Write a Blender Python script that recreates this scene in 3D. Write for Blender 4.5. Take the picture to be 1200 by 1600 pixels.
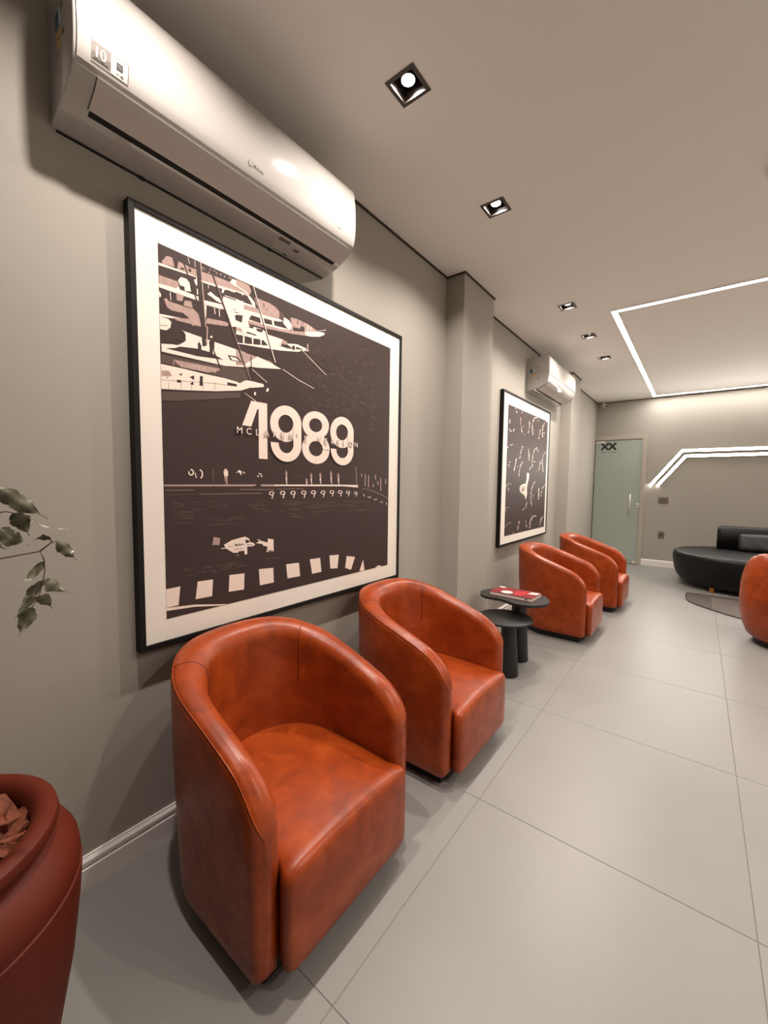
import bpy, bmesh, math, random
from mathutils import Vector, Matrix
for _o in list(bpy.data.objects): bpy.data.objects.remove(_o, do_unlink=True)
SC = bpy.context.scene
COL = SC.collection
random.seed(7)

# ------------------------------------------------------------------ camera
cd = bpy.data.cameras.new('camera'); cam = bpy.data.objects.new('camera', cd); COL.objects.link(cam)
cd.sensor_fit = 'VERTICAL'; cd.sensor_height = 36.0; cd.lens = 36.0 * 637.0 / 1600.0
cd.clip_start = 0.02; cd.clip_end = 60
_R = ((0.79182112, 0.05111867, -0.60861005), (0.61062584, -0.04592105, 0.79058671), (0.01246573, -0.99763628, -0.06757564))
cam.matrix_world = Matrix(((_R[0][0], -_R[0][1], -_R[0][2], 1.467), (_R[1][0], -_R[1][1], -_R[1][2], 0.0),
                           (_R[2][0], -_R[2][1], -_R[2][2], 1.28), (0, 0, 0, 1)))
SC.camera = cam
# ------------------------------------------------------------------ world, exposure
w = bpy.data.worlds.new('world'); SC.world = w; w.use_nodes = True
w.node_tree.nodes['Background'].inputs[0].default_value = (1.0, 0.9, 0.8, 1)
w.node_tree.nodes['Background'].inputs[1].default_value = 0.05
SC.view_settings.view_transform = 'Standard'; SC.view_settings.look = 'None'
SC.view_settings.gamma = 1.0; SC.view_settings.use_curve_mapping = False
SC.view_settings.exposure = 0.0
LAMP_W = 14.0          # watts of one recessed lamp
LED_E = 54.0            # emission of the LED profiles
LAMP_COL = (1.0, 0.885, 0.80)
LED_COL = (1.0, 0.93, 0.85)

# ------------------------------------------------------------------ helpers
def srgb(r, g, b):
    f = lambda c: (c / 255 / 12.92) if c / 255 <= 0.04045 else ((c / 255 + 0.055) / 1.055) ** 2.4
    return (f(r), f(g), f(b), 1.0)

def mat(name, col, rough=0.6, metal=0.0, var=0.0, scale=6.0, bump=0.0, bscale=80.0, rvar=0.0, spec=0.5, coat=0.0, objvar=0.0, bdist=0.002):
    m = bpy.data.materials.new(name); m.use_nodes = True
    nt = m.node_tree; b = nt.nodes['Principled BSDF']
    b.inputs['Base Color'].default_value = col; b.inputs['Roughness'].default_value = rough
    b.inputs['Metallic'].default_value = metal; b.inputs['Specular IOR Level'].default_value = spec
    b.inputs['Coat Weight'].default_value = coat
    tc = nt.nodes.new('ShaderNodeTexCoord')
    geo = nt.nodes.new('ShaderNodeNewGeometry')
    if var > 0 or objvar > 0:
        n = nt.nodes.new('ShaderNodeTexNoise'); n.inputs['Scale'].default_value = scale; n.inputs['Detail'].default_value = 6
        nt.links.new(geo.outputs['Position'], n.inputs['Vector'])
        mr = nt.nodes.new('ShaderNodeMapRange'); mr.inputs[1].default_value = 0.3; mr.inputs[2].default_value = 0.7
        mr.inputs[3].default_value = 1 - var; mr.inputs[4].default_value = 1 + var
        nt.links.new(n.outputs['Fac'], mr.inputs[0])
        val = mr.outputs[0]
        if objvar > 0:
            oi = nt.nodes.new('ShaderNodeObjectInfo')
            m2 = nt.nodes.new('ShaderNodeMapRange'); m2.inputs[3].default_value = 1 - objvar; m2.inputs[4].default_value = 1 + objvar
            nt.links.new(oi.outputs['Random'], m2.inputs[0])
            mm = nt.nodes.new('ShaderNodeMath'); mm.operation = 'MULTIPLY'
            nt.links.new(val, mm.inputs[0]); nt.links.new(m2.outputs[0], mm.inputs[1]); val = mm.outputs[0]
        hs = nt.nodes.new('ShaderNodeHueSaturation'); hs.inputs['Color'].default_value = col
        nt.links.new(val, hs.inputs['Value']); nt.links.new(hs.outputs[0], b.inputs['Base Color'])
        if rvar > 0:
            m3 = nt.nodes.new('ShaderNodeMapRange'); m3.inputs[1].default_value = 0.3; m3.inputs[2].default_value = 0.7
            m3.inputs[3].default_value = rough - rvar; m3.inputs[4].default_value = rough + rvar
            nt.links.new(n.outputs['Fac'], m3.inputs[0]); nt.links.new(m3.outputs[0], b.inputs['Roughness'])
    if bump > 0:
        n2 = nt.nodes.new('ShaderNodeTexNoise'); n2.inputs['Scale'].default_value = bscale; n2.inputs['Detail'].default_value = 4
        nt.links.new(geo.outputs['Position'], n2.inputs['Vector'])
        bp = nt.nodes.new('ShaderNodeBump'); bp.inputs['Strength'].default_value = bump; bp.inputs['Distance'].default_value = bdist
        nt.links.new(n2.outputs['Fac'], bp.inputs['Height']); nt.links.new(bp.outputs[0], b.inputs['Normal'])
    return m

def emat(name, col, strength):
    m = bpy.data.materials.new(name); m.use_nodes = True
    b = m.node_tree.nodes['Principled BSDF']
    b.inputs['Base Color'].default_value = (0.8, 0.8, 0.8, 1)
    b.inputs['Emission Color'].default_value = (*col[:3], 1); b.inputs['Emission Strength'].default_value = strength
    return m

def leather_mat():
    m = bpy.data.materials.new('cognac_leather'); m.use_nodes = True
    nt = m.node_tree; b = nt.nodes['Principled BSDF']
    b.inputs['Specular IOR Level'].default_value = 0.36
    geo = nt.nodes.new('ShaderNodeNewGeometry')
    n = nt.nodes.new('ShaderNodeTexNoise'); n.inputs['Scale'].default_value = 11; n.inputs['Detail'].default_value = 9; n.inputs['Roughness'].default_value = 0.62
    n.inputs['Distortion'].default_value = 0.6
    nt.links.new(geo.outputs['Position'], n.inputs['Vector'])
    cr = nt.nodes.new('ShaderNodeValToRGB')
    cr.color_ramp.elements[0].position = 0.30; cr.color_ramp.elements[0].color = LEATHER[0]
    cr.color_ramp.elements[1].position = 0.72; cr.color_ramp.elements[1].color = LEATHER[2]
    e = cr.color_ramp.elements.new(0.52); e.color = LEATHER[1]
    nt.links.new(n.outputs['Fac'], cr.inputs[0]); nt.links.new(cr.outputs[0], b.inputs['Base Color'])
    mr = nt.nodes.new('ShaderNodeMapRange'); mr.inputs[1].default_value = 0.3; mr.inputs[2].default_value = 0.7
    mr.inputs[3].default_value = 0.40; mr.inputs[4].default_value = 0.29
    nt.links.new(n.outputs['Fac'], mr.inputs[0]); nt.links.new(mr.outputs[0], b.inputs['Roughness'])
    v = nt.nodes.new('ShaderNodeTexVoronoi'); v.inputs['Scale'].default_value = 420
    n2 = nt.nodes.new('ShaderNodeTexNoise'); n2.inputs['Scale'].default_value = 22; n2.inputs['Detail'].default_value = 5
    for q in (v, n2): nt.links.new(geo.outputs['Position'], q.inputs['Vector'])
    b1 = nt.nodes.new('ShaderNodeBump'); b1.inputs['Strength'].default_value = 0.10; b1.inputs['Distance'].default_value = 0.001
    b2 = nt.nodes.new('ShaderNodeBump'); b2.inputs['Strength'].default_value = 0.30; b2.inputs['Distance'].default_value = 0.004
    nt.links.new(v.outputs['Distance'], b1.inputs['Height']); nt.links.new(n2.outputs['Fac'], b2.inputs['Height'])
    nt.links.new(b1.outputs[0], b2.inputs['Normal']); nt.links.new(b2.outputs[0], b.inputs['Normal'])
    return m
LEATHER = (srgb(122, 47, 15), srgb(148, 60, 19), srgb(166, 74, 29))

def tag(o, label, cat, group=None):
    o['label'] = label; o['category'] = cat
    if group: o['group'] = group
    return o
def thing(name, label, cat, loc=(0, 0, 0), rz=0.0, group=None):
    o = bpy.data.objects.new(name, None); COL.objects.link(o); o.location = loc; o.rotation_euler = (0, 0, rz)
    o.empty_display_size = 0.1
    return tag(o, label, cat, group)
def add(name, verts, faces, m, parent=None, smooth=False, flat_idx=None, mats=None, midx=None):
    me = bpy.data.meshes.new(name); me.from_pydata([tuple(v) for v in verts], [], faces)
    for q in (mats or [m]): me.materials.append(q)
    if midx: me.polygons.foreach_set('material_index', midx)
    if smooth: me.polygons.foreach_set('use_smooth', [True] * len(me.polygons))
    me.update()
    bm = bmesh.new(); bm.from_mesh(me); bmesh.ops.recalc_face_normals(bm, faces=bm.faces); bm.to_mesh(me); bm.free()
    o = bpy.data.objects.new(name, me); COL.objects.link(o)
    if parent: o.parent = parent
    return o
def boxes(name, bl, m, parent=None, bevel=0.0, seg=2):
    """bl: list of (x0,x1,y0,y1,z0,z1)"""
    bm = bmesh.new()
    for x0, x1, y0, y1, z0, z1 in bl:
        vs = [bm.verts.new(p) for p in ((x0,y0,z0),(x1,y0,z0),(x1,y1,z0),(x0,y1,z0),(x0,y0,z1),(x1,y0,z1),(x1,y1,z1),(x0,y1,z1))]
        for f in ((3,2,1,0),(4,5,6,7),(0,1,5,4),(1,2,6,5),(2,3,7,6),(3,0,4,7)): bm.faces.new([vs[i] for i in f])
    if bevel: bmesh.ops.bevel(bm, geom=list(bm.edges), offset=bevel, segments=seg, affect='EDGES', profile=0.5)
    me = bpy.data.meshes.new(name); bm.to_mesh(me); bm.free(); me.materials.append(m)
    if bevel and seg > 1:
        me.polygons.foreach_set('use_smooth', [True] * len(me.polygons))
        try: me.set_sharp_from_angle(angle=math.radians(50))
        except Exception: pass
    o = bpy.data.objects.new(name, me); COL.objects.link(o)
    if parent: o.parent = parent
    return o
def structure(o):
    o['kind'] = 'structure'; return o
def lathe(name, prof, m, parent=None, n=48, sx=1.0, sy=1.0, center=(0, 0), smooth=True):
    """prof: list of (r,z); closed with caps when r=0 at the ends"""
    vs = []; fs = []
    for r, z in prof:
        for i in range(n):
            a = 2 * math.pi * i / n
            vs.append((center[0] + r * sx * math.cos(a), center[1] + r * sy * math.sin(a), z))
    for k in range(len(prof) - 1):
        for i in range(n):
            j = (i + 1) % n
            fs.append((k * n + i, k * n + j, (k + 1) * n + j, (k + 1) * n + i))
    if prof[0][0] > 1e-6: fs.append(tuple(range(n)))
    if prof[-1][0] > 1e-6: fs.append(tuple((len(prof) - 1) * n + i for i in range(n)))
    o = add(name, vs, fs, m, parent, smooth)
    try: o.data.set_sharp_from_angle(angle=math.radians(45))
    except Exception: pass
    return o
def tube(name, pts, r, m, parent=None, n=6, r2=None):
    pts = [Vector(p) for p in pts]; vs = []; fs = []
    up = Vector((0.13, 0.21, 0.97)).normalized()
    for i, p in enumerate(pts):
        d = (pts[min(i + 1, len(pts) - 1)] - pts[max(i - 1, 0)]).normalized()
        a = d.cross(up)
        if a.length < 1e-3: a = d.cross(Vector((1, 0, 0)))
        a.normalize(); b = d.cross(a).normalized()
        rr = r if r2 is None else r + (r2 - r) * i / (len(pts) - 1)
        for k in range(n):
            t = 2 * math.pi * k / n; vs.append(p + a * rr * math.cos(t) + b * rr * math.sin(t))
    for i in range(len(pts) - 1):
        for k in range(n):
            l = (k + 1) % n; fs.append((i*n+k, i*n+l, (i+1)*n+l, (i+1)*n+k))
    fs.append(tuple(range(n))); fs.append(tuple((len(pts)-1)*n + k for k in range(n)))
    return add(name, vs, fs, m, parent, True)
def loft(name, secs, m, parent=None, smooth=True, cap=True, sharp=None):
    """secs: list of equally long closed loops of points"""
    vs = []; fs = []; n = len(secs[0])
    for s in secs: vs += [tuple(p) for p in s]
    for i in range(len(secs) - 1):
        for k in range(n):
            l = (k + 1) % n; fs.append((i*n+k, i*n+l, (i+1)*n+l, (i+1)*n+k))
    if cap: fs.append(tuple(range(n))); fs.append(tuple((len(secs)-1)*n + k for k in range(n)))
    o = add(name, vs, fs, m, parent, smooth)
    if sharp:
        try: o.data.set_sharp_from_angle(angle=math.radians(sharp))
        except Exception: pass
    return o
def prism(name, pts, z0, z1, m, parent=None, bevel=0.0, seg=3):
    bm = bmesh.new()
    a = [bm.verts.new((x, y, z0)) for x, y in pts]; b = [bm.verts.new((x, y, z1)) for x, y in pts]
    n = len(pts); lo = bm.faces.new(a[::-1]); hi = bm.faces.new(b)
    for i in range(n):
        j = (i + 1) % n; bm.faces.new((a[i], a[j], b[j], b[i]))
    if bevel:
        es = list(hi.edges) + list(lo.edges)
        bmesh.ops.bevel(bm, geom=es, offset=bevel, segments=seg, affect='EDGES', profile=0.5)
    me = bpy.data.meshes.new(name); bm.to_mesh(me); bm.free(); me.materials.append(m)
    me.polygons.foreach_set('use_smooth', [True] * len(me.polygons))
    try: me.set_sharp_from_angle(angle=math.radians(40))
    except Exception: pass
    o = bpy.data.objects.new(name, me); COL.objects.link(o)
    if parent: o.parent = parent
    return o
def lerp(tab, x):
    if x <= tab[0][0]: return tab[0][1]
    for (a, b), (c, d) in zip(tab, tab[1:]):
        if x <= c: return b + (d - b) * (x - a) / (c - a)
    return tab[-1][1]
def smooth_closed(pts, k=6):
    """Catmull-Rom through a closed outline"""
    out = []; n = len(pts)
    for i in range(n):
        p0, p1, p2, p3 = pts[i-1], pts[i], pts[(i+1) % n], pts[(i+2) % n]
        for j in range(k):
            t = j / k
            out.append(tuple(0.5*((2*p1[c]) + (-p0[c]+p2[c])*t + (2*p0[c]-5*p1[c]+4*p2[c]-p3[c])*t*t + (-p0[c]+3*p1[c]-3*p2[c]+p3[c])*t**3) for c in range(2)))
    return out
def text(name, body, size, mtx, m, parent=None, extrude=0.0003, spacing=1.0, bold=0.0, xscale=1.0):
    """lettering as a flat mesh laid with the matrix mtx (x = reading direction, y = up the letters)"""
    cu = bpy.data.curves.new(name, 'FONT'); cu.body = body; cu.size = size; cu.extrude = extrude; cu.space_character = spacing; cu.offset = bold
    to = bpy.data.objects.new(name, cu); COL.objects.link(to)
    dg = bpy.context.evaluated_depsgraph_get(); me = bpy.data.meshes.new_from_object(to.evaluated_get(dg))
    bpy.data.objects.remove(to, do_unlink=True)
    me.transform(Matrix.Diagonal((xscale, 1, 1, 1))); me.transform(mtx); me.materials.clear(); me.materials.append(m)
    o = bpy.data.objects.new(name, me); COL.objects.link(o)
    if parent: o.parent = parent
    return o
def on_left_wall(x, y, z):     # text facing +X, reading towards +Y
    return Matrix(((0, 0, 1, x), (1, 0, 0, y), (0, 1, 0, z), (0, 0, 0, 1)))
def on_back_wall(x, y, z):     # text facing -Y, reading towards +X
    return Matrix(((1, 0, 0, x), (0, 0, -1, y), (0, 1, 0, z), (0, 0, 0, 1)))

# ------------------------------------------------------------------ materials
M = dict(
    bouncewall=mat('bounce_wall_paint', srgb(215, 208, 196), 0.8),  # unseen right wall, made lighter so it bounces more light
    wall=mat('wall_paint', srgb(167, 162, 153), 0.75, bump=0.12, bscale=160, var=0.015, scale=1.5, spec=0.25),
    ceiling=mat('ceiling_paint', srgb(238, 234, 228), 0.85, spec=0.2),
    gap=mat('shadow_profile', srgb(52, 46, 40), 0.6),
    base=mat('baseboard_paint', srgb(232, 227, 224), 0.4),
    tile=mat('porcelain_tile', srgb(138, 137, 134), 0.37, var=0.05, scale=1.8, rvar=0.03, objvar=0.008, spec=0.45),
    grout=mat('grout', srgb(122, 117, 110), 0.9),
    leather=leather_mat(),
    seam=mat('leather_seam', srgb(96, 34, 12), 0.5),
    black=mat('black_matte', srgb(24, 22, 21), 0.6),
    tableblack=mat('black_lacquer_wood', srgb(27, 25, 23), 0.5, var=0.05),
    sofa=mat('black_leather', srgb(12, 10, 10), 0.45, spec=0.3, bump=0.15, bscale=300, bdist=0.001),
    pillow=mat('black_cushion_cloth', srgb(32, 29, 31), 0.5, bump=0.6, bscale=14, bdist=0.01),
    brass=mat('brass', srgb(190, 130, 60), 0.3, metal=1),
    frame=mat('picture_frame_black', srgb(22, 19, 17), 0.55, spec=0.25),
    passe=mat('mat_board', srgb(236, 229, 219), 0.7),
    dark=mat('print_dark', srgb(60, 45, 43), 0.5, var=0.04, scale=9, spec=0.3),
    greyd=mat('print_grey', srgb(88, 71, 67), 0.5, spec=0.3),
    mid=mat('print_mid', srgb(172, 146, 138), 0.5, var=0.12, scale=60, spec=0.3),
    light=mat('print_light', srgb(238, 220, 208), 0.5, spec=0.3),
    acw=mat('ac_plastic', srgb(184, 180, 176), 0.10, spec=0.5, coat=0.3),
    acside=mat('ac_plastic_side', srgb(214, 208, 200), 0.35),
    flap=mat('ac_flap_plastic', srgb(196, 189, 183), 0.3),
    slot=mat('ac_slot_dark', srgb(16, 14, 12), 0.8),
    stick=mat('sticker_grey', srgb(112, 105, 97), 0.5), stickw=mat('sticker_white', srgb(205, 199, 191), 0.5),
    ink=mat('ink_black', srgb(30, 28, 27), 0.6), inkg=mat('ink_grey', srgb(100, 92, 84), 0.5),
    blue=mat('sticker_blue', srgb(40, 84, 120), 0.5), gold=mat('sticker_yellow', srgb(196, 150, 70), 0.5), cyan=mat('sticker_pale_blue', srgb(170, 196, 204), 0.5),
    darkglass=mat('added_dark_glass', srgb(30, 30, 32), 0.05), glass=mat('frosted_green_glass', srgb(166, 175, 165), 0.22, spec=0.6),  # darkglass: panes added behind the camera to keep that end dark
    jamb=mat('door_frame_paint', srgb(176, 168, 154), 0.5),
    alu=mat('satin_aluminium', srgb(222, 218, 208), 0.35, metal=0.4),
    plate=mat('grey_switch_plate', srgb(112, 102, 90), 0.4), plated=mat('switch_module', srgb(88, 80, 70), 0.4),
    pot=mat('terracotta_pot', srgb(88, 30, 14), 0.55, var=0.05, scale=5, bump=0.08, bscale=40, spec=0.2),
    soil=mat('potting_soil', srgb(42, 24, 16), 0.95, bump=0.8, bscale=60),
    bark=mat('pine_bark', srgb(112, 56, 32), 0.8, var=0.35, scale=45, bump=0.9, bscale=70, bdist=0.004),
    leaf=mat('ficus_leaf', srgb(98, 96, 78), 0.32, var=0.2, scale=30, spec=0.5),
    twig=mat('twig_bark', srgb(96, 76, 64), 0.7),
    lampring=mat('downlight_trim', srgb(62, 56, 50), 0.4), reflector=mat('downlight_reflector', srgb(44, 38, 34), 0.25),
    rug=mat('rug_pile', srgb(76, 70, 67), 0.95), rugrib=mat('rug_rib', srgb(116, 107, 102), 0.95), rugedge=mat('rug_binding', srgb(52, 44, 42), 0.9),
    white=mat('white_plastic', srgb(225, 220, 212), 0.4), lens=mat('black_glass', srgb(10, 10, 12), 0.1),
    led=emat('led_diffuser', LED_COL, LED_E), lamp=emat('lamp_face', LAMP_COL, 12.0),
    paper=mat('book_pages', srgb(226, 214, 206), 0.8), red=mat('book_cover_red', srgb(132, 32, 42), 0.35), bookw=mat('book_cover_white', srgb(232, 216, 206), 0.4), redl=mat('book_cover_light_red', srgb(178, 44, 50), 0.35),
)

# ------------------------------------------------------------------ drawing of the two prints (tone, outline in tenths of a millimetre on the wall)
ART1 = [(1,((402,11948),(1002,11985),(1384,11996),(1726,12012),(1842,11990),(1833,11494),(1720,11725),(1667,11975),(1000,11920),(400,11864))),(2,((510,12023),(668,12263),(850,12296),(904,12139),(923,12012),(533,11957))),
(2,((1015,12004),(1061,12257),(1223,12248),(1473,12219),(1701,12259),(1726,12026),(1384,11996))),(0,((1125,12088),(1248,12113),(1261,12052),(1137,12028))),(0,((1387,12157),(1500,12177),(1498,12069),(1413,12061))),
(2,((1847,12251),(2329,12293),(2968,12316),(3544,12151),(3793,12152),(3791,12030),(2767,11980),(1900,11930))),(1,((2968,12316),(3103,12485),(3797,12516),(3792,12121),(3544,12151))),
(1,((1841,11948),(2703,12042),(3793,12167),(3792,12091),(2702,11956),(1869,11891))),(2,((411,11554),(1033,11581),(1069,11345),(696,11231),(403,11222))),(1,((404,11286),(1069,11345),(1800,11345),(1798,11207),(1065,11173),(401,11166))),
(1,((1034,11620),(1132,11771),(1324,11786),(1434,11696),(1459,11518),(1485,11420),(1260,11363),(1249,11492),(1099,11488))),(1,((974,11336),(1044,11441),(1096,11355))),(1,((1593,11865),(1681,11926),(1722,11834),(1690,11686),(1634,11746))),
(1,((1689,11604),(1761,11577),(1749,11408),(1691,11415))),(1,((406,11059),(472,10944),(444,10857),(402,10855))),(2,((558,10847),(637,10901),(713,10825),(1194,10835),(1162,10598),(785,10551),(643,10620))),
(2,((1162,10611),(1240,11037),(1479,11094),(1531,10869),(1731,10745),(1813,10440),(1519,10267),(1354,10513))),(0,((1167,10852),(1531,10883),(1531,10855),(1166,10820))),(2,((958,11199),(1215,11188),(1170,10986),(979,10945))),
(1,((748,11125),(769,10865),(790,10875),(769,11134))),(1,((1387,12529),(1441,12335),(1454,12344),(1401,12538))),(1,((1627,12527),(1638,12311),(1652,12318),(1642,12534))),(1,((394,10318),(834,10371),(1381,10441),(1408,10382),(832,10305),(392,10228))),
(1,((1933,11296),(2758,11401),(2955,11381),(2952,11234),(2691,11233),(1945,11176))),(1,((2670,11972),(2767,11980),(2700,11812),(2635,11817))),(1,((2072,11554),(2196,11683),(2410,11592),(2536,11581),(2661,11425),(2439,11433),(2254,11508))),
(1,((2115,11962),(2112,11760),(2130,11766),(2134,11969))),(1,((2698,11696),(3788,11756),(3779,10930),(3011,10696),(2852,11113),(2661,11396))),(0,((3169,11144),(3290,11257),(3533,11247),(3460,10998),(3218,10967))),
(0,((3038,11380),(3224,11399),(3223,11369))),(0,((3087,11279),(3360,11325),(3570,11349),(3428,11258))),(0,((2832,11990),(3113,12007),(3144,11799),(2862,11799))),(0,((3181,12047),(3473,12065),(3506,11853),(3213,11852))),
(0,((3536,12074),(3792,12076),(3825,11860),(3569,11876))),(1,((2754,11736),(3506,11795),(3515,11821),(2762,11761))),(1,((3496,11794),(3791,11835),(3798,11861),(3503,11820))),(2,((3490,11702),(3786,11678),(3802,11711),(3506,11734))),
(2,((2057,10712),(2749,10804),(2913,10783),(2845,10659),(1993,10510))),(1,((1975,11186),(2035,11151),(2012,10726),(1967,10711))),(1,((2327,11171),(2349,10942),(2377,10953),(2355,11183))),
(1,((2515,11179),(2528,10915),(2556,10926),(2544,11190))),(1,((1939,11139),(2312,11181),(2316,11199),(1944,11156))),(1,((2304,11181),(2627,11203),(2633,11221),(2310,11199))),(2,((1941,12412),(1924,12384),(1891,12371),(1875,12385),(1892,12413),(1925,12427))),
(2,((2000,12382),(1983,12353),(1950,12340),(1934,12355),(1951,12383),(1984,12396))),(2,((2243,12481),(2226,12453),(2192,12439),(2175,12454),(2193,12482),(2226,12496))),(2,((2397,12489),(2380,12460),(2345,12446),(2328,12461),(2346,12490),(2380,12504))),
(2,((2490,12442),(2472,12413),(2438,12399),(2421,12414),(2438,12443),(2473,12457))),(2,((2649,12463),(2631,12434),(2595,12420),(2578,12435),(2596,12464),(2631,12478))),(2,((2810,12456),(2791,12426),(2755,12412),(2738,12428),(2756,12457),(2792,12471))),
(2,((3007,12491),(2988,12461),(2952,12447),(2934,12462),(2952,12492),(2989,12506))),(2,((2180,12345),(2162,12316),(2129,12302),(2112,12317),(2130,12346),(2163,12360))),(2,((3090,12480),(3071,12450),(3034,12435),(3016,12451),(3035,12481),(3072,12496))),
(2,((3239,12524),(3444,12530),(3797,12516),(3903,12344),(3829,12150),(3649,12115),(3235,12243))),(1,((3217,12285),(3752,12163),(3777,12202),(3241,12323))),(1,((3229,11799),(3610,11785),(4081,11826),(4117,11684),(5255,11708),(5463,11659),(5254,11593),(4302,11465),(3535,11428),(3222,11294))),
(2,((3574,11712),(4155,11759),(5255,11806),(5172,11665),(4303,11591),(3554,11525))),(0,((3232,12066),(3473,12065),(3505,11793),(3229,11799))),(0,((3536,12074),(3720,12095),(3934,11806),(3557,11781))),
(1,((3720,12095),(3846,12111),(4064,11943),(4081,11826),(3952,11812))),(2,((4066,12159),(4423,12162),(4772,12175),(5093,12109),(5256,12002),(5276,11747),(5173,11795),(4267,11734),(4119,11932))),
(0,((4461,12055),(4481,11909),(4515,11924),(4496,12070))),(0,((4566,11861),(4690,11852),(4699,11869),(4575,11878))),(3,((5298,12016),(5507,11953),(5464,11725),(5296,11704))),(1,((3535,11428),(3930,11468),(4416,11471),(5506,11623),(5893,11424),(5336,11307),(4414,11218),(3746,11164),(3460,10983),(3463,11254))),
(0,((3893,11410),(4302,11434),(4338,11226),(3782,11206))),(0,((4474,11474),(4867,11519),(4906,11338),(4530,11286))),(0,((4967,11535),(5421,11613),(5719,11422),(5007,11353))),(1,((5507,11854),(5764,11804),(5894,11677),(5959,11460),(5676,11509),(5463,11659))),
(2,((5851,11949),(6161,11998),(6760,11980),(7392,11854),(7850,11880),(7903,11822),(7594,11642),(7048,11485),(5937,11285),(4529,11096),(3744,11041),(3746,11164),(4414,11218),(5336,11307),(5937,11420))),
(1,((6666,11602),(7543,11844),(7876,11888),(7851,11789),(7544,11616),(7000,11471),(6713,11459))),(0,((5960,11579),(6387,11640),(6433,11775),(6642,11787),(6642,11578),(6026,11429))),
(0,((6229,11959),(6219,11771),(6264,11784),(6274,11972))),(0,((6534,11950),(6518,11832),(6551,11840),(6566,11958))),(1,((6837,11958),(6812,11676),(6850,11685),(6875,11968))),(1,((7005,11922),(6979,11726),(7018,11735),(7044,11931))),
(1,((7538,11888),(7933,12006),(7933,12024),(7538,11906))),(1,((7942,12015),(7924,12091),(7898,12080),(7916,12005))),(1,((3222,11265),(3570,11380),(3460,10983),(4451,11009),(4683,10887),(5417,10901),(5332,10646),(4799,10469),(4218,10563),(3632,10611),(3213,10578))),
(0,((3221,11205),(3516,11272),(3460,10983),(3218,10997))),(0,((3798,10982),(3998,10997),(3979,10914),(3779,10899))),(0,((4109,10969),(4451,11009),(4373,10875),(4146,10871))),(0,((3687,10719),(4144,10714),(4106,10672),(3668,10652))),
(2,((3215,10758),(3422,10761),(3526,10641),(3213,10608))),(1,((3213,10578),(3632,10596),(4448,10644),(4680,10501),(5332,10646),(5934,10640),(6665,10798),(6294,10614),(5331,10414),(4291,10269),(3556,10179),(3207,10129))),
(0,((3211,10474),(3507,10514),(3503,10210),(3207,10174))),(0,((3577,10520),(3902,10536),(3917,10293),(3574,10230))),(0,((3975,10541),(4294,10585),(4311,10369),(3973,10302))),(0,((4363,10588),(4466,10595),(4680,10443),(4361,10376))),
(0,((5165,10584),(5501,10659),(5934,10623),(5715,10599))),(2,((5417,10901),(5673,10873),(5586,10715),(5332,10712))),(1,((5587,10782),(6204,10917),(6760,10875),(6712,10775),(6158,10802),(6135,10624),(5890,10696))),
(0,((5935,10776),(6091,10818),(6090,10630),(5934,10623))),(1,((6812,11089),(6812,10795),(6851,10805),(6851,11099))),(1,((6515,10706),(6889,10803),(6889,10839),(6515,10741))),(1,((392,10228),(673,10242),(776,10170),(746,9978),(613,9846),(408,9824))),
(0,((407,9944),(671,10004),(672,10020),(408,9960))),(2,((806,10336),(1353,10459),(1813,10440),(1811,10329),(965,10282))),(1,((1122,9999),(1804,9967),(2736,9927),(3588,9898),(3766,9821),(3763,9511),(3060,9344),(2092,9242),(1023,9182),(443,9164),(435,9363),(1029,9492),(1253,9674),(1258,9891))),
(0,((1055,9437),(1679,9530),(2159,9529),(2662,9382),(1674,9265),(573,9250),(891,9348))),(1,((443,9190),(1791,9253),(3060,9359),(3763,9480),(3761,9356),(2725,9176),(1497,9139),(442,9112))),
(3,((414,9027),(1496,9056),(2724,9147),(3760,9294),(3755,8765),(3396,8693),(2396,8752),(1490,8751),(407,8741))),(2,((802,8941),(1668,8986),(2592,9029),(2398,8898),(2085,8785),(1068,8750))),
(1,((809,8888),(820,8754),(830,8758),(820,8892))),(1,((1088,8900),(1099,8764),(1110,8768),(1099,8904))),(1,((1516,8919),(1528,8779),(1540,8783),(1527,8923))),(1,((1705,8927),(1718,8786),(1730,8789),(1717,8931))),
(1,((1899,8935),(1912,8792),(1924,8796),(1911,8939))),(1,((2314,8953),(2327,8807),(2340,8811),(2326,8957))),(1,((401,8700),(1206,8714),(1841,8703),(2718,8718),(3222,8688),(3572,8605),(3752,8547),(3392,8386),(2386,8175),(1191,7989),(400,7885))),
(0,((922,8288),(1073,8311),(1063,8217),(920,8199))),(0,((1750,8599),(1854,8608),(1833,8250),(1714,8255))),(0,((1356,8474),(1544,8569),(1518,8397),(1426,8448))),(0,((1365,8228),(1482,8348),(1514,8230))),
(0,((2815,8590),(3221,8597),(3220,8505),(2813,8471))),(0,((565,8306),(643,8310),(616,8270))),(0,((980,8475),(1106,8556),(1090,8458))),(0,((392,8181),(923,8242),(924,8253),(393,8192))),
(0,((919,8242),(1747,8369),(1748,8380),(920,8253))),(0,((1742,8368),(2553,8458),(2554,8470),(1744,8380))),(0,((2547,8458),(2814,8465),(2817,8477),(2550,8470))),(0,((639,8139),(634,7909),(644,7911),(650,8141))),
(0,((1057,8223),(1052,7988),(1063,7990),(1068,8226))),(0,((1426,8298),(1422,8058),(1433,8060),(1438,8300))),(0,((1844,8382),(1839,8136),(1852,8139),(1856,8385))),(0,((2306,8475),(2302,8224),(2314,8226),(2319,8478))),
(2,((414,8488),(674,8535),(763,8375),(423,8302))),(3,((406,7789),(2072,8068),(3391,8309),(3319,8097),(1764,7757),(907,7572),(417,7503))),(1,((3521,8779),(3755,8843),(3752,8578),(3572,8543))),
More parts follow.
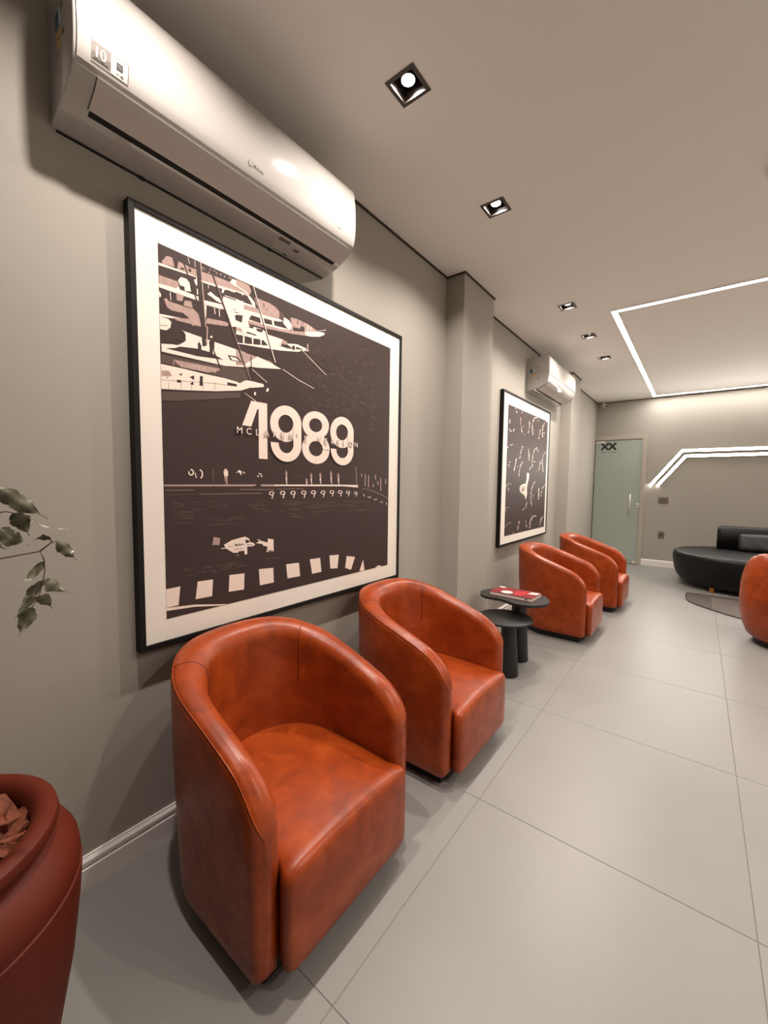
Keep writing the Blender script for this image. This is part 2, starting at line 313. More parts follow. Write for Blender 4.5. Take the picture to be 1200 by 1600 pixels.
(2,((3204,9919),(3731,9873),(4287,9857),(4834,9830),(4955,9761),(4955,9729),(3196,9316))),(1,((3204,8569),(3601,8820),(3872,8847),(4437,8842),(4472,8729),(3870,8584),(3464,8494))),(1,((3553,8316),(4070,8080),(4083,8097),(3565,8332))),
(1,((5417,9657),(6331,9372),(6346,9391),(5431,9676))),(1,((6324,9374),(7226,9182),(7239,9203),(6336,9394))),(1,((6496,10719),(7984,9956),(8005,9975),(6515,10738))),(3,((7212,10502),(7886,10247),(7905,10267),(7230,10522))),
(3,((7882,10247),(8342,10279),(8348,10301),(7889,10269))),(3,((7489,11453),(7880,11213),(7903,11232),(7511,11472))),(1,((3902,9316),(4616,8929),(4631,8946),(3916,9332))),(1,((4007,8463),(4090,8419),(4061,8313),(3978,8334))),
(1,((4641,8732),(4715,8697),(4654,8552),(4566,8596))),(1,((3475,9365),(4161,9878),(4888,9756),(5349,9648),(4157,9436))),(0,((2841,9603),(3219,9643),(3476,9480),(2962,9440))),(1,((2933,9571),(3186,9590),(3346,9494),(3026,9472))),
(0,((1109,9959),(1177,9936),(1198,9974),(1131,9997))),(0,((1161,9947),(1205,9895),(1238,9926),(1193,9978))),(0,((1197,9913),(1211,9840),(1250,9858),(1235,9932))),(0,((1212,9862),(1194,9779),(1232,9783),(1250,9866))),
(0,((1203,9802),(1156,9724),(1188,9711),(1235,9790))),(0,((1173,9744),(1103,9682),(1123,9656),(1193,9718))),(0,((1125,9696),(1045,9660),(1050,9624),(1130,9660))),(0,((1067,9665),(989,9661),(980,9622),(1058,9626))),
(0,((1010,9658),(946,9686),(923,9649),(986,9621))),(0,((1019,9902),(1104,9873),(1125,9911),(1040,9939))),(0,((1088,9884),(1144,9818),(1177,9848),(1120,9914))),(0,((1136,9836),(1154,9743),(1192,9761),(1174,9854))),
(0,((1155,9765),(1132,9660),(1170,9663),(1193,9768))),(0,((1141,9683),(1081,9584),(1113,9571),(1173,9671))),(0,((1098,9604),(1011,9526),(1031,9500),(1118,9578))),(0,((1032,9540),(931,9495),(937,9460),(1038,9504))),
(0,((954,9501),(856,9496),(847,9458),(944,9462))),(0,((876,9493),(796,9529),(774,9493),(853,9457))),(0,((1660,12512),(1857,9660),(2009,9712),(1807,12585))),(2,((1824,12540),(1980,10372),(2019,10387),(1863,12559))),
(2,((2033,10406),(2005,9752),(2050,9763),(2079,10419))),(0,((2263,12305),(3748,8863),(3800,8889),(2307,12336))),(2,((2347,12233),(3830,8890),(3850,8900),(2363,12245))),(0,((3945,12554),(4982,9797),(5026,9818),(3985,12579))),
(1,((3983,12569),(5024,9840),(5060,9857),(4016,12589))),(0,((1158,12401),(1688,11094),(1735,11125),(1202,12434))),(0,((2223,9713),(2541,8997),(2580,9020),(2261,9737))),(0,((3828,9801),(3887,8871),(3928,8882),(3869,9813))),
(0,((2104,9892),(2221,10031),(2318,9952),(2302,9681),(2244,9692),(2240,9451),(2113,9419),(2129,9688))),(1,((2251,10103),(2237,10069),(2204,10047),(2171,10050),(2158,10077),(2172,10110),(2205,10132),(2238,10129))),
(0,((1682,9698),(1749,9794),(1819,9657),(1814,9395),(1703,9393))),(0,((970,12419),(987,12030),(1012,12042),(995,12432))),(0,((889,12336),(933,12004),(967,12023),(923,12356))),(3,((9371,8534),(9672,8491),(9687,8517),(9386,8559))),
(3,((11231,8821),(11612,8777),(11629,8805),(11248,8849))),(3,((6496,9158),(6761,9125),(6773,9148),(6508,9181))),(3,((9519,7866),(9657,7833),(9675,7858),(9537,7891))),(3,((8548,10461),(8771,10443),(8786,10468),(8562,10487))),
(3,((9082,11562),(9237,11550),(9254,11576),(9098,11588))),(3,((7630,7569),(7886,7519),(7899,7543),(7643,7592))),(3,((7071,7972),(7189,7942),(7204,7965),(7086,7995))),(3,((9316,11146),(9424,11130),(9443,11157),(9335,11173))),
(3,((10760,11137),(10937,11121),(10956,11149),(10779,11165))),(3,((11492,8243),(11701,8206),(11720,8233),(11511,8271))),(3,((11335,9762),(11649,9733),(11666,9761),(11352,9790))),(3,((7280,7428),(7513,7380),(7526,7403),(7292,7451))),
(3,((11393,8131),(11603,8093),(11622,8120),(11412,8159))),(3,((8010,10663),(8138,10646),(8154,10671),(8026,10688))),(3,((6652,9816),(6855,9793),(6867,9817),(6665,9840))),(3,((6384,8330),(6533,8299),(6546,8321),(6397,8352))),
(3,((7774,7984),(7972,7945),(7986,7969),(7788,8007))),(3,((7797,9349),(8042,9319),(8056,9343),(7811,9373))),(3,((6614,7219),(6705,7189),(6721,7210),(6629,7240))),(3,((10083,8185),(10203,8155),(10223,8181),(10103,8211))),
(3,((10278,10333),(10542,10312),(10559,10339),(10294,10361))),(3,((6412,10722),(6530,10706),(6544,10730),(6426,10745))),(3,((11270,11315),(11603,11304),(11620,11333),(11287,11344))),
(3,((11165,7880),(11385,7838),(11404,7865),(11184,7907))),(3,((7986,9209),(8251,9176),(8264,9201),(8000,9233))),(3,((6841,8129),(7086,8086),(7098,8109),(6853,8152))),(3,((10681,11885),(11049,11883),(11065,11911),(10696,11913))),
(3,((6766,9691),(6972,9666),(6985,9690),(6779,9714))),(3,((11052,10615),(11426,10596),(11443,10624),(11068,10643))),(3,((8941,10277),(9119,10257),(9135,10283),(8957,10303))),(3,((7149,10793),(7269,10778),(7284,10802),(7164,10817))),
(3,((9747,7474),(9899,7437),(9918,7462),(9765,7499))),(3,((6578,7169),(6767,7124),(6780,7147),(6591,7191))),(3,((8231,10426),(8460,10407),(8474,10433),(8245,10451))),(3,((10508,9984),(10736,9960),(10754,9987),(10525,10011))),
(3,((6608,7447),(6701,7418),(6717,7439),(6624,7469))),(3,((8688,8026),(8821,7995),(8838,8019),(8705,8050))),(3,((9986,7707),(10260,7658),(10277,7684),(10002,7733))),(3,((10265,11470),(10491,11458),(10508,11486),(10282,11497))),
(3,((7025,7778),(7174,7743),(7188,7766),(7039,7801))),(3,((8486,7326),(8781,7269),(8795,7293),(8500,7350))),(3,((11419,10173),(11681,10149),(11700,10177),(11437,10201))),(3,((9950,9773),(10136,9748),(10154,9775),(9967,9799))),
(3,((8219,10792),(8400,10776),(8414,10801),(8234,10817))),(3,((11537,7840),(11843,7789),(11861,7817),(11555,7867))),(3,((8704,10117),(8826,10097),(8844,10122),(8721,10142))),(3,((7594,8106),(7870,8059),(7884,8083),(7607,8129))),
(3,((8023,8151),(8289,8106),(8302,8131),(8036,8175))),(3,((9763,8932),(10064,8894),(10080,8920),(9779,8958))),(3,((8031,8486),(8189,8455),(8205,8479),(8046,8510))),(3,((8647,8308),(8907,8266),(8921,8291),(8661,8333))),
(3,((7698,7459),(7931,7411),(7945,7435),(7712,7482))),(3,((9118,11577),(9351,11568),(9367,11595),(9133,11604))),(3,((7491,8532),(7680,8499),(7694,8523),(7505,8556))),(3,((10463,9120),(10790,9082),(10806,9110),(10479,9147))),
(3,((7955,8719),(8211,8682),(8224,8706),(7968,8743))),(3,((10513,10455),(10852,10433),(10868,10461),(10529,10482))),(3,((10783,8987),(11166,8945),(11182,8973),(10799,9015))),(3,((11302,9853),(11574,9826),(11592,9855),(11320,9881))),
(3,((7102,7820),(7382,7770),(7394,7793),(7115,7843))),(3,((8601,8629),(8867,8590),(8881,8615),(8615,8653))),(3,((9941,11106),(10248,11093),(10264,11120),(9956,11133))),(3,((9142,8824),(9348,8792),(9364,8818),(9157,8850))),
(3,((9377,8393),(9640,8352),(9655,8378),(9392,8418))),(3,((9877,11712),(10028,11700),(10046,11728),(9895,11740))),(3,((8416,8771),(8565,8742),(8581,8767),(8431,8795))),(3,((9712,9069),(9834,9043),(9853,9069),(9731,9094))),
(3,((8559,10549),(8672,10530),(8690,10556),(8576,10574))),(3,((6953,9822),(7077,9801),(7092,9825),(6967,9845))),(3,((7222,10977),(7406,10963),(7419,10987),(7235,11001))),(3,((8113,8877),(8339,8844),(8354,8868),(8127,8902))),
(3,((7432,7599),(7525,7570),(7542,7592),(7448,7621))),(3,((8230,10259),(8418,10239),(8433,10264),(8244,10284))),(3,((6871,7810),(7034,7774),(7047,7796),(6885,7832))),(3,((6524,8599),(6628,8574),(6643,8596),(6539,8622))),
(3,((8943,10164),(9182,10142),(9197,10168),(8957,10190))),(3,((11335,8473),(11578,8435),(11597,8462),(11354,8500))),(3,((10441,9139),(10654,9109),(10672,9136),(10458,9166))),(3,((6992,8747),(7194,8715),(7207,8738),(7005,8771))),
(3,((11340,7779),(11637,7729),(11655,7757),(11358,7806))),(3,((7973,7706),(8070,7676),(8088,7699),(7990,7729))),(3,((6840,8838),(7049,8805),(7062,8828),(6853,8861))),(3,((6986,8615),(7253,8576),(7266,8599),(6999,8639))),
(3,((8087,9606),(8233,9583),(8249,9608),(8102,9631))),(3,((7687,7349),(7863,7308),(7877,7331),(7701,7372))),(3,((11361,8034),(11654,7987),(11672,8015),(11378,8061))),(3,((7537,7297),(7735,7253),(7749,7276),(7551,7321))),
(3,((8281,10104),(8597,10080),(8611,10105),(8294,10129))),(3,((8664,10324),(8874,10304),(8890,10329),(8679,10349))),(3,((6902,8632),(7078,8600),(7091,8623),(6915,8655))),(3,((7693,8121),(7963,8076),(7976,8100),(7706,8145))),
(3,((6427,8891),(6564,8864),(6577,8887),(6440,8913))),(3,((11188,8622),(11380,8589),(11400,8616),(11207,8649))),(3,((7566,10598),(7864,10581),(7877,10606),(7578,10623))),(3,((7691,8820),(7886,8789),(7900,8813),(7705,8844))),
(3,((9486,9146),(9776,9111),(9791,9137),(9501,9172))),(3,((6885,8089),(7033,8056),(7047,8079),(6899,8112))),(3,((8881,10165),(9053,10144),(9069,10170),(8897,10190))),(3,((8866,9625),(9053,9600),(9069,9626),(8882,9651))),
(3,((10043,9301),(10166,9276),(10186,9302),(10063,9327))),(3,((7497,9393),(7780,9361),(7793,9385),(7510,9417))),(3,((10881,9652),(11005,9628),(11027,9655),(10902,9679))),(3,((10227,10052),(10490,10028),(10507,10055),(10244,10079))),
(3,((9838,9083),(10070,9051),(10087,9077),(9854,9109))),(3,((11016,10402),(11244,10381),(11262,10409),(11034,10430))),(3,((10643,11167),(10840,11152),(10858,11180),(10661,11195))),(3,((10507,11709),(10843,11704),(10859,11733),(10523,11738))),
(3,((9752,9935),(9934,9912),(9951,9938),(9769,9961))),(3,((10266,7915),(10420,7881),(10439,7906),(10285,7941))),(3,((8603,9222),(8818,9192),(8833,9218),(8618,9247))),(3,((7864,10676),(8084,10660),(8098,10685),(7878,10701))),
(3,((10400,11672),(10576,11660),(10594,11688),(10418,11700))),(3,((10489,8477),(10781,8435),(10798,8461),(10505,8504))),(3,((6480,8174),(6752,8128),(6764,8151),(6491,8196))),(3,((11578,9055),(11720,9027),(11742,9054),(11600,9082))),
(3,((10587,11052),(10875,11038),(10891,11066),(10604,11080))),(3,((11289,8957),(11451,8928),(11471,8955),(11309,8985))),(3,((7691,7570),(7817,7537),(7833,7560),(7706,7593))),(3,((9291,9923),(9437,9901),(9454,9927),(9309,9949))),
(3,((9340,11503),(9473,11489),(9491,11516),(9358,11530))),(3,((8096,11062),(8206,11047),(8222,11072),(8113,11087))),(3,((9115,8493),(9430,8448),(9444,8474),(9129,8518))),(3,((6957,9380),(7108,9355),(7122,9379),(6971,9403))),
(3,((9239,9590),(9570,9559),(9585,9585),(9254,9616))),(3,((8073,11120),(8320,11108),(8334,11134),(8086,11146))),(3,((7033,8616),(7224,8583),(7237,8607),(7046,8639))),(3,((11020,9633),(11311,9604),(11329,9632),(11037,9661))),
(3,((7548,9021),(7695,8994),(7709,9018),(7563,9045))),(3,((10071,9630),(10219,9605),(10238,9632),(10090,9656))),(3,((7413,9709),(7656,9683),(7669,9708),(7426,9734))),(3,((7161,8315),(7384,8276),(7398,8300),(7174,8338))),
(3,((6739,8426),(6844,8399),(6859,8422),(6754,8448))),(3,((6914,8742),(7050,8714),(7064,8737),(6928,8765))),(3,((10811,9932),(11018,9908),(11036,9935),(10829,9959))),(3,((10310,11818),(10611,11813),(10628,11841),(10326,11846))),
(3,((6603,10377),(6872,10358),(6884,10382),(6615,10401))),(3,((9667,10821),(9806,10803),(9824,10830),(9686,10847))),(3,((11415,9195),(11771,9157),(11789,9186),(11432,9223))),(3,((6982,8633),(7141,8603),(7155,8626),(6995,8656))),
(3,((7415,9860),(7633,9836),(7647,9860),(7428,9884))),(3,((7953,9765),(8079,9743),(8095,9768),(7969,9789))),(3,((10548,9132),(10879,9094),(10895,9122),(10564,9159))),(3,((8382,7930),(8598,7889),(8613,7913),(8397,7954))),
(3,((9202,9227),(9484,9194),(9500,9220),(9216,9253))),(3,((8176,10982),(8281,10966),(8298,10991),(8193,11007))),(3,((7263,10972),(7534,10960),(7546,10985),(7276,10997))),(3,((8621,8345),(8723,8317),(8741,8341),(8639,8369))),
(3,((8570,7795),(8813,7749),(8828,7774),(8585,7819))),(3,((8349,9520),(8470,9497),(8487,9522),(8365,9544))),(3,((7048,10455),(7211,10437),(7225,10461),(7061,10479))),(3,((8143,7780),(8275,7748),(8292,7771),(8159,7804))),
(3,((7502,10100),(7629,10080),(7644,10104),(7518,10124))),(3,((7657,10302),(7852,10282),(7866,10307),(7671,10326))),(3,((6506,7401),(6663,7363),(6676,7385),(6519,7424))),(3,((11199,9056),(11509,9019),(11527,9047),(11216,9084))),
(3,((8578,7563),(8708,7529),(8725,7553),(8595,7587))),(3,((9602,10513),(9877,10494),(9892,10521),(9618,10540))),(3,((9933,11142),(10096,11127),(10114,11154),(9951,11169))),(3,((6478,10047),(6578,10028),(6593,10051),(6493,10070))),
(3,((8222,7404),(8402,7363),(8417,7387),(8237,7428))),(3,((7778,9398),(7933,9373),(7948,9398),(7792,9423))),(3,((9978,8730),(10133,8701),(10151,8727),(9996,8756))),(3,((7444,8522),(7731,8480),(7744,8504),(7456,8546))),
(3,((9484,9890),(9830,9862),(9845,9888),(9499,9916))),(3,((6401,10665),(6631,10650),(6643,10673),(6413,10689))),(3,((8249,11210),(8467,11198),(8481,11224),(8263,11235))),(3,((11510,9888),(11735,9863),(11754,9891),(11528,9917))),
(3,((6778,10724),(7040,10709),(7052,10733),(6790,10748))),(3,((8678,7616),(8793,7584),(8811,7607),(8696,7639))),(3,((7452,10979),(7625,10965),(7639,10990),(7465,11004))),(3,((6631,9987),(6795,9966),(6808,9990),(6644,10010))),
(3,((7743,11053),(7846,11038),(7862,11062),(7760,11078))),(3,((11371,11418),(11637,11406),(11655,11435),(11389,11446))),(3,((8219,9226),(8336,9202),(8353,9226),(8236,9250))),(3,((7783,10837),(7992,10822),(8006,10848),(7797,10862))),
(3,((11090,9448),(11448,9413),(11465,9441),(11106,9476))),(3,((7318,11073),(7518,11060),(7532,11085),(7331,11097))),(3,((8645,9137),(8833,9108),(8849,9133),(8660,9162))),(3,((9383,8605),(9712,8561),(9727,8587),(9397,8631))),
(3,((7758,9470),(8028,9440),(8041,9465),(7771,9495))),(3,((7362,10701),(7517,10685),(7531,10710),(7376,10726))),(3,((6750,8022),(6998,7978),(7010,8001),(6762,8045))),(3,((7778,10750),(7890,10734),(7906,10758),(7794,10775))),
(3,((7458,10848),(7638,10833),(7652,10858),(7472,10873))),(3,((9105,10596),(9225,10577),(9243,10603),(9123,10621))),(3,((9768,11596),(9928,11584),(9945,11611),(9785,11623))),(3,((7653,9751),(7768,9729),(7784,9753),(7669,9775))),
(3,((8306,10131),(8571,10108),(8585,10134),(8320,10156))),(3,((9018,7824),(9278,7777),(9293,7803),(9033,7849))),(3,((10128,9385),(10355,9356),(10372,9383),(10144,9412))),(3,((10464,9084),(10833,9044),(10849,9071),(10480,9111))),
(3,((9953,8800),(10133,8769),(10151,8795),(9970,8826))),(3,((10419,10292),(10570,10271),(10589,10299),(10438,10319))),(3,((6656,10320),(6792,10302),(6806,10326),(6669,10344))),(3,((9641,10547),(9767,10528),(9785,10554),(9660,10573))),
(3,((10149,9467),(10270,9443),(10290,9469),(10169,9493))),(3,((6590,10453),(6744,10436),(6757,10459),(6603,10476))),(3,((10738,7797),(11023,7748),(11040,7775),(10755,7823))),(3,((7397,9479),(7564,9454),(7578,9478),(7411,9503))),
(3,((7860,11237),(8079,11226),(8093,11251),(7874,11262))),(3,((10527,8775),(10670,8746),(10690,8772),(10546,8801))),(3,((8860,10847),(9127,10831),(9141,10858),(8874,10873))),(3,((8449,7576),(8730,7524),(8744,7548),(8463,7600))),
(3,((6886,9807),(7154,9781),(7166,9805),(6898,9831))),(3,((8511,9681),(8712,9656),(8727,9681),(8526,9706))),(3,((10192,7791),(10445,7745),(10461,7772),(10208,7817))),(3,((11389,9511),(11544,9485),(11564,9513),(11410,9539))),
(3,((10434,10131),(10565,10110),(10585,10137),(10454,10158))),(3,((11400,12092),(11685,12087),(11703,12117),(11417,12121))),(3,((8630,7836),(8822,7797),(8838,7821),(8645,7860))),(3,((7325,10061),(7457,10041),(7472,10065),(7339,10085))),
(3,((9034,10110),(9315,10086),(9329,10112),(9048,10136))),(3,((7445,9793),(7589,9772),(7603,9796),(7460,9817))),(3,((11490,8393),(11858,8344),(11875,8372),(11507,8421))),(3,((9331,9987),(9473,9965),(9491,9991),(9349,10013))),
(3,((10541,9838),(10668,9815),(10689,9842),(10561,9864))),(3,((7115,10704),(7347,10689),(7360,10713),(7127,10729))),(3,((10933,11223),(11269,11211),(11286,11239),(10950,11251))),(3,((7840,8543),(8121,8501),(8134,8526),(7853,8567))),
(3,((9374,8282),(9574,8246),(9590,8271),(9390,8307))),(3,((6414,8967),(6610,8937),(6622,8960),(6426,8990))),(3,((7184,9592),(7339,9569),(7353,9592),(7198,9616))),(3,((6488,9740),(6645,9718),(6659,9741),(6501,9763))),
(3,((8595,8578),(8788,8545),(8803,8570),(8610,8603))),(3,((11488,8508),(11877,8458),(11894,8486),(11505,8535))),(3,((9753,8904),(9998,8869),(10014,8895),(9769,8930))),(3,((10341,10362),(10611,10340),(10627,10368),(10358,10389))),
(3,((9672,9532),(9853,9506),(9870,9533),(9689,9558))),(3,((6708,10645),(6863,10629),(6876,10653),(6721,10669))),(1,((3435,7060),(3852,8070),(4610,8082),(4617,5792),(4190,5794),(4197,7795),(4136,7786),(3841,7048))),
(1,((6447,7413),(6436,7286),(5972,7331),(5977,7392))),(1,((6436,7286),(6402,7161),(5957,7270),(5972,7331))),(1,((6402,7161),(6347,7042),(5931,7213),(5957,7270))),(1,((6347,7042),(6273,6932),(5897,7159),(5931,7213))),
(1,((6273,6932),(6181,6834),(5855,7111),(5897,7159))),(1,((6181,6834),(6075,6750),(5805,7070),(5855,7111))),(1,((6075,6750),(5956,6683),(5750,7036),(5805,7070))),(1,((5956,6683),(5829,6634),(5691,7011),(5750,7036))),
(1,((5829,6634),(5697,6603),(5629,6996),(5691,7011))),(1,((5697,6603),(5564,6592),(5566,6989),(5629,6996))),(1,((5564,6592),(5432,6601),(5503,6992),(5566,6989))),(1,((5432,6601),(5305,6628),(5442,7004),(5503,6992))),
(1,((5305,6628),(5185,6672),(5384,7026),(5442,7004))),(1,((5185,6672),(5077,6734),(5332,7055),(5384,7026))),(1,((5077,6734),(4981,6810),(5285,7093),(5332,7055))),(1,((4981,6810),(4900,6899),(5245,7137),(5285,7093))),
(1,((4900,6899),(4835,6998),(5213,7186),(5245,7137))),(1,((4835,6998),(4788,7106),(5190,7240),(5213,7186))),(1,((4788,7106),(4760,7220),(5176,7297),(5190,7240))),(1,((4760,7220),(4751,7337),(5172,7356),(5176,7297))),
(1,((4751,7337),(4762,7455),(5177,7415),(5172,7356))),(1,((4762,7455),(4792,7571),(5192,7473),(5177,7415))),(1,((4792,7571),(4840,7683),(5215,7529),(5192,7473))),(1,((4840,7683),(4906,7788),(5248,7582),(5215,7529))),
(1,((4906,7788),(4988,7883),(5288,7629),(5248,7582))),(1,((4988,7883),(5084,7967),(5335,7670),(5288,7629))),(1,((5084,7967),(5194,8038),(5388,7705),(5335,7670))),(1,((5194,8038),(5313,8093),(5446,7731),(5388,7705))),
(1,((5313,8093),(5440,8131),(5506,7749),(5446,7731))),(1,((5440,8131),(5571,8151),(5569,7757),(5506,7749))),(1,((5571,8151),(5704,8152),(5632,7756),(5569,7757))),(1,((5704,8152),(5835,8133),(5694,7746),(5632,7756))),
(1,((5835,8133),(5961,8096),(5753,7727),(5694,7746))),(1,((5961,8096),(6078,8040),(5808,7698),(5753,7727))),(1,((6078,8040),(6184,7966),(5857,7661),(5808,7698))),(1,((6184,7966),(6275,7877),(5899,7617),(5857,7661))),
(1,((6275,7877),(6349,7774),(5932,7567),(5899,7617))),(1,((6349,7774),(6403,7661),(5957,7512),(5932,7567))),(1,((6403,7661),(6436,7539),(5972,7453),(5957,7512))),(1,((6436,7539),(6447,7413),(5977,7392),(5972,7453))),
(1,((5985,7467),(5982,6459),(6438,6496),(6440,7524))),(1,((6435,6591),(6438,6526),(5982,6520),(5980,6554))),(1,((6438,6526),(6436,6460),(5980,6487),(5982,6520))),(1,((6436,6460),(6427,6395),(5976,6453),(5980,6487))),
(1,((6427,6395),(6413,6331),(5969,6420),(5976,6453))),(1,((6413,6331),(6392,6267),(5960,6387),(5969,6420))),(1,((6392,6267),(6366,6206),(5948,6356),(5960,6387))),(1,((6366,6206),(6335,6147),(5933,6325),(5948,6356))),
(1,((6335,6147),(6299,6091),(5916,6296),(5933,6325))),(1,((6299,6091),(6257,6037),(5896,6268),(5916,6296))),(1,((6257,6037),(6211,5988),(5874,6242),(5896,6268))),(1,((6211,5988),(6161,5941),(5850,6218),(5874,6242))),
(1,((6161,5941),(6107,5899),(5825,6196),(5850,6218))),(1,((6107,5899),(6050,5862),(5797,6176),(5825,6196))),(1,((6050,5862),(5989,5828),(5769,6159),(5797,6176))),(1,((5989,5828),(5926,5800),(5738,6143),(5769,6159))),
(1,((5926,5800),(5861,5777),(5707,6131),(5738,6143))),(1,((5861,5777),(5794,5758),(5675,6120),(5707,6131))),(1,((5794,5758),(5727,5745),(5642,6113),(5675,6120))),(1,((5727,5745),(5658,5737),(5609,6108),(5642,6113))),
(1,((5658,5737),(5589,5734),(5576,6106),(5609,6108))),(1,((5589,5734),(5521,5736),(5543,6107),(5576,6106))),(1,((5521,5736),(5453,5744),(5509,6110),(5543,6107))),(1,((5453,5744),(5386,5756),(5477,6116),(5509,6110))),
(1,((5386,5756),(5321,5773),(5445,6124),(5477,6116))),(1,((5321,5773),(5258,5795),(5414,6135),(5445,6124))),(1,((5258,5795),(5197,5822),(5384,6149),(5414,6135))),(1,((5197,5822),(5139,5853),(5355,6165),(5384,6149))),
(1,((5139,5853),(5084,5888),(5327,6183),(5355,6165))),(1,((5084,5888),(5033,5927),(5302,6203),(5327,6183))),(1,((5033,5927),(4985,5969),(5278,6225),(5302,6203))),(1,((4985,5969),(4941,6015),(5256,6249),(5278,6225))),
(1,((4941,6015),(4901,6064),(5235,6275),(5256,6249))),(1,((4901,6064),(4865,6115),(5218,6302),(5235,6275))),(1,((4865,6115),(4834,6169),(5202,6331),(5218,6302))),(1,((4834,6169),(4808,6225),(5189,6360),(5202,6331))),
(1,((4808,6225),(4787,6283),(5178,6391),(5189,6360))),(1,((4787,6283),(4770,6341),(5170,6422),(5178,6391))),(1,((4770,6341),(4759,6401),(5164,6454),(5170,6422))),(1,((4759,6401),(4753,6462),(5161,6487),(5164,6454))),
(1,((4753,6462),(4752,6523),(5160,6519),(5161,6487))),(1,((8195,7568),(8185,7464),(7740,7495),(7745,7546))),(1,((8185,7464),(8152,7362),(7724,7445),(7740,7495))),(1,((8152,7362),(8099,7264),(7699,7397),(7724,7445))),
(1,((8099,7264),(8026,7173),(7664,7352),(7699,7397))),(1,((8026,7173),(7936,7092),(7621,7312),(7664,7352))),(1,((7936,7092),(7831,7022),(7571,7277),(7621,7312))),(1,((7831,7022),(7715,6966),(7515,7248),(7571,7277))),
(1,((7715,6966),(7590,6924),(7454,7227),(7515,7248))),(1,((7590,6924),(7459,6897),(7391,7213),(7454,7227))),(1,((7459,6897),(7327,6886),(7327,7207),(7391,7213))),(1,((7327,6886),(7196,6891),(7262,7208),(7327,7207))),
(1,((7196,6891),(7070,6912),(7200,7218),(7262,7208))),(1,((7070,6912),(6951,6947),(7141,7235),(7200,7218))),(1,((6951,6947),(6843,6996),(7087,7259),(7141,7235))),(1,((6843,6996),(6747,7057),(7039,7289),(7087,7259))),
(1,((6747,7057),(6665,7129),(6998,7325),(7039,7289))),(1,((6665,7129),(6601,7210),(6965,7366),(6998,7325))),(1,((6601,7210),(6553,7298),(6941,7411),(6965,7366))),(1,((6553,7298),(6525,7391),(6926,7458),(6941,7411))),
(1,((6525,7391),(6515,7488),(6921,7507),(6926,7458))),(1,((6515,7488),(6525,7585),(6926,7556),(6921,7507))),(1,((6525,7585),(6554,7680),(6941,7605),(6926,7556))),(1,((6554,7680),(6601,7773),(6965,7652),(6941,7605))),
(1,((6601,7773),(6666,7859),(6998,7696),(6965,7652))),(1,((6666,7859),(6747,7939),(7038,7736),(6998,7696))),(1,((6747,7939),(6843,8009),(7086,7770),(7038,7736))),(1,((6843,8009),(6951,8067),(7140,7800),(7086,7770))),
(1,((6951,8067),(7069,8114),(7199,7822),(7140,7800))),(1,((7069,8114),(7195,8146),(7261,7837),(7199,7822))),(1,((7195,8146),(7325,8163),(7325,7845),(7261,7837))),(1,((7325,8163),(7457,8165),(7390,7845),(7325,7845))),
(1,((7457,8165),(7586,8151),(7453,7837),(7390,7845))),(1,((7586,8151),(7711,8122),(7514,7822),(7453,7837))),(1,((7711,8122),(7828,8077),(7570,7799),(7514,7822))),(1,((7828,8077),(7932,8018),(7620,7769),(7570,7799))),
(1,((7932,8018),(8023,7945),(7663,7733),(7620,7769))),(1,((8023,7945),(8096,7862),(7698,7691),(7663,7733))),(1,((8096,7862),(8150,7770),(7723,7646),(7698,7691))),(1,((8150,7770),(8184,7671),(7739,7597),(7723,7646))),
(1,((8184,7671),(8195,7568),(7745,7546),(7739,7597))),(1,((8244,6437),(8233,6322),(7776,6380),(7782,6436))),(1,((8233,6322),(8199,6210),(7760,6325),(7776,6380))),(1,((8199,6210),(8143,6104),(7733,6274),(7760,6325))),
(1,((8143,6104),(8067,6007),(7696,6226),(7733,6274))),(1,((8067,6007),(7973,5921),(7650,6184),(7696,6226))),(1,((7973,5921),(7864,5849),(7597,6148),(7650,6184))),(1,((7864,5849),(7742,5792),(7537,6119),(7597,6148))),
(1,((7742,5792),(7611,5752),(7473,6099),(7537,6119))),(1,((7611,5752),(7475,5729),(7405,6086),(7473,6099))),(1,((7475,5729),(7337,5724),(7337,6083),(7405,6086))),(1,((7337,5724),(7201,5736),(7268,6088),(7337,6083))),
(1,((7201,5736),(7069,5765),(7202,6102),(7268,6088))),(1,((7069,5765),(6945,5811),(7139,6123),(7202,6102))),(1,((6945,5811),(6832,5870),(7082,6152),(7139,6123))),(1,((6832,5870),(6732,5943),(7031,6188),(7082,6152))),
(1,((6732,5943),(6648,6027),(6987,6230),(7031,6188))),(1,((6648,6027),(6580,6120),(6952,6277),(6987,6230))),(1,((6580,6120),(6531,6221),(6927,6327),(6952,6277))),(1,((6531,6221),(6501,6325),(6911,6380),(6927,6327))),
(1,((6501,6325),(6491,6433),(6906,6434),(6911,6380))),(1,((6491,6433),(6501,6540),(6911,6488),(6906,6434))),(1,((6501,6540),(6531,6644),(6927,6541),(6911,6488))),(1,((6531,6644),(6581,6744),(6952,6591),(6927,6541))),
(1,((6581,6744),(6648,6838),(6987,6638),(6952,6591))),(1,((6648,6838),(6733,6921),(7030,6679),(6987,6638))),(1,((6733,6921),(6832,6994),(7081,6715),(7030,6679))),(1,((6832,6994),(6945,7054),(7139,6745),(7081,6715))),
(1,((6945,7054),(7068,7100),(7201,6767),(7139,6745))),(1,((7068,7100),(7199,7129),(7267,6781),(7201,6767))),(1,((7199,7129),(7335,7142),(7335,6786),(7267,6781))),(1,((7335,7142),(7472,7138),(7404,6783),(7335,6786))),
(1,((7472,7138),(7608,7116),(7471,6771),(7404,6783))),(1,((7608,7116),(7738,7077),(7536,6751),(7471,6771))),(1,((7738,7077),(7860,7021),(7595,6723),(7536,6751))),(1,((7860,7021),(7969,6950),(7649,6687),(7595,6723))),
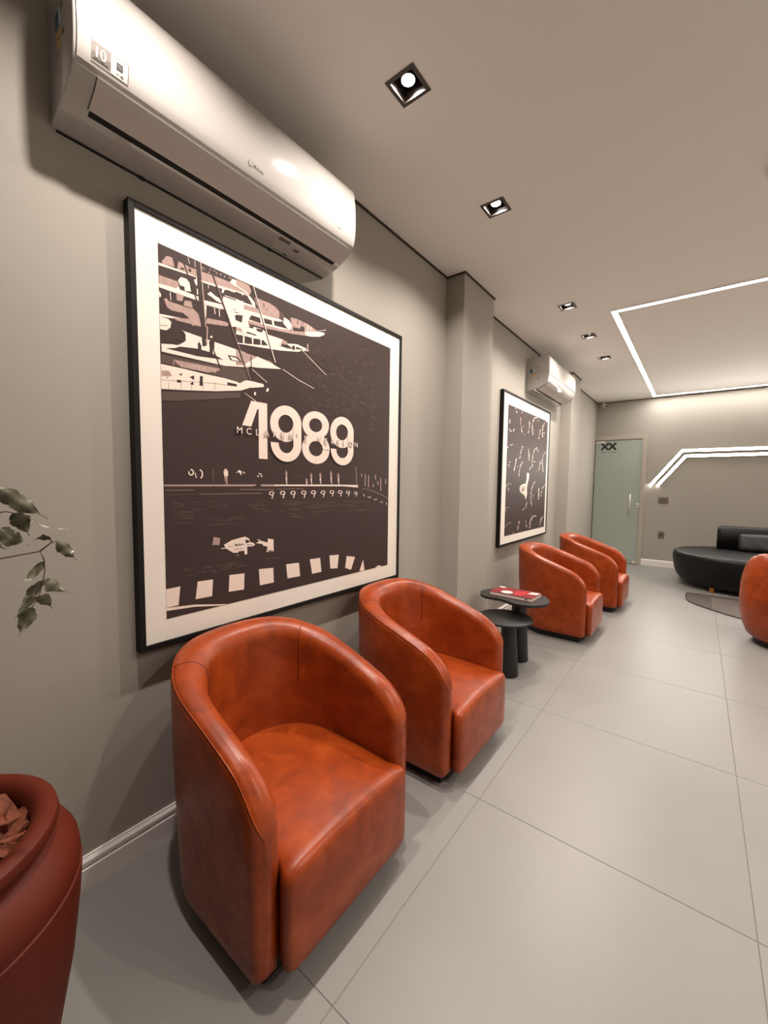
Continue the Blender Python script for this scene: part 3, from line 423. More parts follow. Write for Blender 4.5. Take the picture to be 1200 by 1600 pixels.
(1,((7969,6950),(8064,6866),(7695,6646),(7649,6687))),(1,((8064,6866),(8140,6770),(7732,6598),(7695,6646))),(1,((8140,6770),(8197,6664),(7759,6547),(7732,6598))),(1,((8197,6664),(8232,6552),(7776,6492),(7759,6547))),
(1,((8232,6552),(8244,6437),(7782,6436),(7776,6492))),(1,((9968,7413),(9959,7287),(9514,7332),(9519,7395))),(1,((9959,7287),(9927,7164),(9499,7271),(9514,7332))),(1,((9927,7164),(9874,7046),(9474,7212),(9499,7271))),
(1,((9874,7046),(9802,6937),(9439,7157),(9474,7212))),(1,((9802,6937),(9712,6841),(9396,7108),(9439,7157))),(1,((9712,6841),(9607,6758),(9345,7066),(9396,7108))),(1,((9607,6758),(9490,6691),(9288,7032),(9345,7066))),
(1,((9490,6691),(9365,6642),(9227,7007),(9288,7032))),(1,((9365,6642),(9233,6612),(9163,6991),(9227,7007))),(1,((9233,6612),(9100,6602),(9097,6984),(9163,6991))),(1,((9100,6602),(8968,6610),(9032,6988),(9097,6984))),
(1,((8968,6610),(8840,6637),(8968,7000),(9032,6988))),(1,((8840,6637),(8720,6682),(8908,7023),(8968,7000))),(1,((8720,6682),(8610,6743),(8853,7053),(8908,7023))),(1,((8610,6743),(8512,6819),(8803,7092),(8853,7053))),
(1,((8512,6819),(8430,6908),(8761,7137),(8803,7092))),(1,((8430,6908),(8363,7008),(8728,7188),(8761,7137))),(1,((8363,7008),(8315,7116),(8703,7243),(8728,7188))),(1,((8315,7116),(8285,7230),(8688,7302),(8703,7243))),
(1,((8285,7230),(8275,7347),(8682,7363),(8688,7302))),(1,((8275,7347),(8284,7465),(8687,7423),(8682,7363))),(1,((8284,7465),(8312,7580),(8701,7483),(8687,7423))),(1,((8312,7580),(8359,7692),(8725,7541),(8701,7483))),
(1,((8359,7692),(8424,7796),(8758,7594),(8725,7541))),(1,((8424,7796),(8506,7891),(8799,7642),(8758,7594))),(1,((8506,7891),(8602,7974),(8848,7684),(8799,7642))),(1,((8602,7974),(8711,8043),(8903,7719),(8848,7684))),
(1,((8711,8043),(8830,8096),(8962,7746),(8903,7719))),(1,((8830,8096),(8956,8133),(9025,7764),(8962,7746))),(1,((8956,8133),(9088,8151),(9091,7772),(9025,7764))),(1,((9088,8151),(9220,8151),(9156,7771),(9091,7772))),
(1,((9220,8151),(9351,8131),(9221,7760),(9156,7771))),(1,((9351,8131),(9477,8093),(9282,7739),(9221,7760))),(1,((9477,8093),(9594,8036),(9339,7710),(9282,7739))),(1,((9594,8036),(9700,7962),(9390,7672),(9339,7710))),
(1,((9700,7962),(9792,7873),(9435,7626),(9390,7672))),(1,((9792,7873),(9866,7771),(9470,7575),(9435,7626))),(1,((9866,7771),(9921,7658),(9497,7518),(9470,7575))),(1,((9921,7658),(9956,7537),(9513,7458),(9497,7518))),
(1,((9956,7537),(9968,7413),(9519,7395),(9513,7458))),(1,((9530,7439),(9517,6514),(9947,6541),(9959,7481))),(1,((9954,6586),(9958,6521),(9537,6516),(9535,6551))),(1,((9958,6521),(9957,6456),(9536,6482),(9537,6516))),
(1,((9957,6456),(9949,6392),(9532,6448),(9536,6482))),(1,((9949,6392),(9935,6328),(9525,6414),(9532,6448))),(1,((9935,6328),(9916,6266),(9516,6381),(9525,6414))),(1,((9916,6266),(9891,6205),(9503,6349),(9516,6381))),
(1,((9891,6205),(9861,6147),(9488,6318),(9503,6349))),(1,((9861,6147),(9826,6091),(9470,6289),(9488,6318))),(1,((9826,6091),(9786,6038),(9449,6261),(9470,6289))),(1,((9786,6038),(9741,5989),(9426,6234),(9449,6261))),
(1,((9741,5989),(9692,5943),(9401,6210),(9426,6234))),(1,((9692,5943),(9639,5901),(9374,6187),(9401,6210))),(1,((9639,5901),(9583,5864),(9345,6167),(9374,6187))),(1,((9583,5864),(9523,5831),(9315,6149),(9345,6167))),
(1,((9523,5831),(9461,5803),(9283,6134),(9315,6149))),(1,((9461,5803),(9397,5779),(9250,6121),(9283,6134))),(1,((9397,5779),(9331,5761),(9216,6110),(9250,6121))),(1,((9331,5761),(9264,5747),(9181,6103),(9216,6110))),
(1,((9264,5747),(9196,5739),(9146,6098),(9181,6103))),(1,((9196,5739),(9127,5736),(9110,6096),(9146,6098))),(1,((9127,5736),(9059,5738),(9075,6096),(9110,6096))),(1,((9059,5738),(8991,5745),(9039,6099),(9075,6096))),
(1,((8991,5745),(8925,5757),(9004,6105),(9039,6099))),(1,((8925,5757),(8859,5774),(8970,6114),(9004,6105))),(1,((8859,5774),(8796,5796),(8937,6125),(8970,6114))),(1,((8796,5796),(8735,5822),(8904,6139),(8937,6125))),
(1,((8735,5822),(8676,5852),(8873,6155),(8904,6139))),(1,((8676,5852),(8621,5887),(8844,6173),(8873,6155))),(1,((8621,5887),(8568,5926),(8816,6194),(8844,6173))),(1,((8568,5926),(8520,5968),(8790,6217),(8816,6194))),
(1,((8520,5968),(8475,6013),(8766,6241),(8790,6217))),(1,((8475,6013),(8434,6062),(8744,6267),(8766,6241))),(1,((8434,6062),(8398,6113),(8725,6295),(8744,6267))),(1,((8398,6113),(8366,6167),(8708,6324),(8725,6295))),
(1,((8366,6167),(8339,6223),(8693,6354),(8708,6324))),(1,((8339,6223),(8317,6280),(8681,6385),(8693,6354))),(1,((8317,6280),(8300,6339),(8672,6417),(8681,6385))),(1,((8300,6339),(8288,6399),(8665,6450),(8672,6417))),
(1,((8288,6399),(8281,6459),(8662,6483),(8665,6450))),(1,((8281,6459),(8279,6520),(8661,6516),(8662,6483))),(1,((1333,5256),(1347,5258),(1348,5211),(1340,5209))),(1,((1347,5258),(1362,5258),(1357,5211),(1348,5211))),
(1,((1362,5258),(1376,5257),(1365,5210),(1357,5211))),(1,((1376,5257),(1390,5253),(1372,5207),(1365,5210))),(1,((1390,5253),(1403,5247),(1380,5204),(1372,5207))),(1,((1403,5247),(1416,5240),(1387,5200),(1380,5204))),
(1,((1416,5240),(1427,5231),(1393,5194),(1387,5200))),(1,((1427,5231),(1437,5220),(1399,5188),(1393,5194))),(1,((1437,5220),(1445,5208),(1403,5181),(1399,5188))),(1,((1445,5208),(1452,5195),(1407,5173),(1403,5181))),
(1,((1452,5195),(1457,5181),(1410,5165),(1407,5173))),(1,((1457,5181),(1460,5166),(1412,5157),(1410,5165))),(1,((1460,5166),(1462,5151),(1413,5148),(1412,5157))),(1,((1462,5151),(1461,5136),(1412,5139),(1413,5148))),
(1,((1461,5136),(1458,5121),(1411,5130),(1412,5139))),(1,((1458,5121),(1454,5106),(1408,5121),(1411,5130))),(1,((1454,5106),(1448,5092),(1405,5113),(1408,5121))),(1,((1448,5092),(1440,5079),(1400,5105),(1405,5113))),
(1,((1440,5079),(1431,5067),(1395,5098),(1400,5105))),(1,((1431,5067),(1420,5056),(1389,5092),(1395,5098))),(1,((1420,5056),(1408,5047),(1382,5086),(1389,5092))),(1,((1408,5047),(1395,5039),(1375,5082),(1382,5086))),
(1,((1395,5039),(1381,5033),(1367,5078),(1375,5082))),(1,((1381,5033),(1367,5029),(1359,5076),(1367,5078))),(1,((1367,5029),(1352,5027),(1351,5075),(1359,5076))),(1,((1352,5027),(1338,5027),(1343,5075),(1351,5075))),
(1,((1338,5027),(1324,5029),(1335,5076),(1343,5075))),(1,((1324,5029),(1310,5033),(1327,5078),(1335,5076))),(1,((1310,5033),(1297,5039),(1320,5082),(1327,5078))),(1,((1297,5039),(1284,5046),(1313,5086),(1320,5082))),
(1,((1284,5046),(1273,5056),(1307,5091),(1313,5086))),(1,((1273,5056),(1264,5066),(1301,5098),(1307,5091))),(1,((1264,5066),(1255,5078),(1296,5105),(1301,5098))),(1,((1255,5078),(1249,5091),(1293,5112),(1296,5105))),
(1,((1249,5091),(1244,5105),(1290,5121),(1293,5112))),(1,((1244,5105),(1241,5119),(1288,5129),(1290,5121))),(1,((1241,5119),(1239,5134),(1287,5138),(1288,5129))),(1,((1239,5134),(1240,5149),(1288,5147),(1287,5138))),
(1,((1240,5149),(1242,5164),(1289,5156),(1288,5147))),(1,((1242,5164),(1247,5179),(1292,5164),(1289,5156))),(1,((1677,5268),(1686,5266),(1673,5218),(1667,5220))),(1,((1686,5266),(1695,5263),(1679,5216),(1673,5218))),
(1,((1695,5263),(1704,5259),(1685,5213),(1679,5216))),(1,((1704,5259),(1712,5255),(1690,5210),(1685,5213))),(1,((1712,5255),(1721,5250),(1696,5206),(1690,5210))),(1,((1721,5250),(1729,5244),(1701,5202),(1696,5206))),
(1,((1729,5244),(1737,5238),(1706,5198),(1701,5202))),(1,((1737,5238),(1744,5231),(1711,5192),(1706,5198))),(1,((1744,5231),(1751,5223),(1715,5187),(1711,5192))),(1,((1751,5223),(1757,5215),(1719,5181),(1715,5187))),
(1,((1757,5215),(1763,5206),(1723,5174),(1719,5181))),(1,((1763,5206),(1769,5197),(1727,5168),(1723,5174))),(1,((1769,5197),(1774,5187),(1730,5160),(1727,5168))),(1,((1774,5187),(1778,5177),(1733,5153),(1730,5160))),
(1,((1778,5177),(1782,5166),(1735,5145),(1733,5153))),(1,((1782,5166),(1786,5155),(1738,5137),(1735,5145))),(1,((1786,5155),(1788,5144),(1739,5129),(1738,5137))),(1,((1788,5144),(1791,5133),(1741,5121),(1739,5129))),
(1,((1791,5133),(1792,5121),(1742,5112),(1741,5121))),(1,((1792,5121),(1793,5110),(1742,5104),(1742,5112))),(1,((1793,5110),(1793,5098),(1742,5095),(1742,5104))),(1,((1793,5098),(1793,5086),(1742,5087),(1742,5095))),
(1,((1793,5086),(1792,5074),(1742,5078),(1742,5087))),(1,((1792,5074),(1790,5062),(1741,5069),(1742,5078))),(1,((1790,5062),(1788,5051),(1739,5061),(1741,5069))),(1,((1788,5051),(1786,5039),(1737,5053),(1739,5061))),
(1,((1786,5039),(1782,5028),(1735,5044),(1737,5053))),(1,((1782,5028),(1778,5017),(1733,5036),(1735,5044))),(1,((1778,5017),(1774,5006),(1730,5029),(1733,5036))),(1,((1774,5006),(1769,4996),(1726,5021),(1730,5029))),
(1,((1769,4996),(1763,4986),(1723,5014),(1726,5021))),(1,((1763,4986),(1757,4977),(1719,5007),(1723,5014))),(1,((1757,4977),(1751,4968),(1715,5000),(1719,5007))),(1,((1751,4968),(1744,4959),(1710,4994),(1715,5000))),
(1,((1744,4959),(1736,4951),(1705,4989),(1710,4994))),(1,((1736,4951),(1729,4944),(1700,4983),(1705,4989))),(1,((1729,4944),(1721,4937),(1695,4978),(1700,4983))),(1,((1721,4937),(1712,4931),(1690,4974),(1695,4978))),
(1,((1712,4931),(1704,4926),(1684,4970),(1690,4974))),(1,((1704,4926),(1695,4922),(1678,4967),(1684,4970))),(1,((1557,4937),(1552,4940),(1572,4970),(1575,4968))),(1,((1552,4940),(1548,4943),(1569,4972),(1572,4970))),
(1,((1548,4943),(1544,4946),(1566,4975),(1569,4972))),(1,((1544,4946),(1540,4950),(1563,4977),(1566,4975))),(1,((1540,4950),(1537,4953),(1560,4980),(1563,4977))),(1,((1537,4953),(1533,4957),(1557,4983),(1560,4980))),
(1,((1533,4957),(1529,4961),(1554,4986),(1557,4983))),(1,((1529,4961),(1526,4965),(1552,4989),(1554,4986))),(1,((1526,4965),(1523,4969),(1549,4993),(1552,4989))),(1,((1523,4969),(1519,4973),(1547,4996),(1549,4993))),
(1,((1519,4973),(1516,4978),(1545,5000),(1547,4996))),(1,((1516,4978),(1514,4982),(1543,5003),(1545,5000))),(1,((1514,4982),(1511,4987),(1541,5007),(1543,5003))),(1,((1511,4987),(1508,4992),(1539,5011),(1541,5007))),
(1,((1508,4992),(1506,4997),(1537,5015),(1539,5011))),(1,((1506,4997),(1503,5002),(1535,5018),(1537,5015))),(1,((1503,5002),(1501,5007),(1533,5023),(1535,5018))),(1,((1501,5007),(1499,5012),(1532,5027),(1533,5023))),
(1,((1499,5012),(1498,5017),(1531,5031),(1532,5027))),(1,((1498,5017),(1496,5022),(1529,5035),(1531,5031))),(1,((1496,5022),(1494,5028),(1528,5039),(1529,5035))),(1,((1494,5028),(1493,5033),(1527,5044),(1528,5039))),
(1,((1493,5033),(1492,5039),(1526,5048),(1527,5044))),(1,((1492,5039),(1491,5044),(1526,5052),(1526,5048))),(1,((1491,5044),(1490,5050),(1525,5057),(1526,5052))),(1,((1490,5050),(1489,5056),(1524,5061),(1525,5057))),
(1,((1489,5056),(1489,5061),(1524,5066),(1524,5061))),(1,((1489,5061),(1489,5067),(1524,5070),(1524,5066))),(1,((1489,5067),(1488,5073),(1524,5075),(1524,5070))),(1,((1488,5073),(1488,5079),(1524,5079),(1524,5075))),
(1,((1488,5079),(1489,5084),(1524,5084),(1524,5079))),(1,((1489,5084),(1489,5090),(1524,5089),(1524,5084))),(1,((1489,5090),(1490,5096),(1525,5093),(1524,5089))),(1,((1490,5096),(1490,5101),(1525,5098),(1525,5093))),
(1,((1490,5101),(1491,5107),(1526,5102),(1525,5098))),(1,((1491,5107),(1492,5113),(1527,5107),(1526,5102))),(1,((1492,5113),(1493,5118),(1528,5111),(1527,5107))),(1,((1493,5118),(1495,5124),(1529,5116),(1528,5111))),
(1,((1495,5124),(1496,5130),(1530,5120),(1529,5116))),(1,((1496,5130),(1498,5135),(1531,5124),(1530,5120))),(1,((2768,5272),(2748,5242),(2700,5228),(2653,5239),(2633,5268),(2654,5298),(2701,5312),(2749,5302))),
(1,((2604,5219),(2809,5238),(2794,5043),(2649,5022))),(2,((2649,5022),(2769,5037),(2777,4710),(2721,4709),(2708,4951),(2664,4769))),(3,((2225,5256),(2213,5228),(2186,5216),(2159,5226),(2148,5253),(2160,5281),(2187,5293),(2214,5283))),
(3,((2131,5209),(2247,5223),(2238,5046),(2155,5028))),(3,((2155,5028),(2224,5040),(2226,4742),(2194,4741),(2188,4962),(2162,4796))),(1,((3141,5161),(3268,5296),(3396,5244),(3351,5129),(3482,5247),(3567,5135),(3438,5207),(3351,5091),(3268,5221))),
(1,((4183,5208),(4190,5207),(4180,5169),(4175,5169))),(1,((4190,5207),(4197,5206),(4185,5168),(4180,5169))),(1,((4197,5206),(4204,5205),(4190,5167),(4185,5168))),(1,((4204,5205),(4211,5203),(4196,5165),(4190,5167))),
(1,((4211,5203),(4218,5201),(4201,5164),(4196,5165))),(1,((4218,5201),(4225,5199),(4206,5162),(4201,5164))),(1,((4225,5199),(4231,5197),(4211,5161),(4206,5162))),(1,((4231,5197),(4238,5194),(4216,5159),(4211,5161))),
(1,((4238,5194),(4244,5191),(4220,5156),(4216,5159))),(1,((4244,5191),(4250,5188),(4225,5154),(4220,5156))),(1,((4250,5188),(4256,5185),(4230,5152),(4225,5154))),(1,((4256,5185),(4262,5181),(4234,5149),(4230,5152))),
(1,((4262,5181),(4268,5178),(4238,5146),(4234,5149))),(1,((4268,5178),(4274,5174),(4242,5143),(4238,5146))),(1,((4274,5174),(4279,5170),(4246,5140),(4242,5143))),(1,((4279,5170),(4284,5166),(4250,5137),(4246,5140))),
(1,((4284,5166),(4289,5161),(4254,5134),(4250,5137))),(1,((4289,5161),(4294,5157),(4257,5131),(4254,5134))),(1,((4294,5157),(4298,5152),(4261,5127),(4257,5131))),(1,((4298,5152),(4303,5147),(4264,5123),(4261,5127))),
(1,((4303,5147),(4307,5142),(4267,5120),(4264,5123))),(1,((4307,5142),(4310,5137),(4270,5116),(4267,5120))),(1,((4310,5137),(4314,5131),(4273,5112),(4270,5116))),(1,((4314,5131),(4317,5126),(4275,5108),(4273,5112))),
(1,((4317,5126),(4320,5120),(4277,5103),(4275,5108))),(1,((4320,5120),(4323,5115),(4279,5099),(4277,5103))),(1,((4323,5115),(4326,5109),(4281,5095),(4279,5099))),(1,((4326,5109),(4328,5103),(4283,5091),(4281,5095))),
(1,((4328,5103),(4330,5097),(4284,5086),(4283,5091))),(1,((4330,5097),(4331,5091),(4286,5082),(4284,5086))),(1,((4331,5091),(4333,5085),(4287,5077),(4286,5082))),(1,((4333,5085),(4334,5079),(4288,5072),(4287,5077))),
(1,((4334,5079),(4335,5073),(4288,5068),(4288,5072))),(1,((4335,5073),(4335,5067),(4289,5063),(4288,5068))),(1,((4335,5067),(4336,5061),(4289,5059),(4289,5063))),(1,((4336,5061),(4336,5054),(4289,5054),(4289,5059))),
(1,((4336,5054),(4335,5048),(4288,5049),(4289,5054))),(1,((4335,5048),(4335,5042),(4288,5045),(4288,5049))),(1,((4335,5042),(4334,5036),(4287,5040),(4288,5045))),(1,((4334,5036),(4332,5030),(4286,5035),(4287,5040))),
(1,((4191,5073),(4179,5048),(4149,5037),(4120,5047),(4108,5072),(4121,5097),(4150,5108),(4179,5098))),(2,((392,4700),(4054,4734),(4054,4695),(3917,4655),(390,4642))),(2,((4286,4736),(4962,4741),(4961,4659),(4285,4657))),
(2,((441,4499),(1445,4505),(1445,4519),(441,4512))),(3,((438,4356),(1548,4356),(1549,4370),(438,4369))),(2,((1650,4354),(4333,4363),(4333,4379),(1650,4368))),(2,((3298,4524),(4964,4512),(4964,4528),(3298,4539))),
(1,((4962,4734),(8739,4761),(10356,4747),(10358,4618),(9161,4681),(4961,4672))),(2,((5110,4541),(6588,4548),(6588,4561),(5110,4554))),(3,((5635,5094),(6705,5118),(6705,5131),(5635,5106))),
(3,((8459,5101),(9746,5127),(9746,5142),(8459,5115))),(2,((10170,5718),(10245,4638),(10284,4639),(10208,5721))),(2,((10746,4542),(11504,4448),(11510,4469),(10752,4562))),(2,((11487,4451),(12289,4224),(12303,4244),(11501,4471))),
(2,((12275,4227),(13076,3987),(13091,4007),(12290,4247))),(2,((5635,5310),(5624,5279),(5596,5265),(5569,5277),(5558,5308),(5569,5339),(5597,5353),(5624,5341))),(2,((5541,5257),(5659,5274),(5651,5072),(5568,5052))),
(1,((5568,5052),(5637,5066),(5642,4726),(5610,4726),(5602,4977),(5578,4788))),(2,((6803,5016),(6790,5001),(6760,4994),(6730,5000),(6717,5015),(6730,5030),(6760,5037),(6790,5031))),(2,((6699,4990),(6829,4999),(6821,4901),(6729,4891))),
(1,((6729,4891),(6806,4898),(6814,4734),(6778,4734),(6768,4855),(6741,4764))),(2,((7090,5254),(7077,5227),(7046,5215),(7015,5225),(7002,5251),(7015,5278),(7046,5290),(7077,5280))),(2,((6983,5208),(7117,5222),(7109,5048),(7015,5030))),
(1,((7015,5030),(7093,5042),(7101,4749),(7065,4749),(7054,4966),(7027,4803))),(2,((7672,5285),(7659,5257),(7626,5245),(7593,5255),(7580,5282),(7593,5309),(7626,5321),(7658,5311))),(2,((7560,5238),(7700,5253),(7692,5078),(7594,5059))),
(1,((7594,5059),(7676,5072),(7685,4777),(7647,4776),(7635,4995),(7607,4831))),(2,((8396,5381),(8382,5348),(8348,5334),(8313,5346),(8299,5377),(8313,5410),(8347,5424),(8382,5412))),(2,((8278,5326),(8426,5343),(8419,5137),(8314,5115))),
(1,((8314,5115),(8401,5130),(8412,4783),(8372,4782),(8358,5039),(8329,4846))),(2,((8911,5291),(8896,5263),(8861,5250),(8825,5261),(8810,5289),(8824,5317),(8860,5330),(8896,5319))),(2,((8788,5243),(8942,5258),(8935,5076),(8826,5057))),
(1,((8826,5057),(8916,5070),(8928,4762),(8886,4762),(8872,4989),(8842,4819))),(2,((10612,5354),(10615,5180),(10686,5182),(10684,5356))),(2,((10910,5336),(10919,4689),(10992,4689),(10983,5338))),
(2,((11197,5291),(11208,4637),(11283,4637),(11272,5293))),(2,((11789,5333),(11794,5071),(11872,5072),(11867,5335))),(2,((12013,4985),(12017,4748),(12097,4748),(12092,4986))),(2,((12276,5154),(12290,4419),(12371,4418),(12356,5155))),
(2,((12730,5107),(12737,4808),(12820,4809),(12814,5109))),(2,((11609,4818),(11612,4638),(11689,4638),(11686,4819))),(1,((4946,4362),(4935,4329),(4891,4342),(4898,4362))),(1,((4935,4329),(4905,4301),(4872,4326),(4891,4342))),
(1,((4905,4301),(4860,4283),(4843,4315),(4872,4326))),(1,((4860,4283),(4808,4277),(4809,4311),(4843,4315))),(1,((4808,4277),(4756,4284),(4775,4316),(4809,4311))),(1,((4756,4284),(4713,4303),(4746,4327),(4775,4316))),
(1,((4713,4303),(4684,4331),(4727,4344),(4746,4327))),(1,((4684,4331),(4674,4364),(4721,4364),(4727,4344))),(1,((4674,4364),(4684,4397),(4727,4384),(4721,4364))),(1,((4684,4397),(4714,4425),(4747,4400),(4727,4384))),
(1,((4714,4425),(4758,4443),(4775,4411),(4747,4400))),(1,((4758,4443),(4810,4449),(4809,4415),(4775,4411))),(1,((4810,4449),(4862,4443),(4843,4411),(4809,4415))),(1,((4862,4443),(4906,4423),(4872,4399),(4843,4411))),
(1,((4906,4423),(4935,4395),(4891,4382),(4872,4399))),(1,((4935,4395),(4946,4362),(4898,4362),(4891,4382))),(1,((4883,4375),(4846,4265),(4891,4254),(4929,4364))),(1,((4851,4280),(4803,4145),(4848,4133),(4897,4269))),
(1,((5545,4377),(5533,4342),(5486,4357),(5493,4378))),(1,((5533,4342),(5501,4313),(5465,4339),(5486,4357))),(1,((5501,4313),(5453,4294),(5433,4328),(5465,4339))),(1,((5453,4294),(5396,4287),(5396,4324),(5433,4328))),
(1,((5396,4287),(5340,4295),(5359,4328),(5396,4324))),(1,((5340,4295),(5292,4315),(5328,4341),(5359,4328))),(1,((5292,4315),(5261,4345),(5308,4358),(5328,4341))),(1,((5261,4345),(5250,4380),(5301,4379),(5308,4358))),
(1,((5250,4380),(5261,4414),(5308,4400),(5301,4379))),(1,((5261,4414),(5293,4444),(5329,4418),(5308,4400))),(1,((5293,4444),(5341,4463),(5360,4429),(5329,4418))),(1,((5341,4463),(5397,4470),(5397,4433),(5360,4429))),
(1,((5397,4470),(5453,4462),(5434,4429),(5397,4433))),(1,((5453,4462),(5501,4442),(5465,4417),(5434,4429))),(1,((5501,4442),(5534,4412),(5486,4399),(5465,4417))),(1,((5534,4412),(5545,4377),(5493,4378),(5486,4399))),
(1,((5477,4391),(5437,4275),(5486,4264),(5527,4380))),(1,((5442,4291),(5391,4148),(5440,4136),(5492,4279))),(1,((6124,4372),(6112,4337),(6063,4352),(6071,4373))),(1,((6112,4337),(6079,4308),(6042,4334),(6063,4352))),
(1,((6079,4308),(6030,4289),(6010,4323),(6042,4334))),(1,((6030,4289),(5972,4283),(5972,4319),(6010,4323))),(1,((5972,4283),(5914,4290),(5934,4323),(5972,4319))),(1,((5914,4290),(5866,4310),(5903,4336),(5934,4323))),
(1,((5866,4310),(5834,4340),(5881,4353),(5903,4336))),(1,((5834,4340),(5822,4375),(5874,4374),(5881,4353))),(1,((5822,4375),(5834,4409),(5882,4395),(5874,4374))),(1,((5834,4409),(5866,4438),(5903,4413),(5882,4395))),
(1,((5866,4438),(5915,4458),(5935,4424),(5903,4413))),(1,((5915,4458),(5972,4464),(5972,4428),(5935,4424))),(1,((5972,4464),(6030,4457),(6010,4424),(5972,4428))),(1,((6030,4457),(6079,4437),(6042,4412),(6010,4424))),
(1,((6079,4437),(6112,4407),(6064,4394),(6042,4412))),(1,((6112,4407),(6124,4372),(6071,4373),(6064,4394))),(1,((6054,4386),(6014,4270),(6064,4259),(6105,4375))),(1,((6019,4286),(5967,4144),(6017,4132),(6070,4274))),
(1,((6756,4376),(6743,4340),(6692,4355),(6700,4376))),(1,((6743,4340),(6708,4310),(6669,4337),(6692,4355))),(1,((6708,4310),(6656,4290),(6635,4325),(6669,4337))),(1,((6656,4290),(6596,4283),(6596,4321),(6635,4325))),
(1,((6596,4283),(6535,4291),(6556,4326),(6596,4321))),(1,((6535,4291),(6484,4312),(6522,4338),(6556,4326))),(1,((6484,4312),(6450,4343),(6500,4356),(6522,4338))),(1,((6450,4343),(6438,4378),(6492,4378),(6500,4356))),
(1,((6438,4378),(6450,4414),(6500,4399),(6492,4378))),(1,((6450,4414),(6484,4444),(6522,4417),(6500,4399))),(1,((6484,4444),(6535,4463),(6556,4429),(6522,4417))),(1,((6535,4463),(6596,4470),(6596,4433),(6556,4429))),
(1,((6596,4470),(6657,4463),(6635,4428),(6596,4433))),(1,((6657,4463),(6709,4442),(6669,4416),(6635,4428))),(1,((6709,4442),(6743,4412),(6692,4398),(6669,4416))),(1,((6743,4412),(6756,4376),(6700,4376),(6692,4398))),
(1,((6682,4390),(6640,4271),(6693,4259),(6736,4378))),(1,((6646,4287),(6590,4141),(6643,4128),(6699,4275))),(1,((7352,4384),(7340,4349),(7289,4364),(7297,4385))),(1,((7340,4349),(7305,4320),(7266,4346),(7289,4364))),
(1,((7305,4320),(7254,4301),(7232,4335),(7266,4346))),(1,((7254,4301),(7192,4294),(7192,4331),(7232,4335))),(1,((7192,4294),(7132,4302),(7153,4335),(7192,4331))),(1,((7132,4302),(7080,4322),(7119,4348),(7153,4335))),
(1,((7080,4322),(7046,4352),(7097,4365),(7119,4348))),(1,((7046,4352),(7034,4387),(7089,4386),(7097,4365))),(1,((7034,4387),(7046,4421),(7097,4407),(7089,4386))),(1,((7046,4421),(7080,4451),(7119,4425),(7097,4407))),
(1,((7080,4451),(7132,4470),(7153,4436),(7119,4425))),(1,((7132,4470),(7192,4477),(7192,4440),(7153,4436))),(1,((7192,4477),(7253,4470),(7232,4436),(7192,4440))),(1,((7253,4470),(7305,4449),(7266,4424),(7232,4436))),
(1,((7305,4449),(7340,4420),(7289,4406),(7266,4424))),(1,((7340,4420),(7352,4384),(7297,4385),(7289,4406))),(1,((7279,4398),(7237,4282),(7290,4271),(7333,4387))),(1,((7243,4298),(7188,4155),(7241,4143),(7296,4286))),
(1,((7967,4380),(7955,4345),(7904,4360),(7911,4380))),(1,((7955,4345),(7920,4317),(7881,4342),(7904,4360))),(1,((7920,4317),(7868,4298),(7847,4331),(7881,4342))),(1,((7868,4298),(7807,4292),(7807,4327),(7847,4331))),
(1,((7807,4292),(7747,4299),(7768,4332),(7807,4327))),(1,((7747,4299),(7696,4319),(7734,4344),(7768,4332))),(1,((7696,4319),(7661,4348),(7712,4361),(7734,4344))),(1,((7661,4348),(7649,4382),(7704,4382),(7712,4361))),
(1,((7649,4382),(7661,4416),(7711,4402),(7704,4382))),(1,((7661,4416),(7695,4444),(7734,4419),(7711,4402))),(1,((7695,4444),(7746,4463),(7767,4430),(7734,4419))),(1,((7746,4463),(7807,4470),(7807,4434),(7767,4430))),
(1,((7807,4470),(7868,4463),(7847,4430),(7807,4434))),(1,((7868,4463),(7920,4443),(7881,4418),(7847,4430))),(1,((7920,4443),(7955,4414),(7903,4401),(7881,4418))),(1,((7955,4414),(7967,4380),(7911,4380),(7903,4401))),
(1,((7894,4393),(7852,4280),(7905,4269),(7947,4382))),(1,((7857,4296),(7803,4156),(7856,4145),(7911,4284))),(1,((8572,4389),(8560,4356),(8509,4370),(8517,4390))),(1,((8560,4356),(8526,4328),(8487,4353),(8509,4370))),
(1,((8526,4328),(8474,4310),(8453,4342),(8487,4353))),(1,((8474,4310),(8414,4304),(8414,4339),(8453,4342))),(1,((8414,4304),(8353,4311),(8374,4343),(8414,4339))),(1,((8353,4311),(8302,4331),(8341,4354),(8374,4343))),
(1,((8302,4331),(8268,4359),(8318,4371),(8341,4354))),(1,((8268,4359),(8256,4392),(8310,4391),(8318,4371))),(1,((8256,4392),(8268,4424),(8318,4411),(8310,4391))),(1,((8268,4424),(8302,4452),(8340,4427),(8318,4411))),
(1,((8302,4452),(8353,4470),(8374,4438),(8340,4427))),(1,((8353,4470),(8413,4477),(8413,4442),(8374,4438))),(1,((8413,4477),(8473,4470),(8453,4438),(8413,4442))),(1,((8473,4470),(8525,4451),(8486,4427),(8453,4438))),
(1,((8525,4451),(8560,4423),(8509,4410),(8486,4427))),(1,((8560,4423),(8572,4389),(8517,4390),(8509,4410))),(1,((8499,4402),(8458,4293),(8511,4282),(8553,4392))),(1,((8464,4308),(8410,4173),(8462,4161),(8517,4297))),
(1,((9163,4385),(9151,4352),(9099,4366),(9106,4385))),(1,((9151,4352),(9116,4324),(9076,4349),(9099,4366))),(1,((9116,4324),(9063,4306),(9041,4338),(9076,4349))),(1,((9063,4306),(9001,4300),(9001,4334),(9041,4338))),
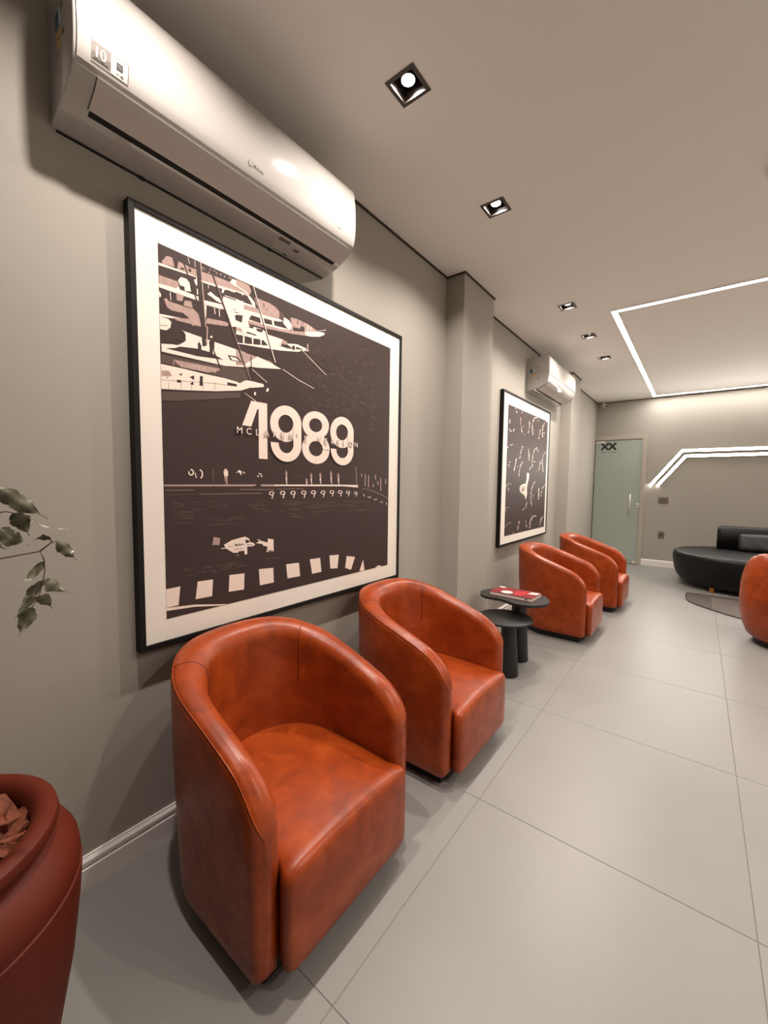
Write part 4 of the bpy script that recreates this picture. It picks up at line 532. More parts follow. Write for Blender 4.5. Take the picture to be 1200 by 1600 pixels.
(1,((9001,4300),(8939,4307),(8960,4339),(9001,4334))),(1,((8939,4307),(8887,4326),(8926,4350),(8960,4339))),(1,((8887,4326),(8852,4354),(8903,4367),(8926,4350))),(1,((8852,4354),(8840,4387),(8895,4387),(8903,4367))),
(1,((8840,4387),(8852,4420),(8903,4407),(8895,4387))),(1,((8852,4420),(8886,4448),(8926,4423),(8903,4407))),(1,((8886,4448),(8938,4466),(8960,4434),(8926,4423))),(1,((8938,4466),(9000,4472),(9000,4438),(8960,4434))),
(1,((9000,4472),(9062,4466),(9040,4434),(9000,4438))),(1,((9062,4466),(9115,4447),(9075,4422),(9040,4434))),(1,((9115,4447),(9150,4418),(9098,4405),(9075,4422))),(1,((9150,4418),(9163,4385),(9106,4385),(9098,4405))),
(1,((9088,4398),(9046,4288),(9100,4278),(9143,4388))),(1,((9052,4304),(8997,4168),(9051,4157),(9106,4292))),(1,((9740,4366),(9729,4335),(9679,4348),(9686,4366))),(1,((9729,4335),(9695,4309),(9657,4332),(9679,4348))),
(1,((9695,4309),(9645,4292),(9625,4322),(9657,4332))),(1,((9645,4292),(9586,4287),(9586,4319),(9625,4322))),(1,((9586,4287),(9528,4293),(9548,4323),(9586,4319))),(1,((9528,4293),(9478,4311),(9515,4334),(9548,4323))),
(1,((9478,4311),(9445,4338),(9493,4349),(9515,4334))),(1,((9445,4338),(9433,4368),(9486,4368),(9493,4349))),(1,((9433,4368),(9444,4399),(9493,4386),(9486,4368))),(1,((9444,4399),(9477,4424),(9514,4401),(9493,4386))),
(1,((9477,4424),(9526,4441),(9547,4412),(9514,4401))),(1,((9526,4441),(9585,4447),(9585,4415),(9547,4412))),(1,((9585,4447),(9644,4441),(9624,4411),(9585,4415))),(1,((9644,4441),(9694,4423),(9657,4400),(9624,4411))),
(1,((9694,4423),(9728,4397),(9679,4385),(9657,4400))),(1,((9728,4397),(9740,4366),(9686,4366),(9679,4385))),(1,((9669,4378),(9629,4276),(9681,4266),(9721,4368))),(1,((9635,4290),(9583,4164),(9634,4154),(9686,4280))),
(1,((10332,4325),(10321,4298),(10276,4309),(10283,4325))),(1,((10321,4298),(10291,4274),(10256,4295),(10276,4309))),(1,((10291,4274),(10245,4259),(10226,4286),(10256,4295))),(1,((10245,4259),(10191,4255),(10191,4283),(10226,4286))),
(1,((10191,4255),(10137,4261),(10156,4287),(10191,4283))),(1,((10137,4261),(10092,4277),(10126,4297),(10156,4287))),(1,((10092,4277),(10061,4300),(10106,4311),(10126,4297))),(1,((10061,4300),(10051,4328),(10099,4327),(10106,4311))),
(1,((10051,4328),(10061,4355),(10106,4344),(10099,4327))),(1,((10061,4355),(10091,4378),(10125,4357),(10106,4344))),(1,((10091,4378),(10136,4393),(10155,4366),(10125,4357))),(1,((10136,4393),(10190,4398),(10190,4369),(10155,4366))),
(1,((10190,4398),(10244,4392),(10225,4366),(10190,4369))),(1,((10244,4392),(10290,4376),(10255,4356),(10225,4366))),(1,((10290,4376),(10321,4353),(10275,4342),(10255,4356))),(1,((10321,4353),(10332,4325),(10283,4325),(10275,4342))),
(1,((10267,4336),(10230,4245),(10278,4236),(10314,4327))),(1,((10235,4258),(10188,4145),(10235,4135),(10283,4248))),(1,((11480,4121),(11468,4093),(11414,4106),(11421,4122))),(1,((11468,4093),(11434,4069),(11392,4092),(11414,4106))),
(1,((11434,4069),(11382,4053),(11359,4084),(11392,4092))),(1,((11382,4053),(11321,4049),(11321,4081),(11359,4084))),(1,((11321,4049),(11260,4056),(11282,4085),(11321,4081))),(1,((11260,4056),(11209,4073),(11250,4095),(11282,4085))),
(1,((11209,4073),(11174,4098),(11228,4109),(11250,4095))),(1,((11174,4098),(11162,4126),(11220,4125),(11228,4109))),(1,((12002,3982),(11991,3955),(11939,3968),(11946,3983))),(1,((11991,3955),(11959,3934),(11919,3955),(11939,3968))),
(1,((11959,3934),(11910,3920),(11889,3948),(11919,3955))),(1,((11910,3920),(11853,3916),(11853,3945),(11889,3948))),(1,((11853,3916),(11796,3922),(11817,3949),(11853,3945))),(1,((11796,3922),(11748,3938),(11786,3958),(11817,3949))),
(1,((11748,3938),(11716,3961),(11766,3971),(11786,3958))),(1,((11716,3961),(11704,3988),(11758,3986),(11766,3971))),(1,((12543,3814),(12533,3791),(12486,3802),(12492,3815))),(1,((12533,3791),(12504,3771),(12467,3791),(12486,3802))),
(1,((12504,3771),(12459,3759),(12439,3784),(12467,3791))),(1,((12459,3759),(12406,3755),(12406,3782),(12439,3784))),(1,((12406,3755),(12354,3762),(12373,3786),(12406,3782))),(1,((12354,3762),(12309,3776),(12344,3794),(12373,3786))),
(1,((12309,3776),(12279,3797),(12325,3806),(12344,3794))),(1,((12279,3797),(12268,3821),(12319,3820),(12325,3806))),(1,((10794,4254),(10850,4135),(10905,4144),(10848,4264))),(1,((12817,3741),(12883,3624),(12936,3633),(12870,3750))),
(2,((2114,2444),(2174,2752),(2431,2674),(2399,2420))),(1,((2585,2405),(2935,2552),(3506,2634),(3697,2537),(3744,2390),(3923,2328),(3982,2250),(3856,2201),(3603,2213),(3609,1924),(3529,1892),(3482,1926),(3468,2068),(3217,2071),(3186,2020),(2973,2047),(2679,2246),(2476,2256),(2477,2288),(2650,2276))),
(0,((3511,2513),(3696,2466),(3711,2379),(3550,2354))),(0,((3202,2059),(3474,2054),(3472,1927),(3200,1948))),(1,((4259,2394),(4587,2278),(4623,2446),(4897,2383),(4905,1863),(4531,1879),(4596,2094),(4360,2179),(4343,2240),(4006,2320))),
(1,((4074,2456),(4225,2441),(4191,2372))),(0,((4619,1943),(4851,1908),(4850,1869),(4619,1898))),(2,((3093,1935),(3216,1946),(3215,1905),(3108,1905))),(3,((4494,1603),(5178,1570),(5178,1539),(4528,1569))),
(0,((3568,2280),(3862,2259),(3861,2280),(3567,2300))),(0,((2766,2310),(2965,2301),(2964,2315),(2765,2324))),(1,((384,1098),(891,1110),(814,446),(369,452))),(1,((1524,1163),(2122,1136),(2072,504),(1430,523))),
(1,((2802,1186),(3467,1145),(3441,487),(2759,529))),(1,((4150,1205),(4878,1150),(4904,507),(4192,513))),(1,((5569,1201),(6305,1165),(6374,530),(5644,549))),(1,((6965,1228),(7625,1213),(7718,511),(7115,515))),
(1,((8266,1244),(8926,1198),(8831,512),(8324,571))),(1,((9517,1048),(10168,920),(9862,265),(9403,442))),(1,((10835,688),(10962,12),(10531,82))),(1,((11915,84),(12222,162),(12520,48),(11916,27))),
(1,((389,447),(1397,333),(2693,58),(2484,28),(1396,253),(386,337))),(3,((4340,3738),(4644,3692),(4648,3716),(4344,3762))),(3,((665,3630),(1244,3616),(1244,3637),(665,3651))),(3,((5265,3556),(5523,3544),(5523,3570),(5266,3582))),
(3,((6963,3673),(7877,3656),(7876,3684),(6962,3701))),(3,((2362,3979),(2824,3930),(2827,3953),(2364,4001))),(3,((5653,3449),(6191,3395),(6194,3422),(5655,3475))),(3,((1327,3830),(1830,3789),(1832,3811),(1329,3851))),
(3,((3951,3965),(4331,3965),(4330,3990),(3951,3989))),(3,((2703,3370),(2999,3319),(3002,3342),(2707,3392))),(3,((9324,3869),(10047,3840),(10047,3871),(9324,3900))),(3,((781,3706),(1372,3692),(1372,3713),(781,3726))),
(3,((5725,3905),(6425,3846),(6427,3873),(5728,3931))),(3,((2088,4076),(2300,4060),(2302,4082),(2090,4098))),(3,((747,4036),(1130,3993),(1132,4014),(749,4056))),(3,((3933,3719),(4568,3712),(4567,3737),(3933,3743))),
(3,((5539,3873),(6251,3808),(6254,3835),(5542,3898))),(3,((988,3581),(1440,3569),(1439,3590),(988,3602))),(3,((2596,3206),(3374,3168),(3373,3191),(2596,3228))),(3,((6986,3360),(7459,3318),(7461,3346),(6988,3387))),
(3,((915,3762),(1396,3728),(1397,3749),(916,3783))),(3,((7863,3885),(8477,3828),(8481,3857),(7867,3913))),(3,((5585,3676),(6134,3609),(6138,3636),(5588,3702))),(3,((5483,3982),(6345,3963),(6345,3990),(5483,4008))),
(3,((4061,3864),(4567,3850),(4567,3875),(4061,3888))),(3,((1228,3512),(1432,3476),(1435,3497),(1231,3533))),(3,((786,3362),(1328,3318),(1329,3339),(787,3382))),(3,((7036,3801),(7967,3767),(7967,3795),(7036,3828))),
(3,((2294,3224),(2694,3197),(2695,3220),(2294,3247))),(3,((9042,3713),(10061,3697),(10060,3728),(9041,3744))),(3,((8799,3775),(9155,3713),(9163,3743),(8807,3804))),(3,((1841,3228),(2551,3163),(2552,3186),(1842,3250))),
(3,((711,4059),(953,4051),(954,4072),(711,4080))),(3,((5888,3320),(6414,3308),(6413,3335),(5887,3346))),(3,((5348,3901),(5641,3879),(5643,3905),(5350,3927))),(3,((6871,3919),(7529,3875),(7531,3903),(6873,3946))),
(3,((7729,3713),(8864,3690),(8863,3720),(7728,3741))),(3,((7110,3474),(8182,3416),(8183,3445),(7111,3502))),(3,((1315,4057),(1741,4057),(1741,4079),(1315,4078))),(3,((6094,3923),(6988,3909),(6987,3937),(6093,3949))),
(3,((715,3948),(1078,3924),(1079,3945),(716,3968))),(3,((3641,3903),(4151,3849),(4154,3873),(3643,3927))),(3,((5063,3318),(5307,3259),(5314,3284),(5070,3342))),(3,((9469,3625),(10361,3579),(10362,3611),(9469,3656))),
(3,((9776,3854),(10826,3811),(10827,3843),(9777,3885))),(3,((2866,3444),(3489,3426),(3489,3450),(2866,3467))),(3,((6914,3673),(7610,3626),(7611,3654),(6915,3700))),(3,((978,3535),(1310,3487),(1312,3508),(980,3556))),
(3,((2297,3350),(2889,3296),(2890,3319),(2298,3372))),(3,((9272,3880),(10231,3834),(10232,3866),(9273,3910))),(3,((6657,3702),(6971,3705),(6969,3733),(6655,3730))),(3,((5851,3861),(6141,3853),(6141,3880),(5851,3887))),
(3,((4409,3613),(4636,3574),(4641,3599),(4414,3637))),(3,((3149,3401),(3339,3352),(3346,3374),(3155,3424))),(3,((5651,3307),(6684,3215),(6685,3242),(5652,3333))),(3,((1358,3776),(1631,3740),(1633,3762),(1361,3797))),
(3,((2002,3886),(2228,3893),(2226,3916),(2001,3908))),(3,((10224,3434),(10992,3369),(10994,3401),(10226,3465))),(3,((4384,3622),(4853,3583),(4854,3609),(4386,3647))),(3,((2346,3850),(2816,3844),(2815,3867),(2346,3873))),
(3,((4111,3289),(4330,3294),(4327,3319),(4108,3313))),(3,((8201,3894),(8737,3840),(8741,3870),(8205,3923))),(3,((5819,3834),(6104,3832),(6103,3859),(5818,3861))),(3,((2863,3380),(3647,3306),(3648,3330),(2864,3403))),
(3,((9661,3440),(10974,3336),(10976,3369),(9664,3471))),(3,((10693,3821),(11420,3813),(11418,3846),(10691,3853))),(3,((5805,3647),(6320,3592),(6323,3619),(5808,3674))),(3,((3740,3872),(4118,3854),(4119,3878),(3741,3896))),
(3,((5877,3594),(6472,3582),(6471,3610),(5876,3620))),(3,((3767,3779),(4076,3756),(4077,3780),(3768,3803))),(3,((1966,3444),(2498,3427),(2498,3449),(1966,3466))),(3,((2495,1566),(2821,1562),(2818,1585),(2492,1589))),
(3,((2440,1438),(2912,1428),(2908,1452),(2436,1461))),(3,((2811,1601),(3181,1597),(3177,1621),(2808,1625))),(3,((1698,1671),(2031,1668),(2028,1690),(1695,1693))),(3,((2058,1414),(2330,1408),(2327,1431),(2055,1437))),
(3,((3111,1502),(3333,1498),(3329,1522),(3107,1526))),(3,((2762,1579),(3127,1574),(3123,1598),(2759,1602))),(3,((1026,1679),(1442,1675),(1440,1697),(1023,1701))),(3,((953,1641),(1148,1639),(1145,1660),(950,1662))),
(3,((1082,1448),(1524,1438),(1521,1460),(1079,1469))),(3,((2564,1547),(3044,1540),(3040,1564),(2560,1571))),(3,((2160,1632),(2555,1627),(2551,1651),(2157,1655))),(3,((1760,1596),(2022,1593),(2019,1616),(1757,1619))),
(3,((1830,1621),(2186,1617),(2183,1640),(1827,1644))),(3,((3218,1482),(3409,1479),(3406,1503),(3214,1506))),(3,((2667,1662),(3009,1659),(3006,1682),(2664,1685))),(3,((3209,1449),(3728,1439),(3725,1463),(3205,1473))),
(3,((2874,1581),(3106,1578),(3102,1602),(2870,1605))),(3,((2007,1471),(2248,1466),(2244,1489),(2004,1494))),(3,((1683,1457),(1952,1452),(1948,1474),(1680,1479))),(3,((2424,1504),(2911,1495),(2908,1519),(2421,1527))),
(3,((914,1631),(1285,1626),(1282,1648),(912,1652))),(3,((2623,1639),(2846,1636),(2842,1660),(2619,1662))),(3,((1372,1523),(1799,1515),(1796,1538),(1369,1544))),]
ART2 = [(1,((2344,12216),(2220,12206),(2164,12243),(2232,12290),(2356,12300),(2413,12263))),(2,((2573,12031),(2451,12041),(2446,12095),(2562,12141),(2684,12131),(2690,12076))),(1,((2553,11866),(2399,11879),(2392,11948),(2539,12005),(2694,11992),(2701,11923))),
(2,((4100,12267),(4009,12284),(4031,12333),(4144,12365),(4234,12349),(4212,12300))),(1,((4053,12076),(3940,12097),(3968,12158),(4109,12199),(4223,12178),(4195,12116))),(2,((3743,11511),(3604,11521),(3592,11580),(3720,11630),(3859,11619),(3871,11560))),
(1,((3761,11387),(3654,11395),(3645,11441),(3743,11479),(3851,11471),(3860,11425))),(2,((3739,11224),(3586,11236),(3573,11302),(3713,11355),(3867,11343),(3880,11277))),(2,((3791,11097),(3653,11109),(3642,11167),(3768,11215),(3906,11204),(3917,11145))),
(2,((3811,10956),(3656,10962),(3623,11021),(3745,11076),(3901,11070),(3935,11010))),(2,((3911,10835),(3799,10839),(3775,10882),(3864,10921),(3976,10916),(4000,10873))),(2,((3969,10685),(3847,10691),(3821,10738),(3917,10780),(4040,10775),(4066,10728))),
(1,((4028,10542),(3910,10548),(3885,10593),(3978,10633),(4096,10628),(4121,10582))),(1,((4142,10395),(4004,10402),(3976,10455),(4086,10502),(4224,10495),(4252,10441))),(1,((4225,10191),(4046,10201),(4010,10270),(4153,10330),(4332,10320),(4369,10250))),
(1,((4514,10762),(4469,10799),(4556,10848),(4689,10860),(4734,10822),(4646,10773))),(1,((6383,11408),(6225,11422),(6217,11488),(6369,11541),(6528,11528),(6536,11461))),(1,((6431,11242),(6259,11257),(6251,11329),(6415,11387),(6588,11371),(6596,11299))),
(1,((6450,11099),(6328,11110),(6323,11161),(6439,11201),(6561,11190),(6566,11139))),(1,((6396,10919),(6275,10943),(6302,11004),(6450,11043),(6572,11020),(6545,10958))),(2,((6345,10775),(6238,10796),(6261,10850),(6393,10884),(6500,10863),(6477,10809))),
(2,((6270,10624),(6168,10644),(6191,10695),(6315,10727),(6417,10707),(6394,10655))),(1,((6236,10470),(6125,10493),(6149,10549),(6286,10584),(6398,10561),(6373,10504))),(1,((6106,10308),(5989,10332),(6015,10392),(6158,10427),(6276,10404),(6250,10344))),
(1,((8742,12240),(8799,12289),(8959,12318),(9062,12298),(9003,12248),(8843,12219))),(1,((8117,12129),(8203,12202),(8440,12245),(8591,12214),(8504,12140),(8267,12098))),(1,((7805,12015),(7695,12047),(7758,12114),(7931,12150),(8041,12119),(7977,12051))),
(1,((7692,11868),(7597,11896),(7651,11955),(7802,11986),(7899,11958),(7843,11899))),(1,((7522,11686),(7388,11726),(7465,11808),(7677,11852),(7812,11812),(7734,11729))),(2,((7437,11551),(7305,11567),(7313,11626),(7452,11669),(7585,11653),(7577,11594))),
(1,((7385,11381),(7275,11394),(7281,11444),(7398,11480),(7509,11466),(7503,11417))),(1,((7416,11211),(7304,11225),(7311,11275),(7429,11311),(7542,11297),(7535,11247))),(1,((7366,11010),(7206,11031),(7216,11102),(7384,11153),(7545,11132),(7535,11061))),
(1,((7394,10840),(7217,10850),(7187,10916),(7335,10973),(7513,10964),(7543,10897))),(2,((7401,10693),(7224,10703),(7194,10770),(7342,10826),(7520,10817),(7550,10750))),(1,((7531,10563),(7363,10573),(7335,10635),(7474,10689),(7643,10679),(7671,10616))),
(1,((7595,10428),(7444,10437),(7419,10494),(7545,10541),(7697,10532),(7722,10475))),(1,((7658,10286),(7508,10295),(7483,10352),(7608,10399),(7759,10389),(7784,10333))),(2,((8128,10818),(7991,10794),(7877,10817),(7900,10863),(8037,10887),(8151,10865))),
(1,((10069,11006),(9925,11031),(9955,11099),(10129,11142),(10273,11117),(10243,11049))),(1,((9919,10809),(9770,10836),(9802,10906),(9981,10950),(10131,10924),(10099,10853))),(2,((9885,10617),(9711,10648),(9748,10730),(9958,10781),(10133,10750),(10096,10667))),
(1,((9801,10452),(9670,10472),(9686,10531),(9834,10569),(9966,10549),(9949,10490))),(2,((9747,10274),(9628,10293),(9643,10346),(9777,10381),(9896,10362),(9881,10308))),(1,((9710,10064),(9524,10094),(9547,10177),(9757,10231),(9944,10200),(9920,10117))),
(1,((12204,12226),(12218,12300),(12451,12367),(12672,12361),(12658,12287),(12424,12220))),(1,((11454,11971),(11360,11998),(11418,12054),(11570,12082),(11665,12055),(11606,12000))),(2,((11276,11755),(11126,11799),(11219,11887),(11463,11933),(11614,11889),(11521,11800))),
(1,((10987,11555),(10836,11599),(10930,11689),(11174,11734),(11327,11689),(11232,11599))),(1,((10885,11396),(10739,11413),(10746,11474),(10901,11519),(11048,11503),(11041,11441))),(1,((10912,11230),(10742,11250),(10750,11321),(10930,11372),(11101,11353),(11092,11281))),
(1,((10927,11078),(10773,11096),(10781,11161),(10943,11207),(11099,11189),(11091,11124))),(2,((10865,10918),(10727,10935),(10734,10992),(10879,11034),(11018,11017),(11011,10959))),(1,((10902,10746),(10707,10757),(10678,10827),(10843,10886),(11040,10875),(11069,10804))),
(1,((10958,10546),(10742,10560),(10709,10637),(10893,10702),(11110,10689),(11143,10611))),(1,((11061,10367),(10866,10380),(10837,10450),(11003,10508),(11199,10495),(11229,10425))),(1,((11613,10824),(11396,10818),(11306,10878),(11433,10944),(11650,10951),(11741,10891))),
(1,((877,10917),(752,10938),(764,11003),(901,11048),(1027,11028),(1015,10962))),(1,((820,10778),(702,10797),(713,10858),(842,10900),(960,10881),(949,10820))),(1,((838,10651),(733,10669),(743,10723),(858,10760),(964,10743),(954,10688))),
(1,((822,10084),(713,10068),(635,10094),(665,10135),(773,10151),(852,10125))),(1,((1083,10000),(941,9980),(839,10014),(878,10067),(1019,10088),(1122,10054))),(1,((1404,9988),(1345,9930),(1176,9902),(1067,9931),(1125,9989),(1294,10017))),
(1,((1907,10133),(2015,10106),(1983,10044),(1844,10009),(1737,10037),(1768,10098))),(1,((2037,10297),(2152,10269),(2118,10203),(1969,10166),(1855,10194),(1888,10260))),(1,((629,8475),(684,8427),(588,8369),(436,8361),(381,8409),(477,8466))),
(2,((986,8630),(957,8591),(846,8570),(764,8588),(792,8627),(903,8648))),(1,((1430,8712),(1392,8661),(1246,8633),(1139,8657),(1176,8708),(1321,8735))),(1,((1681,8707),(1552,8712),(1511,8761),(1599,8804),(1728,8799),(1769,8750))),
(1,((4465,8702),(4343,8748),(4413,8824),(4607,8855),(4730,8810),(4659,8733))),(2,((4347,8575),(4250,8612),(4306,8672),(4460,8697),(4557,8660),(4501,8599))),(2,((4258,8430),(4150,8471),(4212,8538),(4383,8565),(4491,8524),(4428,8457))),
(1,((4141,8300),(4036,8325),(4056,8379),(4181,8408),(4287,8383),(4267,8329))),(1,((4053,8102),(3915,8136),(3941,8206),(4105,8243),(4244,8210),(4218,8139))),(2,((3993,7933),(3876,7962),(3898,8022),(4037,8053),(4154,8024),(4132,7964))),
(1,((3965,7768),(3870,7790),(3882,7837),(3989,7862),(4085,7841),(4072,7794))),(1,((3856,7562),(3709,7595),(3728,7668),(3893,7706),(4040,7673),(4021,7600))),(2,((6417,8583),(6240,8600),(6208,8669),(6354,8721),(6532,8705),(6564,8636))),
(1,((6486,8391),(6331,8406),(6303,8466),(6430,8512),(6587,8497),(6615,8437))),(1,((6561,8181),(6396,8206),(6388,8276),(6546,8322),(6712,8298),(6720,8227))),(1,((6636,8020),(6457,8046),(6449,8122),(6619,8172),(6800,8145),(6808,8069))),
(1,((6621,7860),(6449,7887),(6441,7960),(6605,8007),(6778,7981),(6786,7907))),(1,((6688,7722),(6559,7742),(6553,7796),(6676,7831),(6805,7811),(6811,7756))),(1,((6706,7546),(6524,7562),(6481,7630),(6619,7682),(6802,7666),(6846,7598))),
(1,((9481,8747),(9666,8754),(9767,8705),(9682,8648),(9497,8642),(9397,8691))),(1,((9190,8890),(9357,8897),(9449,8852),(9372,8800),(9205,8794),(9114,8839))),(1,((8781,8924),(8752,8995),(8949,9062),(9177,9057),(9208,8985),(9008,8919))),
(1,((8488,8826),(8470,8870),(8589,8910),(8727,8907),(8745,8863),(8625,8823))),(1,((8264,8682),(8133,8716),(8174,8782),(8346,8815),(8477,8782),(8436,8715))),(1,((8160,8513),(8037,8545),(8075,8607),(8237,8638),(8361,8606),(8322,8543))),
(1,((8058,8348),(7952,8377),(7985,8430),(8124,8457),(8231,8428),(8198,8374))),(2,((7883,8165),(7763,8197),(7801,8258),(7959,8287),(8079,8255),(8041,8194))),(1,((7836,8005),(7722,8028),(7735,8079),(7861,8108),(7975,8086),(7963,8034))),
(1,((7793,7828),(7659,7856),(7673,7917),(7822,7950),(7957,7923),(7942,7862))),(2,((7765,7645),(7593,7681),(7612,7759),(7802,7802),(7975,7766),(7956,7688))),(1,((7689,7497),(7564,7523),(7577,7580),(7716,7611),(7843,7585),(7829,7528))),
(1,((7691,7338),(7564,7354),(7547,7404),(7655,7438),(7782,7422),(7800,7372))),(2,((7733,7184),(7599,7202),(7580,7254),(7695,7290),(7830,7273),(7849,7220))),(1,((7856,7034),(7715,7053),(7695,7108),(7816,7145),(7958,7127),(7978,7071))),
(1,((7843,6865),(7666,6889),(7641,6959),(7793,7005),(7971,6981),(7997,6911))),(1,((8590,7416),(8365,7405),(8222,7464),(8303,7534),(8528,7545),(8672,7486))),(1,((10487,7456),(10318,7493),(10343,7568),(10537,7607),(10708,7570),(10682,7495))),
(1,((10447,7291),(10299,7323),(10321,7388),(10491,7422),(10640,7390),(10618,7324))),(1,((10354,7123),(10227,7151),(10246,7207),(10392,7236),(10520,7207),(10501,7151))),(2,((10323,6941),(10179,6974),(10200,7037),(10365,7069),(10510,7037),(10488,6973))),
(1,((10179,6755),(10032,6799),(10084,6871),(10283,6900),(10432,6857),(10379,6784))),(2,((10083,6526),(9927,6573),(9982,6650),(10194,6680),(10351,6633),(10295,6556))),(2,((12536,8802),(12455,8856),(12592,8923),(12810,8935),(12892,8880),(12754,8813))),
(1,((12166,8648),(12096,8696),(12214,8754),(12404,8763),(12474,8715),(12355,8657))),(1,((11836,8498),(11777,8539),(11878,8588),(12038,8596),(12097,8555),(11996,8506))),(1,((11575,8338),(11465,8366),(11501,8419),(11646,8444),(11757,8417),(11721,8364))),
(2,((11494,8117),(11350,8154),(11396,8223),(11587,8256),(11732,8219),(11686,8149))),(1,((11312,7920),(11199,7950),(11236,8004),(11384,8028),(11497,7999),(11461,7945))),(1,((11268,7690),(11059,7716),(11035,7793),(11219,7846),(11429,7822),(11453,7743))),
(2,((11287,7524),(11111,7545),(11091,7611),(11245,7655),(11422,7634),(11443,7568))),(1,((11336,7330),(11119,7357),(11093,7439),(11285,7493),(11504,7466),(11530,7384))),(1,((11459,7178),(11302,7198),(11284,7257),(11422,7295),(11579,7275),(11598,7216))),
(1,((11459,6998),(11305,7019),(11287,7076),(11423,7113),(11577,7093),(11596,7035))),(1,((11564,6815),(11386,6834),(11348,6896),(11486,6940),(11664,6922),(11704,6860))),(1,((11634,6636),(11465,6654),(11428,6713),(11560,6755),(11730,6738),(11767,6678))),
(1,((11815,6464),(11666,6480),(11633,6533),(11749,6569),(11898,6553),(11931,6501))),(1,((2873,7380),(2742,7413),(2764,7481),(2918,7515),(3049,7482),(3027,7414))),(1,((2769,7230),(2629,7266),(2653,7338),(2817,7375),(2958,7339),(2933,7266))),
(1,((2764,7101),(2644,7132),(2665,7194),(2805,7224),(2925,7193),(2905,7131))),(1,((2682,6964),(2576,6992),(2594,7047),(2718,7074),(2825,7046),(2806,6991))),(1,((2663,6831),(2575,6858),(2600,6907),(2714,6928),(2803,6900),(2778,6852))),
(1,((2586,6679),(2477,6714),(2509,6774),(2649,6799),(2759,6765),(2728,6704))),(1,((2476,6540),(2372,6574),(2402,6631),(2536,6655),(2641,6622),(2611,6564))),(1,((2414,6386),(2281,6429),(2319,6502),(2491,6532),(2625,6489),(2586,6416))),
(1,((2353,6270),(2262,6299),(2288,6349),(2405,6369),(2497,6340),(2471,6290))),(1,((4573,7179),(4491,7221),(4563,7277),(4717,7292),(4800,7249),(4728,7193))),(1,((4350,7015),(4260,7061),(4338,7123),(4507,7138),(4598,7092),(4519,7030))),
(1,((4153,6853),(4055,6904),(4140,6971),(4324,6987),(4423,6936),(4337,6869))),(1,((4011,6694),(3874,6733),(3904,6803),(4072,6836),(4210,6797),(4179,6726))),(2,((4002,6552),(3889,6584),(3914,6642),(4052,6668),(4165,6636),(4140,6578))),
(1,((3927,6401),(3826,6430),(3848,6482),(3971,6505),(4073,6476),(4050,6424))),(1,((3804,6234),(3687,6269),(3713,6329),(3857,6356),(3975,6322),(3949,6261))),(1,((3767,6092),(3659,6111),(3648,6158),(3744,6186),(3853,6168),(3865,6120))),
(1,((3817,5898),(3663,5925),(3647,5992),(3784,6032),(3938,6005),(3955,5938))),(2,((3888,5717),(3719,5747),(3701,5821),(3852,5864),(4021,5834),(4039,5760))),(2,((3366,6595),(3230,6607),(3188,6660),(3283,6700),(3420,6688),(3462,6636))),
(1,((1094,6995),(992,7035),(1042,7099),(1194,7122),(1297,7081),(1246,7017))),(1,((958,6750),(823,6753),(760,6801),(830,6846),(965,6843),(1029,6795))),(1,((1150,6617),(1027,6620),(968,6664),(1033,6705),(1157,6702),(1216,6658))),
(1,((7126,6678),(6965,6720),(6998,6798),(7192,6834),(7354,6792),(7321,6714))),(1,((7063,6491),(6956,6520),(6978,6571),(7107,6595),(7214,6566),(7192,6515))),(1,((8748,5222),(8658,5273),(8749,5330),(8931,5337),(9021,5286),(8929,5229))),
(1,((8512,5078),(8427,5126),(8514,5180),(8687,5187),(8773,5138),(8685,5084))),(1,((8312,4938),(8236,4981),(8314,5030),(8468,5035),(8545,4991),(8467,4943))),(1,((8099,4779),(7974,4821),(8015,4883),(8181,4903),(8307,4861),(8266,4799))),
(1,((8001,4578),(7857,4627),(7904,4698),(8096,4721),(8242,4672),(8194,4601))),(1,((7876,4388),(7733,4437),(7780,4508),(7969,4529),(8113,4481),(8066,4410))),(1,((7720,4220),(7606,4247),(7610,4297),(7728,4319),(7842,4291),(7838,4241))),
(1,((7730,4055),(7590,4090),(7594,4152),(7740,4179),(7882,4144),(7877,4082))),(1,((7726,3895),(7566,3935),(7572,4005),(7737,4035),(7898,3995),(7892,3925))),(2,((7756,3741),(7593,3782),(7598,3853),(7767,3884),(7931,3842),(7925,3771))),
(1,((7747,3599),(7607,3635),(7612,3696),(7757,3721),(7898,3685),(7893,3624))),(2,((7702,3432),(7507,3467),(7468,3543),(7624,3586),(7820,3552),(7859,3475))),(1,((7792,3289),(7642,3316),(7612,3375),(7732,3407),(7882,3381),(7912,3322))),
(2,((7884,3122),(7719,3152),(7686,3217),(7818,3252),(7983,3222),(8017,3157))),(1,((7985,2958),(7816,2990),(7782,3056),(7917,3092),(8087,3061),(8121,2994))),(1,((8021,2796),(7849,2828),(7814,2896),(7952,2932),(8125,2900),(8160,2832))),
(2,((8133,2625),(7942,2662),(7904,2737),(8056,2776),(8248,2740),(8286,2665))),(1,((8545,3726),(8425,3763),(8449,3819),(8593,3837),(8714,3800),(8690,3745))),(2,((8462,3522),(8315,3568),(8344,3635),(8520,3658),(8668,3612),(8638,3544))),
(1,((10390,4432),(10213,4468),(10204,4539),(10372,4575),(10551,4539),(10560,4468))),(1,((10335,4259),(10129,4301),(10119,4384),(10315,4425),(10523,4383),(10533,4299))),(1,((10422,4124),(10283,4153),(10276,4209),(10409,4236),(10549,4207),(10556,4151))),
(1,((10437,3933),(10226,3977),(10216,4062),(10416,4102),(10629,4058),(10639,3973))),(1,((10409,3781),(10229,3824),(10231,3898),(10413,3930),(10594,3888),(10592,3814))),(1,((10376,3610),(10172,3658),(10175,3742),(10381,3779),(10586,3730),(10584,3646))),
